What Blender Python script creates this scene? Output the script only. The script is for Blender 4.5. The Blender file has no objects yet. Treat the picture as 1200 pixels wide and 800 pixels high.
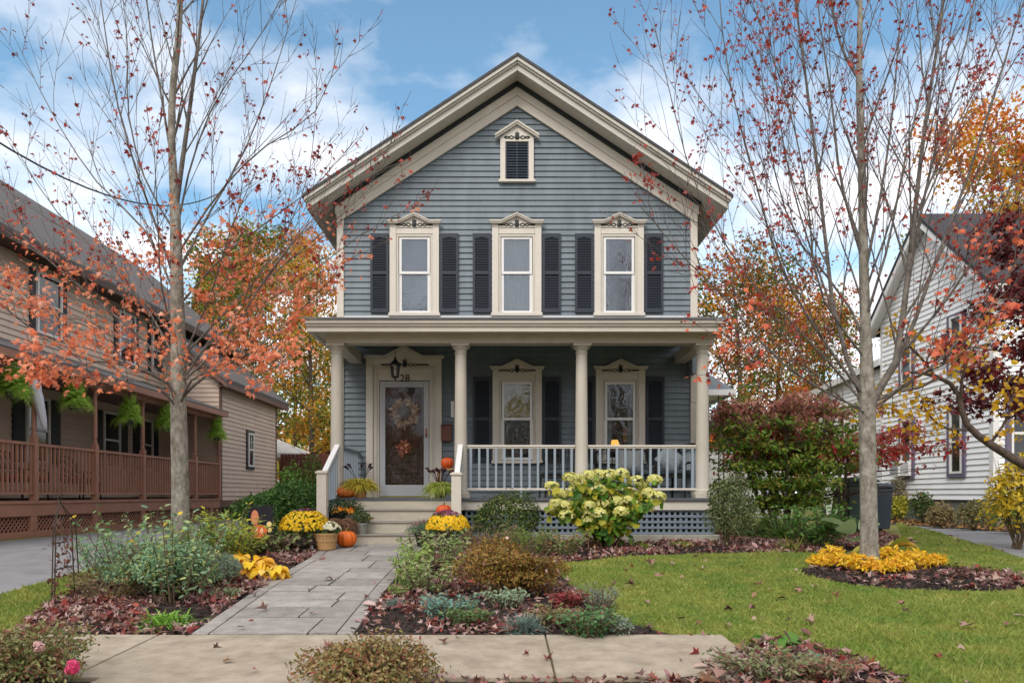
import bpy, bmesh, math, random
import numpy as np
from mathutils import Vector, Matrix
R = math.radians
SC = bpy.context.scene
COL = SC.collection
random.seed(7)
# ---------------------------------------------------------------- camera, sky, sun, exposure
CAMZ, FPX, VX, HY = 0.8, 830.0, 592.0, 579.0
cd = bpy.data.cameras.new('camera'); cam = bpy.data.objects.new('camera', cd); COL.objects.link(cam)
cam.location = (0, 0, CAMZ); cam.rotation_euler = (R(90), 0, 0)
cd.sensor_width = 36; cd.lens = 36 * FPX / 1200
cd.shift_x = (600 - VX) / 1200; cd.shift_y = (HY - 400) / 1200
cd.clip_start = 0.05; cd.clip_end = 2000
SC.camera = cam
SUN_EL, SUN_AZ = 47, -24          # azimuth measured from behind the camera towards its right
W = bpy.data.worlds.new('World'); SC.world = W; W.use_nodes = True
nt = W.node_tree; nt.nodes.clear()
def N(t, typ, **k):
    n = t.nodes.new(typ)
    for a, b in k.items():
        setattr(n, a, b)
    return n
out = N(nt, 'ShaderNodeOutputWorld'); bg = N(nt, 'ShaderNodeBackground')
sky = N(nt, 'ShaderNodeTexSky', sky_type='NISHITA', sun_disc=False, sun_elevation=R(SUN_EL), sun_rotation=R(180 - SUN_AZ))
sky.air_density = 1.0; sky.dust_density = 0.6; sky.ozone_density = 1.6
tc = N(nt, 'ShaderNodeTexCoord'); sep = N(nt, 'ShaderNodeSeparateXYZ')
nt.links.new(tc.outputs['Generated'], sep.inputs[0])
def M_(op, a, b=None, t=None):
    t = t or nt
    n = N(t, 'ShaderNodeMath', operation=op)
    for i, x in enumerate((a, b)):
        if x is None: continue
        if isinstance(x, (int, float)): n.inputs[i].default_value = x
        else: t.links.new(x, n.inputs[i])
    return n.outputs[0]
den = M_('ADD', M_('MAXIMUM', sep.outputs[2], 0.0), 0.22)
cmb = N(nt, 'ShaderNodeCombineXYZ')
nt.links.new(M_('DIVIDE', sep.outputs[0], den), cmb.inputs[0])
nt.links.new(M_('DIVIDE', sep.outputs[1], den), cmb.inputs[1])
mp = N(nt, 'ShaderNodeMapping'); mp.inputs['Location'].default_value = (1.7, 4.2, 0); mp.inputs['Scale'].default_value = (1.0, 1.25, 1)
nt.links.new(cmb.outputs[0], mp.inputs[0])
n1 = N(nt, 'ShaderNodeTexNoise'); n1.inputs['Scale'].default_value = 2.1; n1.inputs['Detail'].default_value = 8; n1.inputs['Roughness'].default_value = 0.53
nt.links.new(mp.outputs[0], n1.inputs['Vector'])
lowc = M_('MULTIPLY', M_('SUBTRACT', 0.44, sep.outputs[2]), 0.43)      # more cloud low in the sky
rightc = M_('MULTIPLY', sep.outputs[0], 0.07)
topc = M_('MULTIPLY', M_('MAXIMUM', M_('SUBTRACT', sep.outputs[2], 0.58), 0.0), 1.1)      # unseen cloud added overhead to whiten and lift the ambient light
backc = M_('ADD', M_('MULTIPLY', M_('MAXIMUM', M_('SUBTRACT', -0.05, sep.outputs[1]), 0.0), 0.35), M_('MULTIPLY', M_('MAXIMUM', M_('SUBTRACT', M_('ABSOLUTE', sep.outputs[0]), 0.60), 0.0), 1.6))  # unseen cloud added behind camera and past frame sides, brightens side walls
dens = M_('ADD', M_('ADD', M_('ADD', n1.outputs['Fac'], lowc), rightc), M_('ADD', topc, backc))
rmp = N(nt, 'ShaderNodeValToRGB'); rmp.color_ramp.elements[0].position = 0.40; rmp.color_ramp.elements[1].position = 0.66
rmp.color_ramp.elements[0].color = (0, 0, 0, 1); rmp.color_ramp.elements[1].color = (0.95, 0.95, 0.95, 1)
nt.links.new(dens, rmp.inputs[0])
n2 = N(nt, 'ShaderNodeTexNoise'); n2.inputs['Scale'].default_value = 3.2; n2.inputs['Detail'].default_value = 6
nt.links.new(mp.outputs[0], n2.inputs['Vector'])
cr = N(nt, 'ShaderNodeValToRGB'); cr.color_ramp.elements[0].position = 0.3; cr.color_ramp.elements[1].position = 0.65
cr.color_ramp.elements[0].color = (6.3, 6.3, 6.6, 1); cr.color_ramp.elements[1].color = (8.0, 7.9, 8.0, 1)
nt.links.new(n2.outputs['Fac'], cr.inputs[0])
mx = N(nt, 'ShaderNodeMix', data_type='RGBA')
tint = N(nt, 'ShaderNodeMix', data_type='RGBA', blend_type='MULTIPLY'); tint.inputs[0].default_value = 1; tint.inputs[7].default_value = (1.14, 1.38, 1.27, 1)
nt.links.new(sky.outputs[0], tint.inputs[6])
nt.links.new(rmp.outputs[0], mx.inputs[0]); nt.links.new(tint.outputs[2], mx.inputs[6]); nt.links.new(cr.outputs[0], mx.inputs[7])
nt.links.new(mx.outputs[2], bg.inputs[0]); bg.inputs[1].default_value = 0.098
nt.links.new(bg.outputs[0], out.inputs[0])
sd = bpy.data.lights.new('sun', 'SUN'); sd.energy = 1.5; sd.angle = R(30); sd.color = (1, 0.955, 0.89)
so = bpy.data.objects.new('sun', sd); COL.objects.link(so)
so.rotation_euler = (R(90 - SUN_EL), 0, R(SUN_AZ)); so.location = (10, -20, 30)
SC.view_settings.view_transform = 'Standard'; SC.view_settings.look = 'None'
SC.view_settings.gamma = 1; SC.view_settings.use_curve_mapping = False
SC.view_settings.exposure = 0.88
SC.render.engine = 'CYCLES'
SC.cycles.max_bounces = 8; SC.cycles.transparent_max_bounces = 12

# ---------------------------------------------------------------- helpers
def P(px, py, d):
    return Vector(((px - VX) * d / FPX, d, CAMZ + (HY - py) * d / FPX))
def X_(px, d): return (px - VX) * d / FPX
def Z_(py, d): return CAMZ + (HY - py) * d / FPX
def g(y):
    if y >= 10.6: return 0.0
    if y >= 5.46: return -0.30 * (10.6 - y) / (10.6 - 5.46)
    if y >= 4.1: return -0.30 - 0.05 * (5.46 - y) / 1.36
    return -0.35 - 0.02 * max(0, 4.1 - y) / 4
def G(px, py):
    d = 8.0
    for _ in range(60): d = 0.5 * d + 0.5 * FPX * (CAMZ - g(d)) / max(py - HY, 1.0)
    return ((px - VX) * d / FPX, d)
def srgb(h):
    h = h.lstrip('#'); c = [int(h[i:i + 2], 16) / 255 for i in (0, 2, 4)]
    return tuple((x / 12.92 if x <= 0.04045 else ((x + 0.055) / 1.055) ** 2.4) for x in c) + (1,)
def tocol(c): return srgb(c) if isinstance(c, str) else tuple(c[:3]) + (1,)

def mat(name, c, rough=0.6, var=0.12, vs=3.0, bump=0.0, bs=60, c2=None, metal=0.0, island=0.0, spec=0.4, stretch=None):
    m = bpy.data.materials.new(name); m.use_nodes = True; t = m.node_tree; b = t.nodes['Principled BSDF']
    b.inputs['Roughness'].default_value = rough; b.inputs['Metallic'].default_value = metal
    b.inputs['Specular IOR Level'].default_value = spec
    co = N(t, 'ShaderNodeTexCoord'); mpn = N(t, 'ShaderNodeMapping'); t.links.new(co.outputs['Object'], mpn.inputs[0])
    if stretch: mpn.inputs['Scale'].default_value = stretch
    no = N(t, 'ShaderNodeTexNoise'); no.inputs['Scale'].default_value = vs; no.inputs['Detail'].default_value = 8; no.inputs['Roughness'].default_value = 0.62
    t.links.new(mpn.outputs[0], no.inputs['Vector'])
    r = N(t, 'ShaderNodeValToRGB'); c = tocol(c); c2_ = tocol(c2) if c2 else None
    r.color_ramp.elements[0].position = 0.32; r.color_ramp.elements[1].position = 0.68
    if c2_: r.color_ramp.elements[0].color = c; r.color_ramp.elements[1].color = c2_
    else:
        r.color_ramp.elements[0].color = tuple(x * (1 - var) for x in c[:3]) + (1,)
        r.color_ramp.elements[1].color = tuple(min(1, x * (1 + var)) for x in c[:3]) + (1,)
    t.links.new(no.outputs['Fac'], r.inputs[0]); last = r.outputs[0]
    if island:
        ge = N(t, 'ShaderNodeNewGeometry'); hs = N(t, 'ShaderNodeHueSaturation')
        v = M_('ADD', M_('MULTIPLY', ge.outputs['Random Per Island'], island * 2, t), 1 - island, t)
        t.links.new(v, hs.inputs['Value']); t.links.new(last, hs.inputs['Color']); last = hs.outputs[0]
    t.links.new(last, b.inputs['Base Color'])
    if bump:
        nb = N(t, 'ShaderNodeTexNoise'); nb.inputs['Scale'].default_value = bs; nb.inputs['Detail'].default_value = 5
        t.links.new(mpn.outputs[0], nb.inputs['Vector'])
        bp = N(t, 'ShaderNodeBump'); bp.inputs['Strength'].default_value = bump; bp.inputs['Distance'].default_value = 0.02
        t.links.new(nb.outputs['Fac'], bp.inputs['Height']); t.links.new(bp.outputs[0], b.inputs['Normal'])
    return m

def leafmat(name, cols, rough=0.5, trans=0.35, spec=0.3, patch=None):
    """colour picked per leaf from the list"""
    m = bpy.data.materials.new(name); m.use_nodes = True; t = m.node_tree; b = t.nodes['Principled BSDF']
    b.inputs['Roughness'].default_value = rough; b.inputs['Specular IOR Level'].default_value = spec
    ge = N(t, 'ShaderNodeNewGeometry'); r = N(t, 'ShaderNodeValToRGB')
    e = r.color_ramp.elements; n = len(cols)
    e[0].color = tocol(cols[0]); e[0].position = 0
    e[1].color = tocol(cols[-1]); e[1].position = 1
    for i in range(1, n - 1):
        q = e.new(i / (n - 1)); q.color = tocol(cols[i])
    t.links.new(ge.outputs['Random Per Island'], r.inputs[0])
    co_ = r.outputs[0]
    if patch:
        tcx = N(t, 'ShaderNodeTexCoord'); nz = N(t, 'ShaderNodeTexNoise'); nz.inputs['Scale'].default_value = patch[0]; nz.inputs['Detail'].default_value = 6; nz.inputs['Roughness'].default_value = .7
        t.links.new(tcx.outputs['Object'], nz.inputs['Vector']); rp_ = N(t, 'ShaderNodeValToRGB'); rp_.color_ramp.elements[0].position = .38; rp_.color_ramp.elements[1].position = .62
        rp_.color_ramp.elements[0].color = tocol(patch[1]); rp_.color_ramp.elements[1].color = tocol(patch[2]); t.links.new(nz.outputs['Fac'], rp_.inputs[0])
        mq = N(t, 'ShaderNodeMix', data_type='RGBA'); mq.inputs[0].default_value = .55; t.links.new(co_, mq.inputs[6]); t.links.new(rp_.outputs[0], mq.inputs[7]); co_ = mq.outputs[2]
    t.links.new(co_, b.inputs['Base Color'])
    tr = N(t, 'ShaderNodeBsdfTranslucent'); t.links.new(co_, tr.inputs[0])
    ms = N(t, 'ShaderNodeMixShader'); ms.inputs[0].default_value = trans
    t.links.new(b.outputs[0], ms.inputs[1]); t.links.new(tr.outputs[0], ms.inputs[2])
    t.links.new(ms.outputs[0], t.nodes['Material Output'].inputs[0])
    return m

ORG = {}
def tag(o, label=None, cat=None, group=None, kind=None):
    if label: o['label'] = label
    if cat: o['category'] = cat
    if group: o['group'] = group
    if kind: o['kind'] = kind
    return o
def thing(name, label, cat, loc=(0, 0, 0), group=None, kind=None, rz=0):
    o = bpy.data.objects.new(name, None); COL.objects.link(o); o.location = loc; o.rotation_euler = (0, 0, rz)
    o.empty_display_size = 0.1
    ORG[o.name] = Vector(loc) if rz == 0 else Vector((0, 0, 0))
    return tag(o, label, cat, group, kind)
def finish(o, parent, loc):
    COL.objects.link(o)
    if parent is not None:
        o.parent = parent; ORG[o.name] = ORG[parent.name]
    elif loc is not None:
        o.location = loc
    return o
def build_np(name, V, F, m, parent=None, loc=None, label=None, smooth=False):
    V = np.asarray(V, dtype=np.float32)
    org = ORG[parent.name] if parent is not None else (Vector(loc) if loc is not None else Vector((0, 0, 0)))
    V = V - np.array(org, dtype=np.float32)
    F = np.asarray(F, dtype=np.int32); me = bpy.data.meshes.new(name)
    nf, k = F.shape
    me.vertices.add(len(V)); me.vertices.foreach_set('co', V.ravel())
    me.loops.add(nf * k); me.loops.foreach_set('vertex_index', F.ravel())
    me.polygons.add(nf); me.polygons.foreach_set('loop_start', np.arange(nf, dtype=np.int32) * k)
    me.polygons.foreach_set('use_smooth', np.full(nf, smooth))
    me.update(calc_edges=True); me.validate()
    me.materials.append(m); o = bpy.data.objects.new(name, me)
    if label: o['label'] = label
    return finish(o, parent, loc)

class MB:
    def __init__(s): s.v = []; s.f = []
    def add(s, vs, fs):
        n = len(s.v); s.v += [tuple(v) for v in vs]; s.f += [tuple(i + n for i in f) for f in fs]; return s
    def box(s, x0, x1, y0, y1, z0, z1):
        if x0 > x1: x0, x1 = x1, x0
        if y0 > y1: y0, y1 = y1, y0
        if z0 > z1: z0, z1 = z1, z0
        return s.add([(x0, y0, z0), (x1, y0, z0), (x1, y1, z0), (x0, y1, z0), (x0, y0, z1), (x1, y0, z1), (x1, y1, z1), (x0, y1, z1)],
                     [(0, 3, 2, 1), (4, 5, 6, 7), (0, 1, 5, 4), (1, 2, 6, 5), (2, 3, 7, 6), (3, 0, 4, 7)])
    def prism(s, pts, a, b, axis='y'):
        """polygon pts (2D, counter-clockwise seen from -axis) extruded a..b along axis"""
        n = len(pts)
        def mk(p, t):
            if axis == 'y': return (p[0], t, p[1])
            if axis == 'x': return (t, p[0], p[1])
            return (p[0], p[1], t)
        vs = [mk(p, a) for p in pts] + [mk(p, b) for p in pts]
        fs = [tuple(range(n)), tuple(range(2 * n - 1, n - 1, -1))] + [(i, i + n, (i + 1) % n + n, (i + 1) % n) for i in range(n)]
        return s.add(vs, fs)
    def beam(s, p, q, w, h, up=(0, 0, 1)):
        p = Vector(p); q = Vector(q); d = (q - p).normalized(); up = Vector(up)
        if abs(d.dot(up)) > 0.98: up = Vector((0, 1, 0))
        a = d.cross(up).normalized() * (w / 2); b = a.cross(d).normalized() * (h / 2)
        vs = [p - a - b, p + a - b, p + a + b, p - a + b, q - a - b, q + a - b, q + a + b, q - a + b]
        return s.add(vs, [(0, 3, 2, 1), (4, 5, 6, 7), (0, 1, 5, 4), (1, 2, 6, 5), (2, 3, 7, 6), (3, 0, 4, 7)])
    def tube(s, pts, rad, n=6, cap=True):
        pts = [Vector(p) for p in pts]
        if isinstance(rad, (int, float)): rad = [rad] * len(pts)
        vs = []; prev = None
        for i, p in enumerate(pts):
            d = (pts[min(i + 1, len(pts) - 1)] - pts[max(i - 1, 0)])
            d = d.normalized() if d.length > 1e-9 else Vector((0, 0, 1))
            if prev is None:
                u = Vector((1, 0, 0)) if abs(d.x) < 0.9 else Vector((0, 1, 0))
                prev = d.cross(u).normalized()
            a = (prev - d * prev.dot(d)).normalized(); b = d.cross(a); prev = a
            for k in range(n):
                t = 2 * math.pi * k / n
                vs.append(p + (a * math.cos(t) + b * math.sin(t)) * rad[i])
        fs = []
        for i in range(len(pts) - 1):
            for k in range(n):
                fs.append((i * n + k, i * n + (k + 1) % n, (i + 1) * n + (k + 1) % n, (i + 1) * n + k))
        if cap:
            fs.append(tuple(range(n - 1, -1, -1))); fs.append(tuple(range((len(pts) - 1) * n, len(pts) * n)))
        return s.add(vs, fs)
    def lathe(s, prof, c, n=20, rib=0, ribn=9, sx=1, sy=1, cap=True):
        vs = []; fs = []
        for r, z in prof:
            for k in range(n):
                t = 2 * math.pi * k / n; rr = r * (1 - rib * (1 - abs(math.sin(ribn * t / 2)) ** 0.6)) if rib else r
                vs.append((c[0] + rr * math.cos(t) * sx, c[1] + rr * math.sin(t) * sy, c[2] + z))
        for i in range(len(prof) - 1):
            for k in range(n):
                fs.append((i * n + k, i * n + (k + 1) % n, (i + 1) * n + (k + 1) % n, (i + 1) * n + k))
        if cap:
            fs.append(tuple(range(n - 1, -1, -1))); fs.append(tuple(range((len(prof) - 1) * n, len(prof) * n)))
        return s.add(vs, fs)
    def ball(s, c, r, n=10, m=7, sz=1.0):
        return s.lathe([(r * math.sin(math.pi * i / m) + 1e-4, -r * sz * math.cos(math.pi * i / m)) for i in range(m + 1)], c, n)
    def build(s, name, m, parent=None, smooth=False, loc=None, bevel=0, label=None, auto=False):
        me = bpy.data.meshes.new(name)
        org = ORG[parent.name] if parent is not None else (Vector(loc) if loc is not None else Vector((0, 0, 0)))
        me.from_pydata([(v[0] - org[0], v[1] - org[1], v[2] - org[2]) for v in s.v], [], s.f)
        me.update(); me.materials.append(m)
        if smooth or auto:
            for p in me.polygons: p.use_smooth = True
            if auto: me.set_sharp_from_angle(angle=R(40))
        o = bpy.data.objects.new(name, me)
        if bevel:
            b = o.modifiers.new('bevel', 'BEVEL'); b.width = bevel; b.segments = 2; b.limit_method = 'ANGLE'; b.angle_limit = R(40)
        if label: o['label'] = label
        return finish(o, parent, loc)
def copy_tree(o, parent=None):
    c = o.copy(); COL.objects.link(c)
    if parent is not None: c.parent = parent
    ORG[c.name] = Vector((0, 0, 0))
    for ch in list(o.children):
        if ch.name in bpy.data.objects: copy_tree(ch, c)
    return c

# ---- scattering of small templates
def unit(a): return a / np.maximum(np.linalg.norm(a, axis=-1, keepdims=True), 1e-9)
def scatter(tv, tf, pos, nrm, size, rng, tang=None):
    pos = np.asarray(pos, dtype=float); n = len(pos); nrm = unit(np.asarray(nrm, dtype=float))
    if tang is None: tang = rng.normal(size=(n, 3))
    tx = unit(tang - nrm * np.sum(tang * nrm, axis=1, keepdims=True)); ty = np.cross(nrm, tx)
    tv = np.asarray(tv, dtype=float); size = np.broadcast_to(np.asarray(size, dtype=float), (n,))
    V = (tx[:, None, :] * tv[None, :, 0:1] + ty[:, None, :] * tv[None, :, 1:2] + nrm[:, None, :] * tv[None, :, 2:3]) * size[:, None, None] + pos[:, None, :]
    F = np.asarray(tf)[None] + (np.arange(n) * len(tv))[:, None, None]
    return V.reshape(-1, 3), F.reshape(-1, np.asarray(tf).shape[1])
def cat2(parts):
    Vs, Fs, o = [], [], 0
    for V, F in parts:
        Vs.append(V); Fs.append(np.asarray(F) + o); o += len(V)
    return np.concatenate(Vs), np.concatenate(Fs)
# leaf templates lie along +x, about one unit long
def t_maple(fold=0.18):
    o = [(0, 0), (0.12, 0.30), (0.02, 0.52), (0.27, 0.27), (0.50, 0.60), (0.50, 0.19), (0.98, 0.02), (0.50, -0.19), (0.50, -0.60), (0.27, -0.27), (0.02, -0.52), (0.12, -0.30)]
    v = [(0.36, 0, 0)] + [(a, b, -fold * abs(b) - 0.15 * a * a) for a, b in o]
    n = len(o); return v, [(0, i + 1, (i + 1) % n + 1) for i in range(n)]
T_MAPLE = t_maple(); T_CURL = t_maple(-0.45)
T_OVAL = ([(0, 0, 0), (0.3, 0.22, 0.06), (0.72, 0.17, 0.0), (1, 0, -0.1), (0.72, -0.17, 0.0), (0.3, -0.22, 0.06), (0.5, 0, -0.03)],
          [(6, 0, 5), (6, 5, 4), (6, 4, 3), (6, 3, 2), (6, 2, 1), (6, 1, 0)])
T_ROUND = ([(0, 0, 0), (0.25, 0.34, 0.08), (0.7, 0.33, 0.02), (1, 0, -0.12), (0.7, -0.33, 0.02), (0.25, -0.34, 0.08), (0.5, 0, -0.03)], T_OVAL[1])
T_QUAD = ([(0, 0, 0), (0.45, 0.3, 0.05), (1, 0, -0.06), (0.5, -0.3, 0.05)], [(0, 3, 2), (0, 2, 1)])
T_LONG = ([(0, 0, 0), (0.35, 0.09, 0.03), (1, 0, -0.12), (0.35, -0.09, 0.03)], [(0, 3, 2), (0, 2, 1)])
def t_flower(n=9, inner=0.25):
    v = [(0, 0, 0.12)]; f = []
    for i in range(n):
        a = 2 * math.pi * i / n; b = 2 * math.pi * (i + 0.5) / n
        v += [(0.5 * math.cos(a), 0.5 * math.sin(a), 0.05), (inner * math.cos(b), inner * math.sin(b), 0.1)]
    m = 2 * n
    for i in range(m): f.append((0, 1 + i, 1 + (i + 1) % m))
    k = len(v); v.append((0, 0, 0.26))
    for i in range(n):
        a = 2 * math.pi * (i + .25) / n; b = 2 * math.pi * (i + 0.75) / n
        v += [(0.3 * math.cos(a), 0.3 * math.sin(a), 0.2), (inner * .5 * math.cos(b), inner * .5 * math.sin(b), 0.22)]
    for i in range(m): f.append((k, k + 1 + i, k + 1 + (i + 1) % m))
    return v, f
T_FLOWER = t_flower()
T_HYD = ([(0, 0, 0), (0.5, 0.08, 0.1), (0.4, 0.42, 0.12), (0.08, 0.5, 0.1), (-0.42, 0.4, 0.12), (-0.5, 0.08, 0.1), (-0.4, -0.42, 0.12), (0.08, -0.5, 0.1), (0.42, -0.4, .12)],
         [(0, 1, 2), (0, 2, 3), (0, 3, 4), (0, 4, 5), (0, 5, 6), (0, 6, 7), (0, 7, 8), (0, 8, 1)])
def lumpy(rng, dirs, amt=0.22, freq=2.3):
    ph = rng.uniform(0, 6.28, (4, 3)); w = rng.normal(size=(4, 3)) * freq
    s = sum(np.sin(dirs @ w[i] + ph[i, 0]) for i in range(4)) / 4
    return 1 + amt * s * 1.6
def inpoly(x, y, poly):
    c = np.zeros(len(x), dtype=bool); n = len(poly)
    for i in range(n):
        x0, y0 = poly[i]; x1, y1 = poly[(i + 1) % n]
        m = ((y0 > y) != (y1 > y)) & (x < (x1 - x0) * (y - y0) / ((y1 - y0) + 1e-12) + x0)
        c ^= m
    return c
gv = np.vectorize(g)
# ---------------------------------------------------------------- materials
CREAM = mat('cream_paint', '#c9c1b5', 0.5, 0.05, 2.5, 0.06, 40)
CREAM2 = mat('cream_trim_weathered', '#c0b8ab', 0.55, 0.07, 6, 0.08, 40)
WHITE = mat('white_vinyl', '#dcdad8', 0.4, 0.03)
BLUE = mat('blue_grey_clapboard', '#6a747b', 0.55, 0.17, 2.2, 0.12, 30, island=0.05, stretch=(1.6, 1, .45))
GREYB = mat('grey_blue_paint', '#86919b', 0.5, 0.06, 5)
SLATE = mat('dark_slate_shutter', '#31363f', 0.5, 0.1, 5, spec=.3)
BLACKM = mat('black_iron', '#17181a', 0.45, 0.2, 8)
SHING = mat('asphalt_shingle', '#4b4a4b', 0.9, 0.3, 14, 0.4, 120)
DECKG = mat('grey_deck_paint', '#55585e', 0.6, 0.12, 4)
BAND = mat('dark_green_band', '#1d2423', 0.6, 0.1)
STONE = mat('foundation_stone', '#9a958a', 0.85, 0.2, 8, 0.3, 60)
DOORW = mat('carved_walnut_door', '#523d31', 0.45, 0.35, 9, 0.4, 70)
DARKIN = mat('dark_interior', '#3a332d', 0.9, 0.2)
LINEN = mat('linen_curtain', '#8f8c88', 0.9, 0.1, 30, stretch=(8, 1, .5))
BLIND = mat('white_blind', '#b4b8bc', 0.6, 0.04)

def glassmat(name, rough=0.02, tint=(0.85, 0.9, 0.92), bump=0.12, scale=2.6, k=1.5, k0=0.05):
    m = bpy.data.materials.new(name); m.use_nodes = True; t = m.node_tree; t.nodes.clear()
    o = N(t, 'ShaderNodeOutputMaterial'); tr = N(t, 'ShaderNodeBsdfTransparent'); tr.inputs[0].default_value = tint + (1,)
    gl = N(t, 'ShaderNodeBsdfGlossy'); gl.inputs['Roughness'].default_value = rough; gl.inputs[0].default_value = (0.9, 0.93, 1, 1)
    co = N(t, 'ShaderNodeTexCoord'); no = N(t, 'ShaderNodeTexNoise'); no.inputs['Scale'].default_value = scale; no.inputs['Detail'].default_value = 3
    no.inputs['Distortion'].default_value = 1.5
    t.links.new(co.outputs['Object'], no.inputs['Vector'])
    bp = N(t, 'ShaderNodeBump'); bp.inputs['Strength'].default_value = bump; bp.inputs['Distance'].default_value = 0.05
    t.links.new(no.outputs['Fac'], bp.inputs['Height']); t.links.new(bp.outputs[0], gl.inputs['Normal'])
    fr = N(t, 'ShaderNodeFresnel'); fr.inputs[0].default_value = 1.5
    f2 = M_('ADD', M_('MULTIPLY', fr.outputs[0], k, t), k0, t)
    ms = N(t, 'ShaderNodeMixShader'); t.links.new(f2, ms.inputs[0]); t.links.new(tr.outputs[0], ms.inputs[1]); t.links.new(gl.outputs[0], ms.inputs[2])
    t.links.new(ms.outputs[0], o.inputs[0])
    return m
GLASS = glassmat('window_glass'); DGLASS = glassmat('storm_glass', tint=(.92,.92,.92), bump=.03, k=.45, k0=.0); LGLASS = glassmat('porch_window_glass', bump=.12, k=.75, k0=.02)

def clap(mb, u0, u1, z0, z1, expo, put, holes=(), clip=None, thick=0.02, segs=0, rng=random):
    """clapboard courses; put(u, out, z) -> point; holes (u0,u1,z0,z1); clip(z)->(ulo,uhi)"""
    z = z0
    while z < z1 - 1e-4:
        zt = min(z + expo, z1); zm = (z + zt) / 2; a, b = u0, u1
        if clip:
            ca, cb = clip(z); ta, tb = clip(zt)
            a, b = max(a, ca), min(b, cb); at, bt = max(u0, ta), min(u1, tb)
        else: at, bt = a, b
        if b - a < 0.02: break
        iv = [(a, b, at, bt)]
        for h in holes:
            if h[2] < zm < h[3]:
                nx = []
                for (p, q, pt, qt) in iv:
                    if h[1] <= p or h[0] >= q: nx.append((p, q, pt, qt)); continue
                    if h[0] > p: nx.append((p, h[0], pt, h[0]))
                    if h[1] < q: nx.append((h[1], q, h[1], qt))
                iv = nx
        for (p, q, pt, qt) in iv:
            # break long boards into lengths, with a slight irregularity
            cuts = [p]; x = p + rng.uniform(1.5, 4.0)
            while x < q - 0.6: cuts.append(x); x += rng.uniform(2.2, 4.5)
            cuts.append(q)
            for i in range(len(cuts) - 1):
                c0, c1 = cuts[i], cuts[i + 1]; t0 = pt if i == 0 else c0; t1 = qt if i == len(cuts) - 2 else c1
                th = thick * 1.25 + rng.uniform(-0.002, 0.002); dz = rng.uniform(-0.0015, 0.0015)
                mb.add([put(c0, th, z + dz), put(c1, th, z + dz), put(t1, 0.002, zt), put(t0, 0.002, zt), put(c0, -0.01, z + dz), put(c1, -0.01, z + dz)],
                       [(0, 1, 2, 3), (4, 5, 1, 0)])
        z = zt
def chevron(mb, cx, zp, hw, s, t, y0, y1):
    for sg in (1, -1):
        pts = [(cx, zp - t), (cx + sg * hw, zp - s * hw - t), (cx + sg * hw, zp - s * hw), (cx, zp)]
        if sg < 0: pts = pts[::-1]
        mb.prism(pts, y0, y1)

# ================================================================ THE GREY-BLUE HOUSE
YW = 13.8; K = YW / FPX
HX0, HX1 = X_(397, YW), X_(815, YW); HCX = 0.23
house = thing('grey_house', 'two-storey blue grey clapboard house with cream trim, front gable and columned front porch', 'house', (HCX, YW, 0))
UPW = [X_(486, YW), X_(605.5, YW), X_(725, YW)]
LOW = [X_(606, YW), X_(726.5, YW)]
DCX = X_(474, YW)
holes = [(c - .34, c + .34, 4.36, 5.80) for c in UPW] + [(c - .34, c + .34, 1.55, 3.0) for c in LOW] + [(DCX - .5, DCX + .52, 0.6, 2.98)]
S = 0.645
clipf = lambda z: (HCX - (8.62 - z) / S, HCX + (8.62 - z) / S) if z > 6.1 else (-99, 99)
m = MB(); clap(m, HX0, HX1, 0.28, 8.6, 0.1135, lambda u, o, z: (u, YW - o, z), holes, clipf)
m.build('front_wall', BLUE, house)
for nm, xx, sg in (('side_wall', HX0, -1), ('side_wall', HX1, 1)):
    m = MB(); clap(m, YW + 0.02, 25.9, 0.28, 6.35, 0.1135, lambda u, o, z: (xx + sg * o, u, z)); m.build(nm, BLUE, house)
m = MB(); m.prism([(HX0, 0.1), (HX1, 0.1), (HX1, 6.35), (HCX, 8.6), (HX0, 6.35)], 25.9, 25.95); m.build('rear_wall', BLUE, house)
m = MB(); m.box(HX0 + .01, HX1 - .01, YW + .03, 25.8, -0.1, 0.28); m.build('foundation', STONE, house)
# dark rooms behind the openings
m = MB()
for (z0, z1) in ((0.72, 3.6), (3.95, 6.2)):
    x0, x1, y0, y1 = HX0 + .1, HX1 - .1, YW + .05, YW + 4
    m.add([(x0, y0, z0), (x1, y0, z0), (x1, y1, z0), (x0, y1, z0), (x0, y0, z1), (x1, y0, z1), (x1, y1, z1), (x0, y1, z1)],
          [(0, 1, 2, 3), (4, 7, 6, 5), (1, 5, 6, 2), (2, 6, 7, 3), (3, 7, 4, 0)])
m.build('rooms', DARKIN, house)
# corner boards and water table
for xa, xb in ((HX0 - .03, HX0 + .105), (HX1 - .105, HX1 + .03)):
    for za, zb_ in ((4.12, 6.35), (.28, 3.68)):
        m = MB(); m.box(xa, xb, YW - .045, YW + .12, za, zb_); m.build('corner_board', CREAM, house, bevel=.006)
m = MB(); m.box(HX0 + .11, HX1 - .11, YW - .05, YW - .02, 4.205, 4.262); m.build('flashing_board', WHITE, house)
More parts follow.
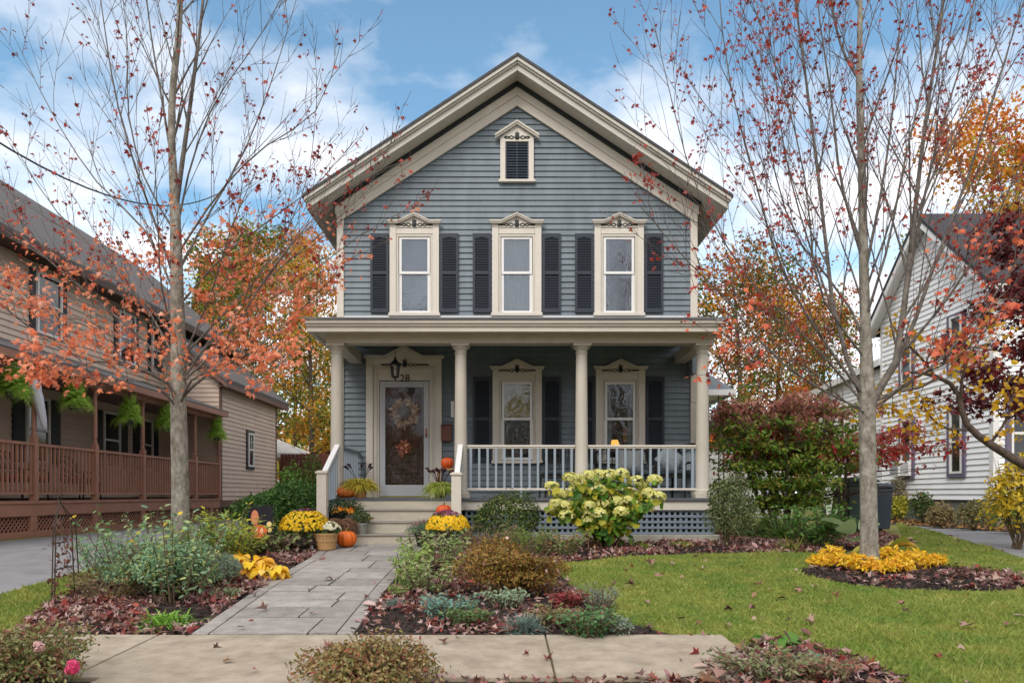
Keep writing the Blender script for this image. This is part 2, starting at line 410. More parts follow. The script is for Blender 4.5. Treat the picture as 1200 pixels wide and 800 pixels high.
# roof
m = MB(); chevron(m, HCX, 9.02, 4.02, 0.657, 0.055, 13.18, 26.1)
m.build('roof', SHING, house)
m = MB(); chevron(m, HCX, 8.964, 3.99, 0.657, 0.07, 13.20, 13.34); chevron(m, HCX, 8.893, 3.97, 0.657, 0.035, 13.235, 13.36)
chevron(m, HCX, 8.857, 3.95, 0.657, 0.115, 13.275, 13.38)
m.build('rake_cornice', mat('pale_grey_trim', '#b9b4aa', .5, .06, 3, .05), house, bevel=.004)
m = MB(); chevron(m, HCX, 8.80, 3.94, 0.657, 0.03, 13.381, 26.0); m.build('soffit', CREAM2, house)
for sg in (-1, 1): m = MB(); m.box(HCX + sg * 3.955, HCX + sg * 3.99, 13.37, 26.0, 6.20, 6.355); m.build('eave_fascia', CREAM2, house)
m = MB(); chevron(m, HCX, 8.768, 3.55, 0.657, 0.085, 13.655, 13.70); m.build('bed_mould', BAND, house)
m = MB(); chevron(m, HCX, 8.683, 3.52, 0.655, 0.16, 13.70, 13.76); chevron(m, HCX, 8.522, 3.50, 0.650, 0.19, 13.73, 13.775)
chevron(m, HCX, 8.765, 3.52, 0.655, 0.08, 13.701, 13.75)
m.build('frieze_board', CREAM, house, bevel=.004)
# chimney left out: none shows in the photograph

def scroll(parent, cx, z, w, y):
    m = MB()
    m.lathe([(0.045, 0), (0.05, .012), (.02, .022)], (0, 0, 0), 12)
    v = [(cx + a, y - c, z + b) for a, b, c in m.v]; m.v = v
    for sg in (-1, 1):
        for k, (a, b, h) in enumerate(((0.06, 0.16, 0.028), (0.15, 0.25, 0.02), (0.24, w / 2, 0.012))):
            pts = []
            for i in range(9):
                t = i / 8; x = a + (b - a) * t
                pts.append((cx + sg * x, y - .006, z - .005 + h * math.sin(math.pi * t)))
            m.tube(pts, .008, 4)
            m.tube([(p[0], p[1], 2 * (z - .005) - p[2]) for p in pts], .008, 4)
    for sg, hh in ((-1, .055), (0, .085), (1, .055)):
        m.tube([(cx + sg * .012, y - .008, z + .04), (cx + sg * .03, y - .010, z + .04 + hh * .6), (cx + sg * .036, y - .006, z + .04 + hh)], [.008, .013, .003], 5)
    m.build('scroll_ornament', BAND, parent)

def window(parent, cx, zb, zt, y=YW, style='up', cur='blind', hood=True):
    """casing outer bottom zb, sash top zt"""
    hw = 0.478; ow = 0.355; so_ = zt + 0.03
    m = MB()
    m.box(cx - hw, cx - ow, y - .075, y - .01, zb + .06, so_ + .12); m.box(cx + ow, cx + hw, y - .075, y - .01, zb + .06, so_ + .12)
    m.prism([(cx - hw, so_ + .121), (cx + hw, so_ + .121), (cx + hw, zt + .24), (cx + .3, zt + .24), (cx, zt + .385), (cx - .3, zt + .24), (cx - hw, zt + .24)], y - .075, y - .01)
    m.box(cx - ow + .001, cx + ow - .001, y - .06, y - .01, so_, so_ + .12)
    m.box(cx - hw - .02, cx + hw + .02, y - .10, y - .01, zb, zb + .059)
    w = m.build('window', CREAM, parent, bevel=.004)
    m = MB(); o2 = 0.03
    for a in (-1, 1):                                   # inner bead
        m.box(cx + a * ow, cx + a * (ow - .045), y - .05, y - .012, zb + .061, so_ - .001)
    m.box(cx - ow, cx + ow, y - .0503, y - .012, so_ - .045, so_ - .0015)
    m.build('frame', CREAM2, w)
    # sash: white rails
    x0, x1 = cx - .30, cx + .30; zm = (zb + .06 + zt) / 2 + .03; zl = zb + .062
    m = MB()
    for a, b in ((x0, x0 + .05), (x1 - .05, x1)): m.box(a, b, y - .03, y + .01, zm - .02, zt - .015); m.box(a - .012 if a < cx else a, b if a < cx else b + .012, y - .012, y + .025, zl, zm)
    m.box(x0 + .05, x1 - .05, y - .03, y + .01, zt - .065, zt - .015)
    m.box(x0 + .05, x1 - .05, y - .034, y + .01, zm - .02, zm + .03)
    m.box(x0 + .05, x1 - .05, y - .012, y + .025, zl, zl + .05)
    m.build('sash', WHITE, w, bevel=.003)
    m = MB(); m.box(x0 + .04, x1 - .04, y - .012, y - .008, zm + .01, zt - .05); m.build('pane', GLASS if zb > 3 else LGLASS, w)
    m = MB(); m.box(x0 + .04, x1 - .04, y + .008, y + .012, zl + .03, zm - .01); m.build('pane', GLASS if zb > 3 else LGLASS, w)
    if hood:
        m = MB(); hx = hw + .05; a = zt + .245; pk = zt + .392
        for k, (e, t, dy) in enumerate(((0, .03, .05), (.016, .03, .035))):
            z0_ = a + .03 * (1 - k)
            ex = hx - e
            pts = [(cx - ex, z0_ - .03), (cx - .3, z0_ - .03), (cx, z0_ + .145 - .03), (cx + .3, z0_ - .03), (cx + ex, z0_ - .03),
                   (cx + ex, z0_), (cx + .3, z0_), (cx, z0_ + .145), (cx - .3, z0_), (cx - ex, z0_)]
            # built as four convex pieces
            for i in range(4):
                q = [pts[i], pts[i + 1], pts[9 - i - 1], pts[9 - i]]
                m.prism(q, y - .075 - dy - .02, y - .0755)
        m.build('hood_moulding', CREAM2, w, bevel=.003)
        scroll(w, cx, zt + .205, .72, y - .077)
    # what hangs inside
    if cur == 'blind':
        m = MB(); z = zl + .05
        while z < zm - .02: m.prism([(y + .07, z), (y + .095, z + .028), (y + .097, z + .027), (y + .072, z - .001)], x0 + .03, x1 - .03, 'x'); z += .033
        m.build('blind', BLIND, w)
        m = MB(); m.box(x0, x1, y + .1, y + .11, zm + .0, zt); m.build('curtain', mat('grey_curtain', '#6c7075', .9, .1), w)
    elif cur == 'sheer':
        m = MB(); n = 30
        for i in range(n):
            a = x0 - .02 + (x1 - x0 + .04) * i / n; b = x0 - .02 + (x1 - x0 + .04) * (i + 1) / n
            ya = y + .10 + .015 * math.sin(i * 1.3); yb = y + .10 + .015 * math.sin((i + 1) * 1.3)
            m.add([(a, ya, zl), (b, yb, zl), (b, yb, zt), (a, ya, zt)], [(0, 1, 2, 3)])
        m.build('curtain', LINEN, w)
    elif cur == 'shade':
        m = MB(); m.box(x0, x1, y + .06, y + .065, zm, zt); m.build('roller_shade', mat('gold_shade', '#c09a50', .8, .3, 7), w)
    elif cur == 'side':
        for sg in (-1, 1):
            m = MB()
            for i in range(8):
                a = cx + sg * (.32 - i * .02); b = cx + sg * (.32 - (i + 1) * .02)
                m.add([(a, y + .1 + .015 * (i % 2), zl), (b, y + .1 + .015 * ((i + 1) % 2), zl), (b, y + .1 + .015 * ((i + 1) % 2), zt), (a, y + .1 + .015 * (i % 2), zt)], [(0, 1, 2, 3)])
            m.build('curtain', LINEN, w)
    return w
window(house, UPW[0], 4.258, 5.82, cur='blind'); window(house, UPW[1], 4.258, 5.82, cur='sheer'); window(house, UPW[2], 4.258, 5.82, cur='side')
window(house, LOW[0], 1.40, 3.0, cur='shade'); window(house, LOW[1], 1.40, 3.0, cur='side')

def shutter(parent, x0, x1, z0, z1, y=YW):
    m = MB(); f = .045; zm = (z0 + z1) / 2; ya, yb = y - .06, y - .025
    m.box(x0, x0 + f, ya, yb, z0, z1); m.box(x1 - f, x1, ya, yb, z0, z1)
    for a, b in ((z0, z0 + .07), (zm - .03, zm + .03), (z1 - .06, z1)): m.box(x0 + f, x1 - f, ya, yb, a, b)
    m.prism([(x0 + f, z1 - .0605), (x0 + f, z1 - .10), ((x0 + x1) / 2, z1 - .075), (x1 - f, z1 - .10), (x1 - f, z1 - .0605)][::-1], ya + .002, yb - .002)
    for a, b in ((z0 + .07, zm - .03), (zm + .03, z1 - .06)):
        z = a + .005
        while z < b - .03: m.prism([(ya + .006, z), (yb, z + .03), (yb, z + .036), (ya + .006, z + .008)], x0 + f, x1 - f, 'x'); z += .032
    m.box(x0 + .01, x1 - .01, yb + .0005, yb + .005, z0 + .01, z1 - .01)
    m.build('shutter', SLATE, parent)
for c in UPW:
    shutter(house, c - .50 - .355, c - .50, 4.33, 5.86); shutter(house, c + .50, c + .50 + .355, 4.33, 5.86)
for c in LOW:
    shutter(house, c - .50 - .355, c - .50, 1.44, 3.08); shutter(house, c + .50, c + .50 + .355, 1.44, 3.08)

# attic louvre
ax = HCX; m = MB(); y = YW; hw = .325
zb, zt = Z_(215, YW), Z_(169, YW)
m.box(ax - hw, ax - .225, y - .07, y - .01, zb + .05, zt + .02); m.box(ax + .225, ax + hw, y - .07, y - .01, zb + .05, zt + .02)
m.prism([(ax - hw, zt + .021), (ax + hw, zt + .021), (ax + hw, zt + .1), (ax, zt + .33), (ax - hw, zt + .1)], y - .07, y - .01)
m.box(ax - hw - .03, ax + hw + .03, y - .09, y - .01, zb, zb + .049)
w = m.build('attic_vent', CREAM, house, bevel=.004)
m = MB()
for sg in (-1, 1):
    for dy, dz in ((.06, .035), (.04, 0)):
        q = [(ax, zt + .33 + dz), (ax, zt + .37 + dz), (ax + sg * (hw + .1), zt + .10 + dz), (ax + sg * (hw + .1), zt + .055 + dz)]
        m.prism(q if sg > 0 else q[::-1], y - .07 - dy - .02, y - .0705)
m.build('hood_moulding', CREAM2, w, bevel=.003)
m = MB(); z = zb + .055
while z < zt: m.prism([(y - .05, z), (y - .02, z + .04), (y - .018, z + .045), (y - .05, z + .012)], ax - .215, ax + .215, 'x'); z += .052
m.box(ax - .224, ax + .224, y - .017, y - .012, zb + .05, zt + .02); m.box(ax - .008, ax + .008, y - .058, y - .045, zb + .05, zt + .02)
for sg in (-1, 1): m.box(ax + sg * .224, ax + sg * .2, y - .055, y - .018, zb + .05, zt + .019)
m.build('louvre', mat('navy_louvre', '#2b3342', .5, .1), w)
scroll(w, ax, zt + .10, .42, y - .072)

# ---------------------------------------------------------------- porch
FZ = 0.74; PY0, PY1 = 11.76, YW
colx = [X_(395, 12), X_(540, 12), X_(681.5, 12), X_(823, 12)]
PX0, PX1 = X_(383, 12), X_(836, 12)
m = MB(); n = 26                                   # deck boards
m.box(PX0, PX1, PY0 - .03, PY0 + .07, FZ - .045, FZ - .001)
x = PX0
while x < PX1 - .01: m.box(x, min(x + .10, PX1) - .003, PY0 + .071, PY1 - .02, FZ - .035, FZ - random.uniform(.0, .0015)); x += .10
m.build('porch_floor', DECKG, house, bevel=.002)
m = MB(); m.box(PX0 + .02, PX1 - .02, PY0 + .005, PY0 + .04, FZ - .20, FZ - .046); m.box(PX1 - .055, PX1 - .02, PY0 + .041, YW - .03, FZ - .2, FZ - .046)
m.box(PX0 + .02, PX0 + .055, PY0 + .041, YW - .03, FZ - .2, FZ - .046)
m.build('porch_skirt', CREAM, house, bevel=.003)
def lattice(mb, x0, x1, z0, z1, y, pitch=.094, w=.042, put=None):
    put = put or (lambda a, b, c: (a, b, c))
    x = x0
    while x < x1 - .01: mb.box(x, min(x + w, x1), y, y + .012, z0, z1); x += pitch
    z = z0 + .004
    while z < z1 - .01: mb.box(x0, x1, y - .012, y - .0005, z, min(z + w, z1)); z += pitch
m = MB(); lattice(m, X_(545, PY0), PX1 - .06, .13, FZ - .20, PY0 + .05)
m.build('lattice', mat('grey_lattice_paint', '#727d89', .6, .08), house)
for xa, sg in ((PX1 - .05, 1), (PX0 + .05, -1)):
    m = MB(); yy = PY0 + .06
    while yy < YW - .05: m.box(xa, xa + sg * .01, yy, yy + .04, .13, FZ - .2); yy += .094
    z = .13
    while z < FZ - .22: m.box(xa + sg * .011, xa + sg * .02, PY0 + .07, YW - .04, z, z + .04); z += .094
    m.build('lattice', bpy.data.materials['grey_lattice_paint'], house)
m = MB(); m.box(PX0 + .02, PX1 + .03, PY0 - .02, PY0 + .14, -.05, .13); m.box(PX1 - .1, PX1 + .02, PY0 + .14, YW, -.05, .13); m.box(PX0, PX0 + .12, PY0 + .14, YW, -.05, .13)
m.build('porch_footing', STONE, house, bevel=.006)
# columns
for cx in colx:
    m = MB(); cy = 12.0
    m.box(cx - .155, cx + .155, cy - .155, cy + .155, FZ, FZ + .05)
    m.lathe([(.15, .05), (.155, .07), (.15, .095), (.125, .105), (.13, .12), (.118, .135), (.112, .15), (.108, .9), (.095, 2.42), (.105, 2.43), (.105, 2.45), (.097, 2.455), (.097, 2.49), (.115, 2.51), (.135, 2.535), (.135, 2.55)], (cx, cy, FZ), 28)
    m.box(cx - .15, cx + .15, cy - .15, cy + .15, FZ + 2.55, FZ + 2.59)
    m.build('column', mat('column_cream_paint', '#bab3a7', .45, .05, 2) if cx == colx[0] else bpy.data.materials['column_cream_paint'], house, auto=True)
# entablature, cornice, roof
BZ = Z_(402, 11.9)                                # beam bottom
ex0, ex1 = PX0 + .02, PX1 - .02
m = MB()
m.box(ex0, ex1, 11.88, 12.12, BZ, BZ + .20); m.box(ex0, ex0 + .22, 12.121, YW - .03, BZ, BZ + .20); m.box(ex1 - .22, ex1, 12.121, YW - .03, BZ, BZ + .20)
m.build('porch_beam', CREAM2, house, bevel=.004)
cx0, cx1 = X_(357, 11.55), X_(852, 11.55); CT = Z_(375, 11.55)
m = MB()
m.box(cx0, cx1, 11.50, 11.56, CT - .06, CT); m.box(cx0 + .02, cx1 - .02, 11.53, 11.60, CT - .10, CT - .0605)
m.box(cx0 + .03, cx1 - .03, 11.561, 11.64, CT - .185, CT - .1005)
for xs, sg in ((cx0, 1), (cx1, -1)):
    m.box(xs, xs + sg * .06, 11.561, YW + .1, CT - .06, CT); m.box(xs + sg * .03, xs + sg * .1, 11.641, YW + .08, CT - .185, CT - .0605)
m.build('porch_cornice', CREAM, house, bevel=.005)
m = MB(); m.box(cx0 + .1, cx1 - .1, 11.62, 11.879, CT - .165, CT - .14)
m.box(cx0 + .1, ex0 - .001, 11.88, YW, CT - .165, CT - .14); m.box(ex1 + .001, cx1 - .1, 11.88, YW, CT - .165, CT - .14); m.build('porch_soffit', CREAM2, house)
m = MB(); m.prism([(11.47, CT + .002), (YW - .03, 4.19), (YW - .03, 4.225), (11.47, CT + .03)], cx0 - .02, cx1 + .02, 'x')
m.build('porch_roof', mat('dark_membrane_roof', '#6d6f74', .5, .15), house)
m = MB(); m.box(ex0 + .22, ex1 - .22, 12.121, YW - .03, 3.655, 3.68); m.build('porch_ceiling', mat('porch_ceiling_paint', '#6f7b85', .6, .05), house)
# small scroll bracket/pilaster at the right wall end
m = MB(); m.box(X_(806, YW), X_(811, YW), YW - .35, YW - .05, 3.1, 3.6); m.build('beam_bracket', GREYB, house)
# railings
BALU = mat('baluster_paint', '#8e99a3', .5, .05)
def rail(x0, x1, cy=12.0):
    m = MB(); m.box(x0, x1, cy - .035, cy + .035, 1.60, 1.635); m.box(x0, x1, cy - .022, cy + .022, 1.575, 1.5995)
    m.box(x0, x1, cy - .025, cy + .025, .87, .905)
    r = m.build('railing', CREAM, house, bevel=.004)
    m = MB(); n = 13; x = x0 + .06
    dx = (x1 - x0 - .12) / (n - 1)
    for i in range(n): m.box(x0 + .06 + i * dx - .019, x0 + .06 + i * dx + .019, cy - .019, cy + .019, .9055, 1.5745)
    m.box((x0 + x1) / 2 - .02, (x0 + x1) / 2 + .02, cy - .02, cy + .02, FZ, .8695)
    m.build('balusters', BALU, r)
rail(colx[1] + .11, colx[2] - .11); rail(colx[2] + .11, colx[3] - .11)
for xs in (colx[0], colx[3]):                       # side rails back to the wall
    m = MB(); m.box(xs - .03, xs + .03, 12.12, YW - .04, 1.60, 1.635); m.box(xs - .02, xs + .02, 12.12, YW - .04, .87, .905)
    r = m.build('railing', GREYB, house); m = MB(); yy = 12.25
    while yy < YW - .1: m.box(xs - .018, xs + .018, yy, yy + .036, .9055, 1.5995); yy += .137
    m.build('balusters', BALU, r)
# steps
sx0, sx1 = X_(384, 10.95), X_(529, 10.95)
STEPC = mat('worn_cream_step', '#b5ad9d', .6, .12, 3, .1, stretch=(1, 4, 4))
m = MB()
for k in range(4):
    yf = 10.90 + k * .28; m.box(sx0, sx1, yf, yf + .03, .185 * k - (.02 if k == 0 else 0), .185 * (k + 1) - (.023 if k < 3 else .046))
m.build('step_riser', STEPC, house, bevel=.003)
m = MB()
for k in range(3):
    yf = 10.90 + k * .28; m.box(sx0 - .01, sx1 + .01, yf - .022, yf + .279, .185 * (k + 1) - .022, .185 * (k + 1))
m.build('step_tread', mat('worn_tread_paint', '#8f8a80', .6, .15, 5), house, bevel=.005)
m = MB()
for xs, sg in ((sx0, -1), (sx1, 1)):
    m.prism([(10.9, -.03), (11.74, -.03), (11.74, .70), (11.46, .52), (11.18, .34), (10.9, .15)], xs + sg * .002, xs + sg * .03, 'x')
m.build('step_stringer', GREYB, house)
for px0, px1, ptop, cxn in ((378, 0, 553, colx[0]), (535, 0, 555, colx[1])):
    nx = X_(px0, 10.95); zt = Z_(ptop, 10.95) - .02
    m = MB(); m.box(nx - .075, nx + .075, 10.875, 11.025, -.02, zt); m.box(nx - .095, nx + .095, 10.855, 11.045, zt + .0005, zt + .03); m.box(nx - .07, nx + .07, 10.88, 11.02, zt + .0305, zt + .045)
    r = m.build('newel_post', CREAM, house, bevel=.005)
    tx = cxn + (.03 if px0 < 400 else 0)
    m = MB(); m.beam((nx, 11.03, zt + .0), (tx, 11.9, 1.62), .085, .045); m.build('handrail', WHITE, r, bevel=.004)
    m = MB(); m.beam((nx, 11.03, zt - .75), (tx, 11.9, .86), .05, .045)
    for i in range(6):
        t = (i + .5) / 6; q0 = Vector((nx, 11.03, zt - .73)).lerp(Vector((tx, 11.9, .88)), t); q1 = Vector((nx, 11.03, zt - .02)).lerp(Vector((tx, 11.9, 1.60)), t)
        m.beam(q0, q1, .035, .035)
    m.build('handrail_balusters', BALU, r)
# front door
y = YW; zb = FZ + .02
hx0, hx1 = X_(430, y), X_(518, y); tz = Z_(421, y)
m = MB()
m.box(hx0, X_(438, y), y - .09, y - .01, FZ, Z_(430, y)); m.box(X_(511, y), hx1, y - .09, y - .01, FZ, Z_(430, y))
m.prism([(hx0, Z_(430, y) + .001), (hx1, Z_(430, y) + .001), (hx1, tz), (X_(496, y), tz), (DCX, Z_(409, y)), (X_(452, y), tz), (hx0, tz)], y - .09, y - .01)
m.box(X_(438, y) + .0005, X_(511, y) - .0005, y - .06, y - .01, Z_(446, y), Z_(430, y))
m.box(X_(438, y) + .0005, X_(445, y), y - .06, y - .01, FZ, Z_(446, y) - .0005); m.box(X_(503.5, y), X_(511, y) - .0005, y - .06, y - .01, FZ, Z_(446, y) - .0005)
d = m.build('front_door', CREAM, house, bevel=.005)
m = MB(); a = tz; ex = .05
q = [(hx0 - ex, a), (X_(452, y), a), (DCX, Z_(409, y)), (X_(496, y), a), (hx1 + ex, a)]
for i in range(4):
    for dy, dz in ((.05, .028), (.03, 0)):
        m.prism([(q[i][0], q[i][1] + dz), (q[i + 1][0], q[i + 1][1] + dz), (q[i + 1][0], q[i + 1][1] + dz + .028), (q[i][0], q[i][1] + dz + .028)], y - .09 - dy, y - .0905)
m.build('hood_moulding', CREAM2, d, bevel=.003)
m = MB(); m.box(X_(441, y), X_(441, y) + .03, y - .075, y - .0605, FZ, Z_(449, y) + .2); m.box(X_(508, y) - .03, X_(508, y), y - .075, y - .0605, FZ, Z_(449, y) + .2)
m.box(X_(441, y), X_(508, y), y - .0752, y - .0607, Z_(433, y), Z_(433, y) + .03); m.build('door_trim', CREAM2, d)
scroll(d, DCX + .02, Z_(428, y), .95, y - .092)
m = MB(); dx0, dx1, dz0, dz1 = X_(445.5, y), X_(503, y), FZ + .03, Z_(447, y)
gx0, gx1, gz0, gz1 = X_(452, y), X_(497, y), Z_(568, y), Z_(454, y)
m.box(dx0, gx0, y - .055, y - .02, dz0, dz1); m.box(gx1, dx1, y - .055, y - .02, dz0, dz1); m.box(gx0, gx1, y - .055, y - .02, dz0, gz0); m.box(gx0, gx1, y - .055, y - .02, gz1, dz1)
m.build('storm_door', mat('pale_storm_door', '#b0b2b5', .35, .03), d, bevel=.004)
m = MB(); m.box(gx0, gx1, y - .04, y - .035, gz0, gz1); m.build('pane', DGLASS, d)
m = MB(); m.box(dx0, dx1, y - .08, y + .0, FZ + .001, FZ + .029); m.build('threshold', mat('brass_threshold', '#8d8455', .5, .2), d)
m = MB(); iy = y + .035
m.box(dx0 - .05, dx1 + .05, iy, iy + .04, FZ, dz1)
for (a, b, c, e) in ((.12, .88, .10, .16), (.12, .88, .18, .36), (.12, .88, .39, .47), (.1, .46, .52, .70), (.54, .9, .52, .70), (.12, .88, .74, .93)):
    x0 = gx0 + (gx1 - gx0) * a; x1 = gx0 + (gx1 - gx0) * b; z0 = gz0 + (gz1 - gz0) * (c - .08); z1 = gz0 + (gz1 - gz0) * (e - .02)
    for q in ((x0, x1, z0, z0 + .025), (x0, x1, z1 - .025, z1), (x0, x0 + .025, z0 + .0255, z1 - .0255), (x1 - .025, x1, z0 + .0255, z1 - .0255)): m.box(q[0], q[1], iy - .02, iy - .0005, q[2], q[3])
    m.box(x0 + .05, x1 - .05, iy - .012, iy - .0005, z0 + .05, z1 - .05)
m.build('inner_door', DOORW, d, bevel=.004)
rg = np.random.default_rng(3); pts = []      # carved relief
m = MB()
for k in range(46):
    cx_ = rg.uniform(gx0 + .1, gx1 - .1); cz_ = rg.choice([rg.uniform(1.14, 1.45), rg.uniform(1.7, 1.8)])
    m.tube([(cx_ + .03 * math.cos(t) * (1 - t / 9), iy - .014, cz_ + .03 * math.sin(t) * (1 - t / 9)) for t in np.linspace(0, 5.5, 7)], .005, 4)
m.build('carving', DOORW, d)
m = MB(); hxx = X_(500, y); m.box(hxx - .015, hxx + .015, y - .062, y - .0555, Z_(513, y), Z_(502, y)); m.tube([(hxx, y - .06, Z_(508, y)), (hxx, y - .1, Z_(508, y)), (hxx - .01, y - .1, Z_(512, y))], .012, 6)
m.build('door_handle', mat('copper_handle', '#8a5a3c', .4, .1, metal=.7), d)
fc = bpy.data.curves.new('n28', 'FONT'); fc.body = '28'; fc.size = .20; fc.extrude = .004; fc.align_x = 'CENTER'
fo = bpy.data.objects.new('n28', fc); COL.objects.link(fo); bpy.context.view_layer.update()
me = bpy.data.meshes.new_from_object(fo); bpy.data.objects.remove(fo)
hn = bpy.data.objects.new('house_number', me); me.materials.clear(); me.materials.append(BLACKM); COL.objects.link(hn); hn.parent = d
o_ = ORG[house.name]; hn.location = (X_(475, y) - o_[0], y - .066 - o_[1], Z_(447.5, y) - .0 - o_[2]); hn.rotation_euler = (R(90), 0, 0)
hn['label'] = 'black numerals reading 28 over the door'
# door wreath and swag (hang from the door: things of their own)
def ringwreath(name, label, c, r, n, size, cols, cat, spread=.05, T=T_OVAL, arc=(0, 6.283)):
    rg = np.random.default_rng(int(c[0] * 100) % 97 + n)
    t = rg.uniform(arc[0], arc[1], n); rr = r + rg.normal(0, spread * .6, n)
    pos = np.stack([c[0] + rr * np.cos(t), np.full(n, c[1]) - rg.uniform(0, .04, n), c[2] + rr * np.sin(t)], 1)
    nr = np.stack([rg.normal(0, .5, n), -np.ones(n), rg.normal(0, .5, n)], 1)
    tg = np.stack([np.cos(t), np.zeros(n), np.sin(t)], 1) + rg.normal(0, .6, (n, 3))
    V, F = scatter(T[0], T[1], pos, nr, size * rg.uniform(.7, 1.3, n), rg, tg)
    root = thing(name, label, cat, c)
    build_np('blossoms', V, F, leafmat(name + '_mix', cols), root)
    m = MB(); m.tube([(c[0] + r * math.cos(a), c[1] + .01, c[2] + r * math.sin(a)) for a in np.linspace(arc[0], arc[1], 24)], .018, 6); m.build('twig_ring', mat(name + '_twig', '#5a4334', .8), root)
    return root
ringwreath('door_wreath', 'pale beige dried flower wreath hanging on the carved front door', (X_(474, y), y + .0, Z_(484, y)), .185, 260, .085, ['#f0e6d2', '#d0b89c', '#b08a70', '#f6f0e2'], 'wreath')
ringwreath('door_swag', 'small pink and orange flower swag low on the carved front door', (X_(474, y), y + .0, Z_(525, y)), .06, 90, .07, ['#e08a6a', '#f0b8a0', '#c2543c', '#9a7a4a'], 'swag', T=T_ROUND)
# hanging lantern
lx, ly, lz = X_(463, 12.7), 12.7, Z_(446, 12.7)
lan = thing('porch_lantern', 'black iron lantern hanging from the porch ceiling in front of the door', 'lantern', (lx, ly, lz))
m = MB(); m.lathe([(.005, 0), (.015, .02), (.012, .04), (.055, .06), (.06, .075)], (lx, ly, lz), 6)
m.lathe([(.11, .285), (.09, .31), (.05, .35), (.03, .37), (.03, .385), (.015, .4), (.02, .42), (.005, .44)], (lx, ly, lz), 6)
for k in range(6):
    a = k * math.pi / 3; m.beam((lx + .06 * math.cos(a), ly + .06 * math.sin(a), lz + .07), (lx + .09 * math.cos(a), ly + .09 * math.sin(a), lz + .29), .012, .012)
m.build('lantern_frame', BLACKM, lan)
m = MB(); m.lathe([(.052, .075), (.08, .285)], (lx, ly, lz), 6, cap=False); m.build('lantern_glass', GLASS, lan)
m = MB(); m.tube([(lx, ly, lz + .075), (lx, ly, lz + .19)], .014, 6); m.build('candle', WHITE, lan)
m = MB(); m.tube([(lx, ly, lz + .44), (lx, ly, 3.655)], .005, 5); m.build('chain', BLACKM, lan)
# wall bits
m = MB(); px, pz = X_(523.5, y), Z_(508, y); m.box(px - .10, px + .10, y - .13, y - .025, Z_(517, y), Z_(500, y)); m.prism([(y - .145, Z_(500, y) + .001), (y - .025, Z_(500, y) + .001), (y - .025, Z_(497, y)), (y - .14, Z_(499, y) + .002)], px - .11, px + .11, 'x')
tag(m.build('mailbox', mat('brown_mailbox', '#6a4237', .6, .2), None, loc=(px, y, pz), bevel=.005), 'brown mailbox on the porch wall right of the front door', 'mailbox')
m = MB(); px, pz = X_(530.5, y), Z_(480, y); m.box(px - .03, px + .03, y - .045, y - .022, pz - .15, pz + .16); m.tube([(px, y - .05, pz - .1), (px, y - .05, pz + .1)], .006, 5)
tag(m.build('wall_thermometer', WHITE, None, loc=(px, y, pz)), 'slim white thermometer on the porch wall above the mailbox', 'thermometer')
# lamps glowing inside the right lower window
lp = thing('table_lamp', 'lit table lamp with orange shade glowing inside the right porch window', 'lamp', (X_(722, YW + .5), YW + .5, 1.2))
lx, ly = X_(720.5, YW + .5), YW + .5; lz = Z_(524, ly)
e = bpy.data.materials.new('glowing_shade'); e.use_nodes = True; b = e.node_tree.nodes['Principled BSDF']; b.inputs['Base Color'].default_value = srgb('#d9a050'); b.inputs['Emission Color'].default_value = srgb('#f2b050'); b.inputs['Emission Strength'].default_value = 0.9
m = MB(); m.lathe([(.10, 0), (.095, .06), (.06, .15)], (lx, ly, lz), 16, cap=False); m.build('lamp_shade', e, lp)
m = MB(); m.lathe([(.06, -.35), (.07, -.3), (.03, -.2), (.05, -.1), (.015, -.02), (.012, .1)], (lx, ly, lz), 12); m.build('lamp_base', BLACKM, lp)
m = MB(); m.box(lx - .3, lx + .5, ly - .15, ly + .4, lz - .39, lz - .35)
for a in (-.28, .45):
    for b_ in (-.12, .36): m.box(lx + a, lx + a + .04, ly + b_, ly + b_ + .04, .73, lz - .39)
tag(m.build('side_table', DOORW, None, loc=(lx, ly, .73)), 'dark side table carrying the lit lamp inside the porch window', 'table')
lx, ly = X_(735, YW + .8), YW + .8; lz = Z_(518, ly)
l2 = thing('table_lamp', 'unlit tan drum shade lamp behind the glowing one inside the porch window', 'lamp', (lx, ly, lz - .4))
m = MB(); m.lathe([(.10, 0), (.085, .28)], (lx, ly, lz), 16, cap=False); m.build('lamp_shade', mat('tan_shade', '#b08a68', .8, .1), l2)
m = MB(); m.lathe([(.07, -.4), (.02, -.35), (.04, -.15), (.012, 0), (.01, .1)], (lx, ly, lz), 12); m.build('lamp_base', BLACKM, l2)
# ================================================================ GROUND, PATH, PAVEMENT, DRIVES
BR = [-8.0, 0.1, 4.1, 5.46, 10.6]
def sheet(name, pts, zoff, m, kind='structure', extra=(), gf=g):
    bm = bmesh.new(); f = bm.faces.new([bm.verts.new((x, y, 0)) for x, y in pts])
    for yb in list(BR) + list(extra):
        bmesh.ops.bisect_plane(bm, geom=bm.verts[:] + bm.edges[:] + bm.faces[:], plane_co=(0, yb, 0), plane_no=(0, 1, 0))
    for v in bm.verts: v.co.z = gf(v.co.y) + zoff
    bmesh.ops.recalc_face_normals(bm, faces=bm.faces)
    me = bpy.data.meshes.new(name); bm.to_mesh(me); bm.free()
    if len(me.polygons) and me.polygons[0].normal.z < 0: me.flip_normals()
    me.materials.append(m); o = bpy.data.objects.new(name, me); COL.objects.link(o)
    if kind: o['kind'] = kind
    return o
SOIL = mat('lawn_soil', '#6a6234', 0.95, 0.3, 1.2, .3, 40, c2='#7a8038')
MULCH = mat('dark_mulch', '#2b211d', 0.95, 0.4, 12, 0.8, 60)
ASPH = mat('driveway_asphalt', '#7d7c7e', 0.88, 0.17, 2.6, 0.25, 160)
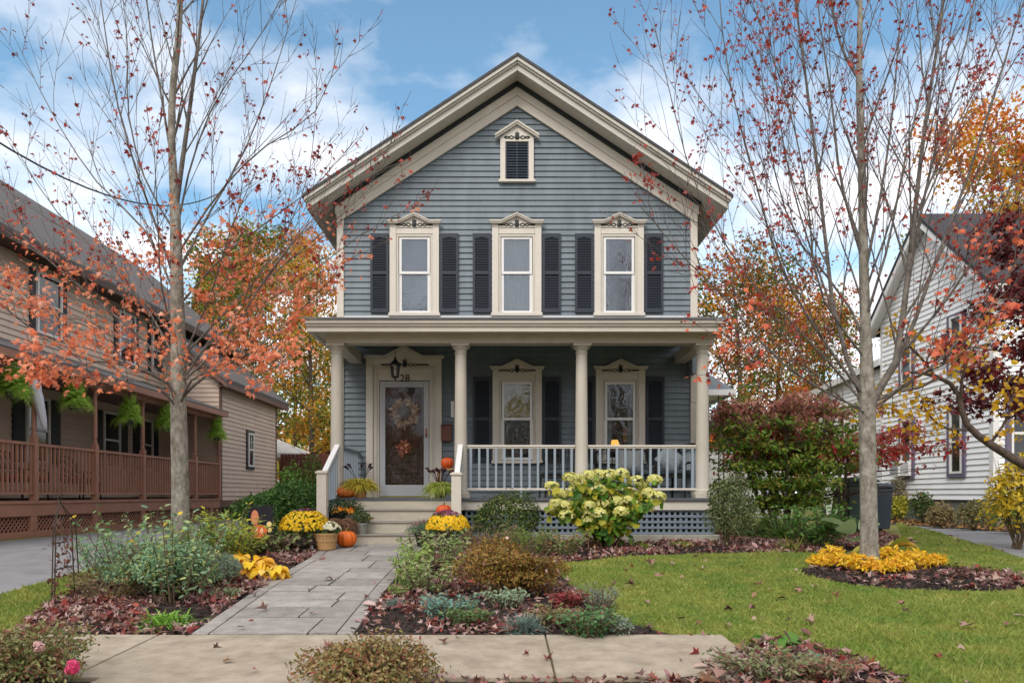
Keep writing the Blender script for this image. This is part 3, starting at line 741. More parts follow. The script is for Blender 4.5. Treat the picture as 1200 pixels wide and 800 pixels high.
CONC = mat('sidewalk_concrete', '#9c8d7b', 0.9, 0.14, 5.5, 0.8, 220, c2='#c0b29f')
BR0 = BR
sheet('ground', [(-300, -60), (300, -60), (300, 400), (-300, 400)], 0, SOIL)
# street behind the camera, and a kerb
sheet('street', [(-120, -12), (120, -12), (120, -2.2), (-120, -2.2)], .004, ASPH)
m = MB(); m.box(-120, 120, -2.2, -2.05, g(-2) - .02, g(-2) + .06); tag(m.build('street_kerb', CONC), kind='structure')
# sidewalk slabs
m = MB(); jx = [X_(643, 5.0) + 1.52 * k for k in range(-40, 40)]
SWY0, SWY1 = 4.32, 5.42
def gz(y, o=0): return g(y) + o
jx = [X_(110 - 0, 4.25) - 2.2 * k for k in range(12, 0, -1)] + [X_(152, 5.0)] + [X_(643, 5.0)] + [X_(868, 5.0)]
for i in range(len(jx) - 1):
    a, b = jx[i] + .006, jx[i + 1] - .006; t = .030
    ys = [SWY0, SWY1]
    wob = random.uniform(-.004, .004)
    m.add([(a, SWY0, gz(SWY0) - .05), (b, SWY0, gz(SWY0) - .05), (b, SWY1, gz(SWY1) - .05), (a, SWY1, gz(SWY1) - .05),
           (a, SWY0, gz(SWY0) + t + wob), (b, SWY0, gz(SWY0) + t + wob), (b, SWY1, gz(SWY1) + t + wob), (a, SWY1, gz(SWY1) + t + wob)],
          [(0, 3, 2, 1), (4, 5, 6, 7), (0, 1, 5, 4), (1, 2, 6, 5), (2, 3, 7, 6), (3, 0, 4, 7)])
tag(m.build('sidewalk', CONC, bevel=.008), kind='structure')
# concrete apron of the sidewalk reaching the street, left of the middle planting
m = MB(); a, b = X_(118, 4.3), X_(395, 4.3)
m.add([(a, 2.5, gz(2.5) + .028), (b, 2.5, gz(2.5) + .028), (b, SWY0 - .012, gz(SWY0) + .03), (a, SWY0 - .012, gz(SWY0) + .03)], [(0, 1, 2, 3)])
tag(m.build('sidewalk_apron', CONC), kind='structure')
# walk outline in world coordinates from its traced edges
PL = [G(226, 746), G(292, 700), G(330, 675), G(364, 656), G(372, 648), G(366, 643)]
PR = [G(416, 744), G(437, 715), G(455, 690), G(474, 668), G(492, 650), G(495, 642)]
y_end = 10.89
PL[0] = (PL[0][0], SWY1 + .01); PR[0] = (PR[0][0], SWY1 + .01); PL[-1] = (PL[-1][0], y_end); PR[-1] = (PR[-1][0] + .02, y_end)
def edge(E, y):
    for (x0, y0), (x1, y1) in zip(E[:-1], E[1:]):
        if y <= y1: return x0 + (x1 - x0) * max(0, (y - y0)) / (y1 - y0)
    return E[-1][0]
sheet('walk_base', PR + PL[::-1], .006, mat('joint_sand', '#2e2a26', .95, .2, 20))
PAV = mat('slate_paver', '#8f8984', 0.8, 0.2, 7, 0.7, 45, island=0.17)
m = MB(); rr = random.Random(5); y = SWY1 + .02
while y < y_end - .05:
    h = rr.choice([.40, .40, .54, .32]); h = min(h, y_end - .01 - y); yc = y + h / 2
    xl = edge(PL, yc) + .14; xr = edge(PR, yc) - .14; x = xl - rr.uniform(0, .05); first = True
    while x < xr:
        w = rr.choice([.42, .6, .6, .82, .8]); x2 = x + w
        if xr - x2 < .2: x2 = xr
        # clip the ends of each course along the edge of the walk
        def ex_(xx, yy):
            return min(max(xx, edge(PL, yy) + .135), edge(PR, yy) - .135)
        j = .009; zz = .034 + rr.uniform(-.003, .003)
        jy = .030; c = [(ex_(x + j, y + jy), y + jy), (ex_(x2 - j, y + jy), y + jy), (ex_(x2 - j, y + h - j), y + h - j), (ex_(x + j, y + h - j), y + h - j)]
        if x2 >= xr: c[1] = (edge(PR, y + j) - .135, y + j); c[2] = (edge(PR, y + h - j) - .135, y + h - j)
        if first: c[0] = (edge(PL, y + j) + .135, y + j); c[3] = (edge(PL, y + h - j) + .135, y + h - j)
        m.add([(p[0], p[1], g(p[1]) + .002) for p in c] + [(p[0], p[1], g(p[1]) + zz) for p in c],
              [(4, 5, 6, 7), (0, 1, 5, 4), (1, 2, 6, 5), (2, 3, 7, 6), (3, 0, 4, 7)])
        first = False; x = x2
    y += h
for E, sg in ((PL, 1), (PR, -1)):                    # soldier border
    y = SWY1 + .02
    while y < y_end - .02:
        y2 = min(y + .42, y_end); j = .004; a0, a1 = edge(E, y + j), edge(E, y2 - j); w = .125 * sg; zz = .034 + rr.uniform(-.002, .003)
        c = [(a0, y + j), (a0 + w, y + j), (a1 + w, y2 - j), (a1, y2 - j)]
        if sg < 0: c = [c[1], c[0], c[3], c[2]]
        m.add([(p[0], p[1], g(p[1]) + .002) for p in c] + [(p[0], p[1], g(p[1]) + zz) for p in c],
              [(4, 5, 6, 7), (0, 1, 5, 4), (1, 2, 6, 5), (2, 3, 7, 6), (3, 0, 4, 7)]); y = y2
tag(m.build('walk', PAV, bevel=.003), kind='structure')
# drives
LD = [(-8.5, -2.0), (-5.05, -2.0), (-5.05, 8), (-5.0, 12), (-4.7, 14), (-4.4, 30), (-8.5, 30)]
sheet('driveway', LD, .008, ASPH)
RD = [G(1230, 665), G(1200, 655), G(1150, 639), G(1100, 624), G(1050, 612), G(1000, 610), (8.0, 26), (9.9, 26), (10.3, 18), (10.6, 14.4), (11.4, 11.2), (14, 9.6), (14, 8)]
sheet('neighbour_driveway', RD, .008, ASPH)
# planting beds
BEDL = [(X_(18, 5.46), SWY1 + .05)] + [PL[0]] + [(edge(PL, y) - .0, y) for y in (6, 7, 8, 9, 10, 10.85)] + [(-3.1, 11.8), (-4.4, 13.2), (-4.95, 12.6)] + [G(180, 650), G(130, 672), G(75, 700), G(40, 722)]
BEDR = [(edge(PR, SWY1 + .05), SWY1 + .05), G(842, 749), G(800, 748), G(735, 731), G(682, 703), G(655, 672), G(650, 661), G(760, 651), G(900, 649), G(985, 650), G(1075, 640), G(1060, 632), G(1010, 620), (7.2, 13.8), (3.7, 14.5), (3.75, 11.6), (-.6, 11.7), (-.8, 10.9)] + [(edge(PR, y), y) for y in (10.8, 10, 9, 8, 7, 6)]
c0 = G(1042, 667); BEDT = [(c0[0] + 1.24 * math.cos(a) * (1 + .05 * math.sin(3 * a)), 8.05 + .92 * math.sin(a) * (1 + .06 * math.cos(2 * a))) for a in np.linspace(0, 2 * math.pi, 28, endpoint=False)]
BEDV = [G(805, 799), G(840, 772), G(880, 755), G(930, 752), G(985, 768), G(1025, 784), G(1060, 802), (1.9, 3.2), (1.0, 3.2), (.95, 4.2)]
BEDN = [(11.9, 12.0), (11.95, 17.3), (11.9, 25), (10.35, 25), (10.4, 18), (10.75, 14.4), (11.6, 11.3), (15, 10.6), (15, 12)]
VERGE = [(-.9, 2.6), (2.4, 2.6), (1.05, 4.29), (-.55, 4.29)]
for nm, pts in (('left_bed_soil', BEDL), ('right_bed_soil', BEDR), ('tree_ring_soil', BEDT), ('verge_bed_soil', BEDV), ('neighbour_bed_soil', BEDN), ('verge_soil', VERGE), ('verge_corner_soil', [(-3.6, 2.6), (-2.0, 2.6), (-1.95, 4.28), (-3.6, 4.28)])):
    if nm == 'verge_bed_soil': off = .006
    elif nm == 'verge_soil': off = .010
    else: off = .012
    sheet(nm, pts, off, MULCH)

# ---- scatter on the ground: mulch chips, fallen leaves, grass
def rand_in(poly, n, rng):
    P_ = np.array(poly); lo = P_.min(0); hi = P_.max(0); xs = []; ys = []
    tot = 0
    while tot < n:
        x = rng.uniform(lo[0], hi[0], n); y = rng.uniform(lo[1], hi[1], n); k = inpoly(x, y, poly)
        xs.append(x[k]); ys.append(y[k]); tot += k.sum()
    return np.concatenate(xs)[:n], np.concatenate(ys)[:n]
rng = np.random.default_rng(11)
T_CURL2 = t_maple(-1.1); T_CURL3 = t_maple(.9)
def litter(name, poly, n, size, m, lift=.02, seed=1, T=T_CURL, tilt=.45, clump=True, label=None):
    rg = np.random.default_rng(seed)
    x, y = rand_in(poly, n * 2 if clump else n, rg)
    if clump:
        k = (np.sin(x * 3.1 + seed) * np.cos(y * 2.7 + seed * 2) + np.sin(x * 7 + y * 5) * .5 + rg.normal(0, .6, len(x))) > .02
        x, y = x[k], y[k]
    z = gv(y) + lift + rg.uniform(0, .035, len(x))
    nr = np.stack([rg.normal(0, tilt, len(x)), rg.normal(0, tilt, len(x)), np.ones(len(x))], 1)
    pz = np.stack([x, y, z], 1); sz = size * np.clip(rg.lognormal(-.08, .34, len(x)), .4, 1.9)
    if T is T_CURL:
        k = rg.integers(0, 4, len(x)); V, F = cat2([scatter(t_[0], t_[1], pz[k == i], nr[k == i], sz[k == i] * (1.25 if i == 3 else 1), rg) for i, t_ in enumerate((T_CURL, T_CURL2, T_CURL3, T_OVAL))])
    else: V, F = scatter(T[0], T[1], pz, nr, sz, rg)
    return tag(build_np(name, V, F, m), label, kind='stuff')
LITTER = leafmat('fallen_leaf_mix', ['#5c282a', '#94686a', '#b89a96', '#7a4038', '#a98a7e', '#6a2c2e', '#ccb2aa', '#8e6c50', '#9a3c3a', '#5a3c34', '#b89c90', '#4c2a24', '#7c5a44'], .6, .15)
LITTER2 = leafmat('fallen_brown_mix', ['#6b4a30', '#a47a48', '#8a5a38', '#b9975e', '#5a4034', '#99704a'], .7, .15)
CHIPS = leafmat('mulch_chip_mix', ['#1e1714', '#33261f', '#45342a', '#2a201b', '#58463a'], .9, 0)
T_CHIP = ([(0, -.1, 0), (1, -.12, .03), (1, .1, .05), (0, .12, 0)], [(0, 1, 2), (0, 2, 3)])
litter('fallen_leaves', BEDL, 7600, .058, LITTER, seed=1)
litter('fallen_leaves', BEDR, 10500, .056, LITTER, seed=2)
litter('fallen_leaves', BEDT, 420, .055, LITTER, seed=3)
BEDT_R = [(5.15, 7.5), (5.75, 7.6), (5.8, 8.3), (5.2, 8.4)]
litter('fallen_leaves', BEDT_R, 240, .06, LITTER, seed=14, clump=False)
litter('fallen_leaves', BEDV, 800, .062, LITTER, seed=4, clump=False)
litter('fallen_leaves', BEDN, 1500, .10, LITTER2, seed=5, clump=False)
litter('fallen_leaves', [(-.5, 4.05), (1.2, 4.05), (1.1, 4.30), (-.5, 4.30)], 120, .06, LITTER, seed=6, clump=False)
for i, (poly, n) in enumerate(((BEDL, 7000), (BEDR, 9000), (BEDT, 2600), (BEDV, 1200))):
    litter('mulch_chips', poly, n, .05, CHIPS, lift=.012, seed=20 + i, T=T_CHIP, tilt=.3, clump=False)
LAWNR = [G(842, 750), G(800, 748), G(735, 731), G(682, 703), G(655, 672), G(650, 661), G(760, 651), G(900, 649), G(985, 650), G(1075, 640), G(1060, 632), G(1050, 613), G(1100, 625), G(1150, 640), G(1200, 656), (7.6, 6.6), (8.0, 4.0), (3.2, 2.2), (1.85, 3.2), G(1060, 802), G(1025, 784), G(985, 768), G(930, 752), G(880, 755)]
LAWNL = [(-5.04, 4.0), (-4.0, 5.6), G(40, 722), G(75, 700), G(130, 672), G(180, 650), (-4.98, 11.5)]
GRASS = leafmat('lawn_grass_mix', ['#668a36', '#8ea24a', '#a4b058', '#789440', '#c4bc7c', '#587c30', '#a8aa5c', '#a08f5c'], .6, .3, .2, patch=(2.2, '#5a8030', '#a2a050'))
def lawn(name, poly, dens, seed, holes=(), label=None):
    rg = np.random.default_rng(seed); P_ = np.array(poly); lo, hi = P_.min(0), P_.max(0)
    n = int((hi[0] - lo[0]) * (hi[1] - lo[1]) * dens); x = rg.uniform(lo[0], hi[0], n); y = rg.uniform(lo[1], hi[1], n)
    k = inpoly(x, y, poly) & (rg.random(n) < np.clip(1.9 - y / 7.5, .35, 1))
    for h in holes: k &= ~inpoly(x, y, h)
    x, y = x[k], y[k]; n = len(x); z = gv(y)
    pat = np.sin(x * 1.7 + np.sin(y * 2.1) * 1.3) * np.sin(y * 1.9 + x * .6) + .5 * np.sin(x * 5.1 + y * 3.3)
    h = rg.uniform(.018, .045, n) * (1 + .3 * pat) * np.where(rg.random(n) < .03, 1.8, 1); a = rg.uniform(0, 6.283, n); w = rg.uniform(.002, .0042, n) * (.7 + y / 8)
    lean = rg.uniform(.2, 1.0, n) * h; b = rg.uniform(0, 6.283, n)
    V = np.empty((n, 4, 3)); dx, dy = np.cos(a) * w, np.sin(a) * w
    V[:, 0] = np.stack([x - dx, y - dy, z], 1); V[:, 1] = np.stack([x + dx, y + dy, z], 1)
    V[:, 2] = np.stack([x + dx * .7 + np.cos(b) * lean * .4, y + dy * .7 + np.sin(b) * lean * .4, z + h * .6], 1)
    V[:, 3] = np.stack([x + np.cos(b) * lean, y + np.sin(b) * lean, z + h], 1)
    F = np.array([[0, 1, 2], [0, 2, 3]])[None] + (np.arange(n) * 4)[:, None, None]
    return tag(build_np(name, V.reshape(-1, 3), F.reshape(-1, 3), GRASS), kind='stuff')
lawn('lawn_grass', LAWNR, 11500, 1, (BEDT,))
lawn('lawn_grass', LAWNL, 6500, 2)
litter('fallen_leaves', LAWNR, 210, .068, LITTER, lift=.04, seed=33, clump=True, tilt=.25)
litter('fallen_leaves', [PL[0], PR[0], PR[3], PL[3]], 16, .07, LITTER, lift=.045, seed=35, clump=False, tilt=.15)
litter('fallen_leaves', [(-2.6, 4.4), (1.6, 4.4), (1.6, 5.4), (-2.6, 5.4)], 14, .06, LITTER, lift=.035, seed=36, clump=False, tilt=.15)
# ================================================================ LEFT NEIGHBOUR
TAN = mat('taupe_clapboard', '#ccb6a5', 0.6, 0.08, 1.5, .05, island=.03)
BROWN = mat('brown_trim', '#6d4f44', 0.6, 0.1, 3)
BROWN2 = mat('red_brown_porch_paint', '#a0725f', 0.6, 0.12, 3)
DARKW = mat('dark_porch_wall', '#6b5d55', .7, .1)
ROOFG = mat('weathered_grey_shingle', '#5f5b5a', .9, .15, 6, .3, 90)
BLK = mat('black_shutter', '#23262c', .5, .1)
tan = thing('taupe_house', 'taupe two-storey house with brown porch railing and dark roof left of the driveway', 'house', (-10.6, 20, 0))
XW = -10.6
def lput(x, sg=1): return lambda u, o, z: (x + sg * o, u, z)
YA, YB = 8.0, 27.2
m = MB(); clap(m, YA, YB, .72, 6.35, .14, lput(XW), thick=.022); m.build('long_wall', TAN, tan)
m = MB(); clap(m, -17.4, XW, .72, 9.6, .14, lambda u, o, z: (u, YA - o, z), clip=lambda z: (-14 - (9.7 - z) * 1.02, -14 + (9.7 - z) * 1.02) if z > 6.35 else (-99, 99)); m.build('end_wall', TAN, tan)
m = MB(); m.prism([(-17.4, 0), (XW, 0), (XW, 6.35), (-14, 9.5), (-17.4, 6.35)], YB, YB + .05); m.box(-17.42, -17.4, YA, YB, 0, 6.35); m.build('rear_wall', TAN, tan)
m = MB(); m.prism([(XW + .55, 6.12), (-14, 9.42), (-14, 9.52), (XW + .55, 6.22)][::-1], YA - .4, YB + .4); m.prism([(-17.95, 6.12), (-14, 9.42), (-14, 9.52), (-17.95, 6.22)], YA - .4, YB + .4)
m.build('roof', ROOFG, tan)
m = MB(); m.box(XW + .50, XW + .56, YA - .4, YB + .4, 5.98, 6.15); m.box(XW + .01, XW + .50, YA - .35, YB + .35, 6.02, 6.05); m.build('eave_board', mat('dark_brown_eave', '#4e382f', .6, .1), tan)
def nwin(parent, x, y0, y1, z0, z1, sg=1, sh=True, frame=WHITE):
    m = MB(); f = .06
    for a, b, c, e in ((y0, y0 + f, z0, z1), (y1 - f, y1, z0, z1), (y0 + f, y1 - f, z0, z0 + f), (y0 + f, y1 - f, z1 - f, z1), (y0 + f, y1 - f, (z0 + z1) / 2 - .025, (z0 + z1) / 2 + .025)):
        m.box(x, x + sg * .07, a, b, c, e)
    w = m.build('window', frame, parent)
    m = MB(); m.box(x + sg * .028, x + sg * .034, y0 + f, y1 - f, z0 + f, z1 - f); m.build('pane', GLASSD, w)
    if sh:
        s = (y1 - y0) * (.48 if z1 < 4 else .2)
        for a, b in ((y0 - s - .03, y0 - .03), (y1 + .03, y1 + s + .03)):
            m = MB(); m.box(x, x + sg * .04, a, b, z0, z1)
            z = z0 + .08
            while z < z1 - .08: m.box(x + sg * .041, x + sg * .052, a + .04, b - .04, z, z + .025); z += .055
            m.build('shutter', BLK, w)
    return w
GLASSD = mat('dark_glass', '#1d2226', .06, .2, 2, spec=.8)
for a, b in ((15.95, 16.85), (19.35, 20.2), (21.15, 21.95)): nwin(tan, XW + .01, a, b, 4.45, 5.85)
for a, b in ((12.9, 13.7), (15.6, 16.4), (18.6, 19.4), (20.5, 21.2)): nwin(tan, XW + .01, a, b, 1.5, 3.0)
# rear wing
WX = -8.8
m = MB(); clap(m, 21.85, 27.2, .62, 4.5, .14, lput(WX), thick=.022)
clap(m, XW, WX, .72, 6.3, .14, lambda u, o, z: (u, 21.85 - o, z), clip=lambda z: (-99, WX - (z - 4.45) / 1.0) if z > 4.45 else (-99, 99)); m.build('wing_wall', TAN, tan)
m = MB(); m.box(XW, WX, 27.15, 27.2, 0, 4.5); m.build('wing_rear_wall', TAN, tan)
m = MB(); m.prism([(WX + .33, 4.22), (-10.9, 6.2), (-10.9, 6.32), (WX + .33, 4.34)][::-1], 21.5, 27.75); m.build('wing_roof', ROOFG, tan)
m = MB(); m.prism([(WX + .33, 4.05), (-10.7, 5.85), (-10.7, 6.0), (WX + .33, 4.2)][::-1], 21.52, 21.58); m.box(WX + .27, WX + .33, 21.59, 27.7, 4.08, 4.23); m.box(WX, WX + .27, 21.6, 27.7, 4.1, 4.13)
m.box(WX - .01, WX + .035, 21.80, 21.95, .4, 4.3); m.box(WX + .002, WX + .03, 27.1, 27.22, .4, 4.3); m.box(WX - .02, WX + .04, 21.95, 27.1, .4, .62); m.build('wing_trim', BROWN, tan)
wn = nwin(tan, WX + .02, 24.1, 24.62, 1.75, 2.9, sh=False)
m = MB(); m.box(WX + .02, WX + .06, 24.0, 24.09, 1.65, 3.0); m.box(WX + .02, WX + .06, 24.63, 24.72, 1.65, 3.0); m.box(WX + .02, WX + .06, 24.0901, 24.6299, 2.91, 3.0); m.box(WX + .02, WX + .06, 24.0901, 24.6299, 1.65, 1.74); m.build('black_surround', BLK, wn)
m = MB(); m.box(WX + .06, WX + .075, 24.35, 24.37, 2.36, 2.85); m.box(WX + .06, WX + .075, 24.15, 24.57, 2.58, 2.6); m.build('muntins', WHITE, wn)
# porch
PF = .68; YP0, YP1 = 8.0, 21.8
m = MB(); m.box(XW, WX + .05, YP0, YP1, PF - .05, PF); m.build('porch_floor', BROWN2, tan)
m = MB(); m.box(WX - .02, WX + .03, YP0, YP1, PF - .28, PF - .051); m.box(WX - .03, WX + .02, YP0, YP1, -.0, .12)
for y in np.arange(9.2, 21.8, 2.0): m.box(WX - .03, WX + .025, y - .09, y + .09, .12, PF - .28)
m.build('porch_skirt', BROWN2, tan, bevel=.004)
m = MB(); s = .045; z0, z1 = .12, PF - .28; hgt = z1 - z0; y = YP0 - hgt
while y < YP1:
    m.beam((WX - .025, y, z0), (WX - .025, y + hgt, z1), .025, .01, up=(1, 0, 0)); m.beam((WX - .04, y + hgt, z0), (WX - .04, y, z1), .025, .01, up=(1, 0, 0)); y += .105
m.build('lattice', BROWN2, tan)
posts = [9.2, 11.2, 13.23, 15.2, 17.2, 20.1, 21.75]
for y in posts:
    m = MB(); m.box(WX - .055, WX + .055, y - .055, y + .055, PF, PF + 1.2)
    m.lathe([(.045, 1.2), (.05, 1.25), (.03, 1.28), (.045, 1.35), (.04, 2.0), (.035, 2.2), (.05, 2.25), (.035, 2.3), (.045, 2.34)], (WX, y, PF), 12); m.box(WX - .05, WX + .05, y - .05, y + .05, PF + 2.34, PF + 2.62); m.build('porch_post', BROWN2, tan)
for a, b in zip(posts[:-1], posts[1:]):
    m = MB(); m.box(WX - .04, WX + .04, a + .06, b - .06, PF + 1.03, PF + 1.08); m.box(WX - .025, WX + .025, a + .06, b - .06, PF + .12, PF + .16)
    n = int((b - a) / .125)
    for i in range(n):
        y = a + .1 + (b - a - .2) * i / (n - 1); m.box(WX - .018, WX + .018, y - .018, y + .018, PF + .16, PF + 1.03)
    m.build('railing', BROWN2, tan)
m = MB(); m.prism([(WX + .28, 3.20), (WX + .28, 3.34), (XW, 4.1), (XW, 4.0)][::-1], YP0 - .2, YP1 + .02); m.build('porch_roof', ROOFG, tan)
m = MB(); m.box(WX + .2, WX + .29, YP0 - .2, YP1 - .0, 3.16, 3.30); m.box(WX - .08, WX + .08, YP0, YP1, 3.06, 3.28); m.box(WX + .0801, WX + .2, YP0, YP1, 3.17, 3.19); m.build('porch_beam', BROWN2, tan, bevel=.004)
m = MB(); m.box(XW + .03, WX - .081, YP0, YP1, 3.22, 3.24); m.build('porch_ceiling', DARKW, tan)
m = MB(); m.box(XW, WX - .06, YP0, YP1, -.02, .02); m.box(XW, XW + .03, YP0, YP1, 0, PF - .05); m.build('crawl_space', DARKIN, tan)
# ferns, ghost, chairs
def tuft(parent, name, c, n, L, mt, spread=1.0, droop=.6, width=.02, seg=4, up=.6, rg=None, base=.03, rise=.0):
    rg = rg or np.random.default_rng(int(abs(c[0] * 131 + c[1] * 17)) + n)
    V = []; F = []
    for i in range(n):
        a = rg.uniform(0, 6.283); l = L * rg.uniform(.65, 1.15); el = rg.uniform(.25, 1.0) * up
        d = np.array([math.cos(a) * (1 - el * .6) * spread, math.sin(a) * (1 - el * .6) * spread, el]); p = np.array([c[0] + rg.normal(0, base), c[1] + rg.normal(0, base), c[2] + rise])
        w = np.array([-math.sin(a), math.cos(a), 0.0]); tw = rg.normal(0, .5); w = w * math.cos(tw) + np.array([0, 0, 1]) * math.sin(tw); k0 = len(V)
        for s in range(seg + 1):
            t = s / seg; ww = width * (1 - t ** 2) * (.6 + .8 * math.sin(math.pi * min(1, t + .2)))
            q = p + d * l * t + np.array([0, 0, -1]) * droop * l * t * t
            V += [q - w * ww / 2, q + w * ww / 2]
        for s in range(seg):
            j = k0 + 2 * s; F += [(j, j + 1, j + 3), (j, j + 3, j + 2)]
    return build_np(name, V, F, mt, parent)
FERN = leafmat('fern_mix', ['#86ac3c', '#b4d458', '#98c044', '#d0e47c', '#74983a'], .5, .5)
def frond_plant(parent, name, c, n, L, mt, rg):
    """fronds with leaflets either side"""
    V = []; F = []; T = T_LONG
    pos = []; tg = []; nr = []; sz = []
    for i in range(n):
        a = rg.uniform(0, 6.283); l = L * rg.uniform(.6, 1.1); el = rg.uniform(-.3, 2.0)
        h = np.array([math.cos(a), math.sin(a), 0]); s = np.array([-math.sin(a), math.cos(a), 0])
        for j in range(13):
            t = (j + 1) / 13; p = np.array(c) + h * l * t * (1.0 - .38 * abs(el)) + np.array([0, 0, 1]) * l * (el * t - .6 * t * t)
            for sg in (-1, 1):
                p = p + np.array([0, 0, .06]); pos.append(p); tg.append(s * sg + h * .35 + np.array([0, 0, -.2])); nr.append(np.array([0, 0, 1]) + h * .5 + rg.normal(0, .25, 3)); sz.append(l * .26 * math.sin(math.pi * (t * .85 + .12)))
    V, F = scatter(T[0], T[1], np.array(pos), np.array(nr), np.array(sz), rg, np.array(tg))
    return build_np(name, V, F, mt, parent)
for i, (px, py, y, lab) in enumerate(((8, 457, 12.1, 'green fern hanging at the left edge of the photo under the brown porch eave'), (80, 470, 14.3, 'green fern hanging between the white ghost decoration and the next brown post'),
        (146, 488, 16.2, 'green fern hanging just left of the slim maple trunk, third along the brown porch'), (189, 496, 18.6, 'green fern hanging right beside the maple trunk on the brown porch'), (250, 508, 21.4, 'small green fern hanging at the far end of the brown porch'))):
    x = X_(px, y) if i else X_(4, y); yy = y; x = WX + .16; z = Z_(py + 2, FPX * 8.75 / (VX - px)); yy = FPX * 8.75 / (VX - px)
    t = thing('hanging_fern', lab, 'fern', (x, yy, z - .1), 'ferns hanging along the brown porch')
    rg = np.random.default_rng(50 + i); frond_plant(t, 'fronds', (x, yy, z - .02), 230, .43, FERN, rg)
    m = MB(); m.lathe([(.08, -.14), (.12, -.02), (.125, 0)], (x, yy, z), 14); m.build('pot', mat('fern_pot', '#3a3f34', .6) if i == 0 else bpy.data.materials['fern_pot'], t)
    m = MB()
    for k in range(3): m.tube([(x + .12 * math.cos(k * 2.1), yy + .12 * math.sin(k * 2.1), z), (x, yy, 3.14)], .004, 3)
    m.build('hanger', BLACKM, t)
gx, gy, gz_ = WX + .12, 13.1, 2.95
gh = thing('ghost_decoration', 'white gauze ghost decoration hanging slanted on the first brown porch post', 'decoration', (gx, gy, 2.2))
m = MB(); m.lathe([(.02, .32), (.10, .26), (.13, .18), (.11, .08), (.12, .0), (.10, -.2), (.08, -.4), (.05, -.55), (.03, -.62)], (0, 0, 0), 14, rib=.25, ribn=7)
m.v = [(gx + v[0] * .7 + .02, gy + v[1] * 1.1 - (v[2] - .3) * .38 - .1, 2.62 + v[2]) for v in m.v]; m.build('gauze', mat('white_gauze', '#d5d6de', .9, .06), gh, smooth=True)
m = MB(); m.tube([(gx + .02, gy - .1, 2.9), (gx + .02, gy - .1, 3.16)], .004, 4); m.build('string', BLACKM, gh)
CUSH = mat('red_cushion', '#8c2f24', .9, .15)
def armchair(name, lab, cat, x, y, z, rz, group=None, w=.6, cush=CUSH, wood=BLACKM, wick=False):
    t = thing(name, lab, cat, (0, 0, 0), group); h = w / 2
    m = MB(); m.box(-h, h, -.27, .27, .36, .40)
    for k in range(9): xx = -h + .03 + (w - .06) * k / 8; m.box(xx - .012, xx + .012, -.26, .26, .401, .415)
    m.build('seat', wood, t)
    m = MB(); n = 11
    for k in range(n):
        xx = -h + .03 + (w - .06) * k / (n - 1); m.beam((xx, .25, .40), (xx, .40, .92 + .06 * math.sin(math.pi * k / (n - 1))), .014, .014)
    m.tube([(-h, .25, .38), (-h, .38, .86), (-h * .6, .41, .97), (0, .42, 1.0), (h * .6, .41, .97), (h, .38, .86), (h, .25, .38)], .022, 7)
    for zz in (.55, .7, .85): m.beam((-h, .25 + (zz - .4) * .28, zz), (h, .25 + (zz - .4) * .28, zz), .012, .012)
    m.build('backrest', wood, t)
    for sx in (-1, 1):
        m = MB(); m.tube([(sx * h, .33, .64), (sx * h, .1, .64), (sx * h, -.2, .62), (sx * h, -.28, .56), (sx * h, -.26, .36)], .022, 6); m.build('armrest', wood, t)
        for sy in (-.24, .24): m = MB(); m.tube([(sx * (h - .02), sy, .37), (sx * (h + .0), sy * 1.1, .0)], [.022, .017], 6); m.build('leg', wood, t)
    if cush:
        m = MB(); m.box(-h + .03, h - .03, -.25, .24, .417, .50); m.build('cushion', cush, t, bevel=.03)
    t.location = (x, y, z); t.rotation_euler = (0, 0, rz); return t
armchair('porch_chair', 'dark slatted chair nearest the camera behind the brown railing', 'chair', -9.7, 12.4, PF, R(90), 'dark chairs on the brown porch', cush=None)
armchair('porch_chair', 'dark chair with red cushion behind the second brown railing bay', 'chair', -9.75, 14.3, PF, R(95), 'dark chairs on the brown porch', w=.9)
armchair('porch_chair', 'dark chair with red cushion behind the third brown railing bay', 'chair', -9.75, 16.3, PF, R(85), 'dark chairs on the brown porch')
# front porch furniture of the grey house
TEAL = mat('slate_blue_cushion', '#39444c', .9, .1)
WICK = mat('dark_wicker', '#25221f', .7, .3, 40)
armchair('wicker_chair', 'dark wicker armchair on the porch between window and middle columns', 'chair', X_(655, 13.1), 13.1, FZ, R(-15), cush=TEAL, wood=WICK, w=.62)
lv = armchair('wicker_loveseat', 'dark wicker loveseat with slate cushion under the right porch window', 'sofa', X_(733, 13.3), 13.3, FZ, R(0), cush=TEAL, wood=WICK, w=1.05)
armchair('wicker_chair', 'dark wicker armchair in the right corner of the porch', 'chair', X_(795, 12.95), 12.95, FZ, R(-50), cush=TEAL, wood=WICK, w=.66)
def pillow(name, lab, c, w, h, ry, mt):
    m = MB(); n = 9; vs = []
    for i in range(n):
        for j in range(n):
            u, v = i / (n - 1) * 2 - 1, j / (n - 1) * 2 - 1; t = .075 * math.sqrt(max(0, (1 - u ** 4) * (1 - v ** 4))); e = 1 - .06 * (u * u * v * v < .5) * (abs(u) + abs(v)) / 2
            vs.append((u * w / 2 * e, -t, v * h / 2 * e)); 
    m.add(vs, [(i * n + j, (i + 1) * n + j, (i + 1) * n + j + 1, i * n + j + 1) for i in range(n - 1) for j in range(n - 1)])
    m.add([(a, -b, c_) for a, b, c_ in vs], [(i * n + j, i * n + j + 1, (i + 1) * n + j + 1, (i + 1) * n + j) for i in range(n - 1) for j in range(n - 1)])
    M = Matrix.Translation(c) @ Matrix.Rotation(ry, 4, 'Y') @ Matrix.Rotation(R(-14), 4, 'X'); m.v = [tuple(M @ Vector(v)) for v in m.v]
    return tag(m.build(name, mt, None, smooth=True, loc=c), lab, 'pillow')
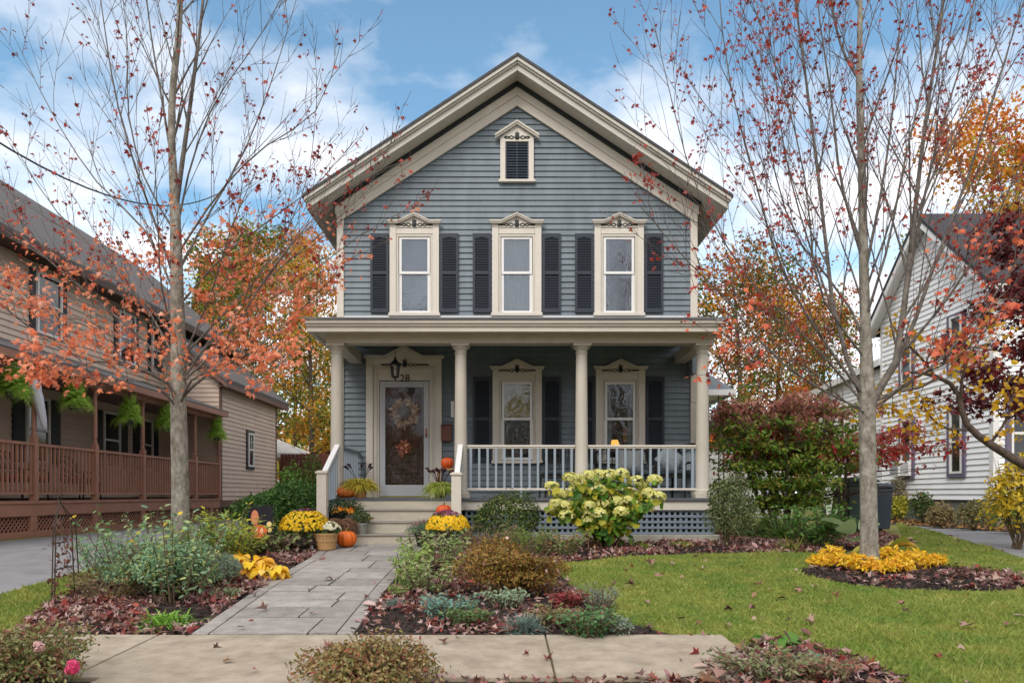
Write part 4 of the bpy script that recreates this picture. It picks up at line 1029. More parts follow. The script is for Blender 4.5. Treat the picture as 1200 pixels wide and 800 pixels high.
pillow('pillow', 'white patterned pillow resting on the dark wicker loveseat', (X_(738, 13.35), 13.35, FZ + .70), .52, .42, R(3), mat('patterned_pillow', '#85888b', .9, .25, 30))
pillow('pillow', 'pale striped pillow leaning on the corner wicker armchair', (X_(784, 12.95), 12.85, FZ + .70), .46, .40, R(38), mat('pale_pillow', '#7c8387', .9, .2, 20))

# ================================================================ BACK LEFT: fence, canopy
REDW = mat('red_brown_fence', '#5c2f27', .7, .2, 8)
fn = thing('board_fence', 'dark red board fence beyond the taupe house', 'fence', (-7, 29, 0))
m = MB(); x = -9.2
while x < -3.6: m.box(x, x + .135, 29, 29.03, .1, 2.45); x += .15
m.build('boards', REDW, fn)
m = MB()
for zz in (.5, 1.7): m.box(-9.2, -3.6, 29.031, 29.08, zz, zz + .09)
m.build('rail', REDW, fn)
for x in (-9.2, -7.3, -5.4, -3.6): m = MB(); m.box(x - .06, x + .06, 29.03, 29.15, 0, 2.2); m.build('post', REDW, fn)
cp = thing('canopy_tent', 'white canopy top showing above the dark red fence', 'canopy', (X_(330, 31), 31, 0))
m = MB(); cx_, cy_ = X_(322, 31), 31.0; z0, z1 = Z_(533, 31), Z_(513, 31)
m.add([(cx_ - 1.6, cy_ - 1.6, z0), (cx_ + 1.6, cy_ - 1.6, z0), (cx_ + 1.6, cy_ + 1.6, z0), (cx_ - 1.6, cy_ + 1.6, z0), (cx_, cy_, z1),
       (cx_ - 1.6, cy_ - 1.6, z0 - .18), (cx_ + 1.6, cy_ - 1.6, z0 - .18), (cx_ + 1.6, cy_ + 1.6, z0 - .18), (cx_ - 1.6, cy_ + 1.6, z0 - .18)],
      [(0, 1, 4), (1, 2, 4), (2, 3, 4), (3, 0, 4), (5, 6, 1, 0), (6, 7, 2, 1), (7, 8, 3, 2), (8, 5, 0, 3)]); m.build('canopy_top', mat('white_canvas', '#dcdcda', .8, .04), cp)
for sx in (-1.5, 1.5):
    for sy in (-1.5, 1.5): m = MB(); m.box(cx_ + sx - .03, cx_ + sx + .03, cy_ + sy - .03, cy_ + sy + .03, 0, z0); m.build('pole', WHITE, cp)
# small red shed roof between
sh = thing('red_shed', 'low dark red shed with reddish roof past the fence', 'shed', (X_(385, 30), 30.5, 0))
m = MB(); m.box(-8.6, -6.2, 30, 32, 0, 2.0); m.build('walls', REDW, sh)
m = MB(); m.prism([(-8.8, 1.98), (-7.4, 2.6), (-7.4, 2.68), (-8.8, 2.06)], 29.8, 32.2); m.prism([(-7.4, 2.6), (-6.0, 1.98), (-6.0, 2.06), (-7.4, 2.68)], 29.8, 32.2); m.build('roof', mat('dull_red_roof', '#7a4038', .8, .15), sh)

# side entry roof right of the grey house
se = thing('side_entry', 'small side entry with shingled hip roof and wrought iron post beside the grey house', 'porch', (X_(845, 17), 17, 0))
ys = 17.0; xr = X_(860, ys); za, zb_ = Z_(456, ys), Z_(430, ys)
m = MB(); m.add([(HX1, ys, za), (xr, ys, za), (xr, ys + 2.4, za), (HX1, ys + 2.4, za), (HX1, ys + .7, zb_ + .3), (xr - .75, ys + 1.1, zb_ + .3), (HX1, ys + 1.7, zb_ + .3)],
      [(0, 1, 5, 4), (1, 2, 5), (2, 3, 6, 5), (4, 5, 6)]); m.build('roof', mat('blue_grey_shingle', '#6f747c', .9, .2, 9, .4, 70), se)
m = MB(); m.box(HX1 + .04, xr + .02, ys - .02, ys + .03, za - .14, za - .002); m.box(xr - .03, xr + .02, ys + .031, ys + 2.4, za - .14, za - .002); m.box(HX1 + .04, xr - .031, ys + .031, ys + 2.4, za - .06, za - .03); m.build('fascia', WHITE, se)
for yy in (ys + .12, ys + 2.2):
    m = MB(); xp = X_(847, ys)
    for a in (-.06, .06): m.tube([(xp + a, yy, .4), (xp + a, yy, za - .1)], .014, 5)
    z = .5
    while z < za - .3: m.tube([(xp - .06, yy, z), (xp + .06, yy, z + .12), (xp - .06, yy, z + .24)], .008, 4); z += .24
    m.build('iron_post', BLACKM, se)
m = MB(); m.box(HX1 + .05, xr - .1, ys, ys + 2.4, -.02, .4); m.box(HX1 + .3, xr + .2, ys + .4, ys + 2, -.02, .2); m.build('landing', STONE, se, bevel=.01)

# ================================================================ RIGHT NEIGHBOUR
WSID = mat('white_vinyl_siding', '#ececed', .5, .04, 1.5, island=.02)
wh = thing('white_house', 'white clapboard house with purple-grey window trim across the right driveway', 'house', (12, 17.4, 0))
XR, YF = 12.0, 17.4; YBk = 22.6; yr = 20.0; zr = 8.6; ze = 6.2
m = MB(); clap(m, YF, YBk, .66, 8.5, .15, lput(XR, -1), clip=lambda z: (yr - (8.55 - z) * (YBk - YF) / 2 / (8.55 - ze), yr + (8.55 - z) * (YBk - YF) / 2 / (8.55 - ze)) if z > ze else (-99, 99), thick=.024); m.build('side_wall', WSID, wh)
m = MB(); clap(m, XR, 20, .66, ze, .15, lambda u, o, z: (u, YF - o, z), thick=.024); m.build('front_wall', WSID, wh)
m = MB(); m.box(XR, 20, YBk, YBk + .03, 0, ze); m.box(20, 20.03, YF, YBk, 0, ze); m.build('far_wall', WSID, wh)
m = MB(); m.box(XR + .03, 19.98, YF + .03, YBk - .02, -.05, .66); m.build('foundation', mat('grey_block', '#76746f', .9, .2, 6, .2), wh)
m = MB(); m.box(XR - .03, XR + .12, YF - .03, YF + .12, .6, ze); m.box(XR - .03, XR + .02, YBk - .12, YBk, .6, ze); m.build('corner_board', WHITE, wh)
sl = (zr - ze) / (yr - YF)
m = MB(); e = .35
m.prism([(YF - e, ze - e * sl), (yr, zr), (yr, zr + .12), (YF - e, ze - e * sl + .12)], XR - .4, 20.4, 'x'); m.prism([(yr, zr), (YBk + e, ze - e * sl), (YBk + e, ze - e * sl + .12), (yr, zr + .12)], XR - .4, 20.4, 'x')
m.build('roof', mat('charcoal_shingle', '#37363a', .9, .25, 10, .3, 80), wh)
m = MB(); m.prism([(YF - e, ze - e * sl - .2), (yr, zr - .2), (yr, zr - .005), (YF - e, ze - e * sl - .005)], XR - .38, XR - .32, 'x'); m.prism([(yr, zr - .2), (YBk + e, ze - e * sl - .2), (YBk + e, ze - e * sl - .005), (yr, zr - .005)], XR - .38, XR - .32, 'x')
m.box(XR - .4, 20.3, YF - e - .02, YF - e + .03, ze - e * sl - .2, ze - e * sl - .01); m.build('rake_board', WHITE, wh)
m = MB(); m.prism([(YF - e, ze - e * sl - .03), (yr, zr - .03), (yr, zr - .006), (YF - e, ze - e * sl - .006)], XR - .319, XR - .03, 'x'); m.prism([(yr, zr - .03), (YBk + e, ze - e * sl - .03), (YBk + e, ze - e * sl - .006), (yr, zr - .006)], XR - .319, XR - .03, 'x'); m.build('rake_soffit', WHITE, wh)
m = MB(); clap(m, 22.65, 27.5, .66, 4.9, .15, lput(XR + .2, -1), thick=.024); m.build('rear_wing_wall', WSID, wh)
m = MB(); m.prism([(22.62, 5.1), (27.8, 4.8), (27.8, 4.83), (22.62, 5.13)], XR - .02, 18, 'x'); m.build('rear_wing_roof', bpy.data.materials['charcoal_shingle'], wh)
m = MB(); m.prism([(22.62, 4.93), (27.8, 4.63), (27.8, 4.84), (22.62, 5.14)], XR - .06, XR - .021, 'x'); m.build('rear_wing_fascia', WHITE, wh)
m = MB(); m.box(XR + .22, 18, 27.45, 27.5, 0, 4.8); m.box(XR + .22, 18, 22.65, 27.45, 0, .66); m.build('rear_wing_base', WSID, wh)
PURP = mat('purple_grey_trim', '#675f73', .6, .08)
for a, b in ((18.4, 19.15), (20.7, 21.5)):
    for z0, z1 in ((1.25, 3.1), (4.0, 5.6)):
        w = nwin(wh, XR - .01, a + .12, b - .12, z0 + .1, z1 - .06, sg=-1, sh=False)
        m = MB()
        for q in ((a, a + .115, z0, z1), (b - .115, b, z0, z1), (a + .1151, b - .1151, z0, z0 + .09), (a + .1151, b - .1151, z1 - .055, z1)): m.box(XR - .01, XR - .07, *q)
        m.build('window_trim', PURP, w)
# front facing window
x0, x1 = X_(1177, YF), X_(1212, YF); z0, z1 = Z_(556, YF), Z_(459, YF)
m = MB(); f = .07
for q in ((x0 + .12, x0 + .19, z0, z1), (x1 - .19, x1 - .12, z0, z1), (x0 + .1901, x1 - .1901, z0, z0 + f), (x0 + .1901, x1 - .1901, z1 - f, z1), (x0 + .1901, x1 - .1901, (z0 + z1) / 2 - .03, (z0 + z1) / 2 + .03)): m.box(q[0], q[1], YF - .07, YF - .02, q[2], q[3])
w = m.build('window', WHITE, wh); m = MB(); m.box(x0 + .19, x1 - .19, YF - .04, YF - .035, z0, z1); m.build('pane', GLASSD, w)
m = MB()
for q in ((x0, x0 + .119, z0, z1), (x1 - .119, x1, z0, z1), (x0, x1, z1 + .001, z1 + .12), (x0, x1, z0 - .1, z0 - .001)): m.box(q[0], q[1], YF - .09, YF - .02, q[2], q[3])
m.build('window_trim', PURP, w)
ac = thing('air_conditioner', 'white window air conditioner on the white house wall', 'air conditioner', (XR - .3, 21.1, 1.4))
m = MB(); m.box(XR - .42, XR - .02, 20.85, 21.35, 1.35, 1.78); m.build('casing', WHITE, ac, bevel=.01)
m = MB()
for k in range(9): m.box(XR - .14, XR - .38, 20.838, 20.849, 1.40 + k * .04, 1.415 + k * .04)
for k in range(11): m.box(XR - .421, XR - .43, 20.89 + k * .04, 20.905 + k * .04, 1.4, 1.73)
m.build('grille', mat('ac_grille', '#85888c', .6), ac)
# rear white building glimpsed further left
wb = thing('white_garage', 'low white building glimpsed behind the red and green dogwood', 'building', (8.5, 30, 0))
m = MB(); clap(m, 6.6, 12.2, .1, 2.9, .16, lambda u, o, z: (u, 30 - o, z)); m.build('front_wall', WSID, wb)
m = MB(); m.box(6.6, 12.2, 30.02, 34, 0, 2.9); m.build('body', WSID, wb)
m = MB(); m.prism([(6.3, 2.85), (9.4, 4.1), (12.5, 2.85), (12.5, 2.97), (9.4, 4.22), (6.3, 2.97)][:0] or [(6.3, 2.87), (9.4, 2.87), (9.4, 4.2)], 29.7, 34.3); m.prism([(9.4, 2.87), (12.5, 2.87), (9.4, 4.2)], 29.7, 34.3); m.build('roof', SHING, wb)
m = MB(); m.box(7.4, 9.9, 29.95, 29.97, .1, 2.3); m.build('garage_door', WHITE, wb)
# bins
def bin_(x, y, w, h, mt, lidm, lab):
    t = thing('wheeled_bin', lab, 'bin', (x, y, 0), 'wheeled bins by the driveway')
    m = MB(); a, b = w * .42, w * .5
    m.add([(x - a, y - a, .05), (x + a, y - a, .05), (x + a, y + a, .05), (x - a, y + a, .05), (x - b, y - b, h), (x + b, y - b, h), (x + b, y + b, h), (x - b, y + b, h)],
          [(0, 3, 2, 1), (4, 5, 6, 7), (0, 1, 5, 4), (1, 2, 6, 5), (2, 3, 7, 6), (3, 0, 4, 7)]); m.box(x - b - .02, x + b + .02, y - b - .02, y + b + .02, h - .08, h - .03); m.build('body', mt, t, bevel=.02)
    m = MB(); m.prism([(y - b - .04, h + .001), (y + b + .04, h + .001), (y + b + .02, h + .07), (y, h + .10), (y - b - .02, h + .05)], x - b - .03, x + b + .03, 'x'); m.build('lid', lidm, t, bevel=.015)
    for sg in (-1, 1): m = MB(); m.tube([(x + sg * (a - .02), y + a, .12), (x + sg * (a + .05), y + a, .12)], .12, 16); m.build('wheel', BLACKM, t)
    m = MB(); m.tube([(x - b, y + b + .09, h - .03), (x + b, y + b + .09, h - .03)], .018, 6); m.build('handle', BLACKM, t)
bx = 15.2
bin_(X_(1003, bx), bx, .62, Z_(565, bx), mat('green_bin', '#2f4440', .5, .1), mat('green_lid', '#35504a', .5), 'dark green wheeled bin left of the right maple trunk')
bin_(X_(1024, bx + .3), bx + .3, .56, Z_(571, bx), mat('slate_bin', '#3b4450', .5, .1), mat('slate_lid', '#434d5a', .5), 'dark slate wheeled bin right of the maple trunk')
# overhead cable
m = MB(); a, b = P(-20, 160, 9), Vector((-12.6, 24, 9.6)); a = P(0, 168, 14); b = P(225, 238, 25)
pts = [a.lerp(b, t) + Vector((0, 0, -.5 * 4 * t * (1 - t))) for t in np.linspace(-.25, 1.35, 18)]
tag(m.build('overhead_cable', BLACKM) if not m.tube(pts, .022, 5) else m.build('overhead_cable', BLACKM), 'black overhead cable crossing the sky above the taupe house roof', 'cable')
# ================================================================ TREES
def barkmat(name, a, b, sc=16):
    return mat(name, a, .92, .2, sc, .9, 40, c2=b, stretch=(1, 1, .5))
class Tree:
    def __init__(s, seed): s.r = random.Random(seed); s.trunk = MB(); s.limbs = MB(); s.tw = MB(); s.pts = []
    def curve(s, p, d, L, bend=(0, 0, .25), wig=.05, n=6):
        pts = [Vector(p)]; d = Vector(d).normalized(); b = Vector(bend)
        for i in range(n):
            d = (d + b / n + Vector((s.r.gauss(0, wig), s.r.gauss(0, wig), s.r.gauss(0, wig)))).normalized()
            pts.append(pts[-1] + d * (L / n))
        return pts
    def side(s, pts, r0, n, Lf, t0, t1, spread=.6, level=2, rr=.55, up=.25, twigs=5, r1=.1):
        tot = sum((pts[i + 1] - pts[i]).length for i in range(len(pts) - 1)); ga = s.r.uniform(0, 6.28)
        for k in range(n):
            t = t0 + (t1 - t0) * (k + s.r.uniform(.1, .9)) / n; f = t * (len(pts) - 1); i = min(int(f), len(pts) - 2)
            p = pts[i].lerp(pts[i + 1], f - i); d = (pts[i + 1] - pts[i]).normalized()
            ga += 2.4 + s.r.uniform(-.5, .5); u = d.cross(Vector((0.3, .2, 1))).normalized(); v = d.cross(u)
            sd = u * math.cos(ga) + v * math.sin(ga)
            dd = (d * (1 - spread * .45) + sd * spread + Vector((0, 0, up))).normalized()
            L = tot * Lf * (1.1 - .65 * t) * s.r.uniform(.7, 1.2); ra = r0 * rr * (1 - .5 * t) * s.r.uniform(.7, 1.1)
            q = s.curve(p, dd, L, (0, 0, up * .8), .05, 5 if level > 1 else 3)
            ra = max(ra, .004)
            (s.limbs if level > 1 else s.tw).tube(q, [max(ra * (1 - .8 * j / (len(q) - 1)), .0022) for j in range(len(q))], 5 if level > 1 else 3, cap=False)
            if level > 1: s.side(q, ra, twigs, .42, .15, 1.0, spread * 1.05, level - 1, rr, up * .9, twigs)
            for j in range(1, len(q)): s.pts.append((q[j], level, t))
def pix_path(spec, d0, H=1):
    return [P(a, b, d0 + (c[0] if c else 0)) for a, b, *c in spec]
def resample(pts, n):
    L = [0]
    for i in range(len(pts) - 1): L.append(L[-1] + (pts[i + 1] - pts[i]).length)
    out = []
    # catmull-like smoothing through linear interpolation of tangents
    for k in range(n):
        t = L[-1] * k / (n - 1); i = max(0, min(len(pts) - 2, next((j for j in range(len(pts) - 1) if L[j + 1] >= t - 1e-9), len(pts) - 2)))
        f = (t - L[i]) / max(L[i + 1] - L[i], 1e-9); p0 = pts[max(i - 1, 0)]; p1 = pts[i]; p2 = pts[i + 1]; p3 = pts[min(i + 2, len(pts) - 1)]
        out.append(0.5 * ((2 * p1) + (p2 - p0) * f + (2 * p0 - 5 * p1 + 4 * p2 - p3) * f * f + (3 * p1 - p0 - 3 * p2 + p3) * f ** 3))
    return out
def leaves(root, name, pts, n, size, m, T, rg, spread=.06, droop=.5, clump=1, tilt=.8):
    k = max(1, clump); idx = np.repeat(rg.integers(0, len(pts), max(1, n // k)), k); n = len(idx); pos = np.array([tuple(pts[i]) for i in idx])
    pos = pos + rg.normal(0, spread, (n, 3)) - np.array([0, 0, spread * .6])
    nr = np.stack([rg.normal(0, tilt, n), rg.normal(0, tilt, n) - .25, np.abs(rg.normal(.6, .5, n))], 1)
    tg = rg.normal(0, 1, (n, 3)); tg[:, 2] -= droop
    V, F = scatter(T[0], T[1], pos, nr, size * rg.uniform(.6, 1.3, n), rg, tg)
    return build_np(name, V, F, m, root)

BARK = barkmat('maple_bark', '#625b50', '#a09a8f'); BARKD = barkmat('dark_twig_bark', '#4a3f3a', '#6a5a52')
# ---- left front maple
L0 = 9.0; gl_ = g(9.0)
lt = thing('maple_tree', 'slender grey-barked maple in the left bed, its lower crown full of coral orange leaves', 'tree', (X_(211, L0), L0, gl_))
T1 = Tree(21); LB = barkmat('maple_limb_bark', '#4e4845', '#7c746c')
tp = resample([Vector((X_(212, L0), L0, gl_ - .1)), P(211, 560, L0), P(209, 470, L0), P(209, 400, L0), P(207, 320, L0), P(205, 240, L0), P(201, 160, L0), P(203, 100, L0), P(210, 30, L0), P(213, -80, L0 + .1), P(216, -220, L0 + .2)], 36)
rad = [.135, .122, .114] + [float(np.interp(i, [0, 6, 11, 16, 24, 32], [.108, .092, .075, .046, .032, .01])) for i in range(33)]
T1.trunk.tube(tp, rad, 18); T1.trunk.build('trunk', BARK, lt, smooth=True)
spec = [  # (points, start radius, end radius, depth drift)
 ([(206, 243), (215, 180), (228, 85), (238, 0), (246, -120)], .05, .012, -.3),
 ([(203, 200), (192, 130), (180, 60), (172, 0), (165, -100)], .026, .006, .5),
 ([(206, 330), (185, 270), (160, 200), (135, 110), (118, 0), (110, -60)], .026, .005, -.8),
 ([(207, 350), (170, 270), (115, 215), (65, 140), (15, 40)], .024, .004, .9),
 ([(208, 320), (245, 250), (285, 180), (320, 90), (350, -10)], .026, .004, .8),
 ([(207, 300), (250, 235), (300, 180), (370, 130), (398, 55)], .022, .004, -.9),
 ([(208, 360), (262, 300), (320, 255), (372, 215), (415, 165)], .022, .004, .5),
 ([(206, 280), (222, 200), (252, 120), (300, 50), (345, -30)], .022, .004, .2),
 ([(204, 270), (170, 210), (150, 130), (150, 60), (140, -40)], .02, .004, .3),
 ([(209, 472), (196, 448), (150, 428), (90, 418), (30, 380), (-30, 330)], .038, .006, -1.0),
 ([(210, 450), (262, 400), (330, 300), (400, 225), (470, 190)], .022, .004, -.6),
 ([(210, 440), (270, 380), (350, 330), (430, 270), (490, 240)], .02, .004, .4),
 ([(210, 455), (170, 400), (110, 350), (40, 290), (-20, 235)], .03, .005, -.5),
 ([(210, 440), (185, 380), (120, 300), (60, 240), (5, 150)], .026, .004, .6),
 ([(211, 468), (240, 440), (290, 415), (345, 370), (395, 320)], .034, .006, -.7),
 ([(211, 450), (252, 390), (310, 330), (375, 275), (440, 215)], .028, .005, .3),
 ([(210, 430), (245, 350), (270, 270), (300, 200)], .024, .004, -1.2),
 ([(209, 410), (190, 340), (185, 260), (180, 160)], .022, .004, -1.4),
 ([(211, 420), (265, 365), (320, 300), (360, 210), (370, 130)], .024, .004, 1.3),
 ([(209, 400), (150, 335), (95, 310), (20, 270)], .022, .004, 1.3),
 ([(211, 475), (225, 445), (262, 432), (300, 440), (330, 425)], .024, .004, -1.5),
 ([(209, 480), (180, 450), (130, 445), (75, 440), (20, 430)], .02, .004, -1.7),
 ([(209, 465), (150, 400), (80, 370), (20, 355), (-30, 360)], .022, .004, .2)]
def do_limbs(T, spec, d0, sub=8, Lf=.42, spread=.5, twigs=5, up=.3, nres=10):
    for pts, a, b, dr in spec:
        n = len(pts); q = [P(x, y, d0 + dr * i / (n - 1)) for i, (x, y) in enumerate(pts)]
        q = resample(q, nres)
        a *= .74; b *= .8; T.limbs.tube(q, [a + (b - a) * (i / (nres - 1)) ** .7 for i in range(nres)], 7, cap=False)
        for i in range(nres // 2, nres): T.pts.append((q[i], 3, 1))
        T.side(q, a, sub, Lf, .12, .98, spread, 2, .38, up, twigs)
do_limbs(T1, spec, L0, sub=10)
T1.side(tp[18:], .05, 16, .3, .0, .98, .5, 2, .38, .3, 5)
T1.limbs.build('limbs', LB, lt, smooth=True); T1.tw.build('twigs', barkmat('left_twig_bark', '#3a302e', '#54463f'), lt)
rg = np.random.default_rng(5)
ORL = leafmat('coral_maple_mix', ['#da6a40', '#e88c60', '#f2a884', '#e07a54', '#f6ba9c', '#cc5c40', '#ec9a6c', '#e48a68', '#d87048'], .45, .45)
RDL = leafmat('dark_red_maple_mix', ['#8a2c26', '#a63c32', '#6a2420', '#b84a38', '#7a3a34'], .5, .35)
lowp = []; hip = []
for p, lv, t in T1.pts:
    py = HY - (p.z - CAMZ) * FPX / p.y; px = VX + p.x * FPX / p.y
    w = 1 / (1 + math.exp(-(py - 300) / 22))
    if py < 455 and T1.r.random() < w * (1.0 if px < 330 else .9): lowp.append(p)
    if py < 330 and T1.r.random() < (.25 + .75 * max(0, py) / 300): hip.append(p)
print('left tree', len(T1.pts), len(lowp), len(hip))
leaves(lt, 'orange_leaves', lowp, 3200, .066, ORL, T_MAPLE, rg, .055, 1.2, clump=3)
leaves(lt, 'red_leaves', hip, 1700, .056, RDL, T_MAPLE, rg, .035, 1.2, clump=2)

# ---- right front maple
R0 = 8.5; gr_ = g(8.5)
rt = thing('maple_tree', 'tall grey maple rising from the yellow planting ring, nearly bare with small dark red leaves', 'tree', (X_(1018, R0), R0, gr_))
T2 = Tree(8)
tp = resample([Vector((X_(1019, R0), R0, gr_ - .1)), P(1018, 600, R0), P(1017, 540, R0), P(1016, 480, R0), P(1016, 440, R0), P(1014, 380, R0), P(1012, 300, R0), P(1010, 200, R0), P(1007, 100, R0), P(1008, 0, R0 + .1), P(1008, -140, R0 + .1)], 40)
T2.trunk.tube(tp, [.140, .116, .105, .099, .096, .095, .094, .094, .095, .096, .092] + [float(np.interp(i, [0, 3, 12, 20, 28], [.080, .060, .044, .030, .01])) for i in range(29)], 20); T2.trunk.build('trunk', BARK, rt, smooth=True)
spec = [
 ([(1014, 475), (1000, 440), (978, 370), (964, 250), (948, 120), (932, 0), (922, -90)], .042, .012, .3),
 ([(1020, 475), (1048, 430), (1062, 340), (1072, 250), (1085, 140), (1102, 30), (1114, -70)], .062, .014, -.2),
 ([(1022, 470), (1058, 412), (1095, 310), (1135, 205), (1168, 100), (1200, 0)], .045, .008, .6),
 ([(1012, 462), (962, 395), (914, 310), (882, 200), (852, 80), (842, -20)], .028, .006, -.6),
 ([(1010, 470), (950, 400), (880, 330), (820, 230), (790, 130), (765, 20)], .022, .005, .4),
 ([(1012, 480), (960, 455), (905, 415), (850, 350), (800, 300), (750, 240)], .022, .005, -1.0),
 ([(1012, 100), (990, 65), (975, 10), (968, -60)], .03, .008, .4),
 ([(1060, 360), (1075, 270), (1100, 160), (1130, 60), (1148, -40)], .034, .006, .5),
 ([(1010, 300), (985, 210), (975, 120), (960, 20), (955, -60)], .03, .006, -.6),
 ([(1011, 330), (1030, 240), (1045, 140), (1055, 20), (1060, -60)], .03, .006, .9),
 ([(1012, 380), (1040, 290), (1062, 180), (1090, 70), (1120, -30)], .026, .006, -1.0),
 ([(1024, 470), (1080, 440), (1140, 380), (1195, 300), (1240, 210)], .03, .006, -.5),
 ([(1060, 410), (1110, 350), (1160, 270), (1210, 160)], .028, .006, -1.1),
 ([(1013, 400), (990, 350), (930, 270), (900, 160), (890, 40)], .024, .005, 1.1),
 ([(978, 370), (940, 260), (915, 150), (905, 20)], .02, .005, .3),
 ([(1014, 420), (960, 340), (945, 220), (920, 110), (880, 0)], .022, .005, -1.3),
 ([(1075, 250), (1100, 190), (1140, 110), (1180, 30)], .022, .005, .2),
 ([(1016, 485), (990, 470), (945, 430), (905, 418), (860, 430)], .016, .004, -1.2),
 ([(1022, 480), (1075, 440), (1120, 420), (1170, 370)], .018, .004, -1.5)]
do_limbs(T2, spec, R0, sub=14, Lf=.46, spread=.50, up=.32, twigs=6)
T2.side(tp[14:], .05, 16, .3, .0, .98, .42, 2, .38, .38, 5)
T2.limbs.build('limbs', LB, rt, smooth=True); T2.tw.build('twigs', barkmat('maple_twig_bark', '#44343a', '#64525a'), rt)
rg = np.random.default_rng(6); a = []; b = []
for p, lv, t in T2.pts:
    py = HY - (p.z - CAMZ) * FPX / p.y; px = VX + p.x * FPX / p.y
    if py < 470 and T2.r.random() < (.95 if px < 960 else .6) * (1 if py < 360 else .35): a.append(p)
    if 330 < py < 470 and (px > 1060 or px < 900) or (px > 1090 and 240 < py < 430): b.append(p)
leaves(rt, 'red_leaves', a, 4200, .052, leafmat('crimson_maple_mix', ['#8c2f2c', '#b0463a', '#701f22', '#b8503e', '#8a3834'], .5, .35), T_MAPLE, rg, .035, 1.2, clump=3)
leaves(rt, 'orange_leaves', b or a, 420, .07, leafmat('salmon_maple_mix', ['#d0563a', '#e8805a', '#c24a38', '#f09a70'], .5, .4), T_MAPLE, rg, .06, .8)

# ---- generic leafy tree made of limbs and clumps
def leafy(name, label, x, y, h, w, cols, n, size, seed, trunk_h=.25, r0=.16, group=None, T=T_QUAD, zb=0.0, dens=1.0, clr=.5, cat='tree', barkc=('#4a4038', '#6a5e52'), shape=1.0, trans=.4):
    root = thing(name, label, cat, (x, y, zb), group); T_ = Tree(seed); rg = np.random.default_rng(seed)
    top = Vector((x + T_.r.uniform(-.3, .3), y, zb + h * .9)); tr = resample([Vector((x, y, zb - .1)), Vector((x + T_.r.uniform(-.2, .2), y, zb + h * .4)), top], 8)
    T_.trunk.tube(tr, [r0 * (1 - .85 * i / 7) for i in range(8)], 8); bk = barkmat(name + '_bark_%d' % seed, *barkc); T_.trunk.build('trunk', bk, root, smooth=True)
    nl = 20; cl = []
    for k in range(nl):
        t = trunk_h + (.95 - trunk_h) * (k / nl) ** .85; p = tr[0].lerp(tr[-1], t); az = k * 2.4 + T_.r.uniform(-.4, .4)
        prof = math.sin(math.pi * min(1, (t - trunk_h * .7) / (1.05 - trunk_h * .7)) ** shape)
        L = w * (.35 + .75 * prof) * T_.r.uniform(.75, 1.1)
        q = T_.curve(p, (math.cos(az), math.sin(az), .35 + t * .7), L, (0, 0, .4), .06, 6)
        T_.limbs.tube(q, [r0 * .38 * (1 - .85 * j / 6) * (1.1 - t) + .006 for j in range(7)], 5, cap=False)
        for j in range(2, 7):
            for _ in range(3):
                c = q[j] + Vector((T_.r.gauss(0, .1), T_.r.gauss(0, .1), T_.r.gauss(0, .1))) * w
                cl.append(c)
        T_.side(q, r0 * .3, 4, .4, .3, 1, .6, 1, .4, .2)
    T_.limbs.build('limbs', bk, root); T_.tw.build('twigs', bk, root)
    n = int(n * dens); idx = rg.integers(0, len(cl), n); sg = (.05 + .07 * rg.random(len(cl))) * w
    pos = np.array([tuple(c) for c in cl])[idx] + rg.normal(0, 1, (n, 3)) * sg[idx][:, None] * np.array([1.2, 1.2, .75])
    pos[:, 2] = np.maximum(pos[:, 2], zb + .15)
    nr = np.stack([rg.normal(0, .8, n), rg.normal(0, .8, n), np.abs(rg.normal(.6, .5, n))], 1)
    V, F = scatter(T[0], T[1], pos, nr, size * rg.uniform(.6, 1.35, n), rg)
    if len(cols) and isinstance(cols[0], (list, tuple)):     # several tints, clump by clump
        k = rg.integers(0, len(cols), len(cl)); zc = np.array([c.z for c in cl]); fpl = len(T[1])
        kk = k[idx]; nv = len(T[0]); V = V.reshape(n, nv, 3)
        for j, cc in enumerate(cols):
            s_ = kk == j
            if not s_.any(): continue
            Vj = V[s_].reshape(-1, 3); Fj = (np.asarray(T[1])[None] + (np.arange(s_.sum()) * nv)[:, None, None]).reshape(-1, 3)
            build_np('foliage', Vj, Fj, leafmat('%s_leaf_%d_%d' % (name, seed, j), cc, .5, trans), root)
    else: build_np('foliage', V, F, leafmat('%s_leaf_%d' % (name, seed), cols, .5, trans), root)
    return root
GOLD = ['#c8902a', '#e0a83a', '#b87820', '#d89838']; ORA = ['#c8662a', '#d8803a', '#b0521f', '#e09448']
GRN = ['#4f6426', '#66782e', '#3c5220', '#7c8a38']; YG = ['#8a8f34', '#a8a23c', '#73802c', '#c2b048']; RUST = ['#8a4626', '#a45a30', '#6e3820', '#b87040']
DG = ['#2c3e22', '#3a4e2a', '#24341e', '#48582e']
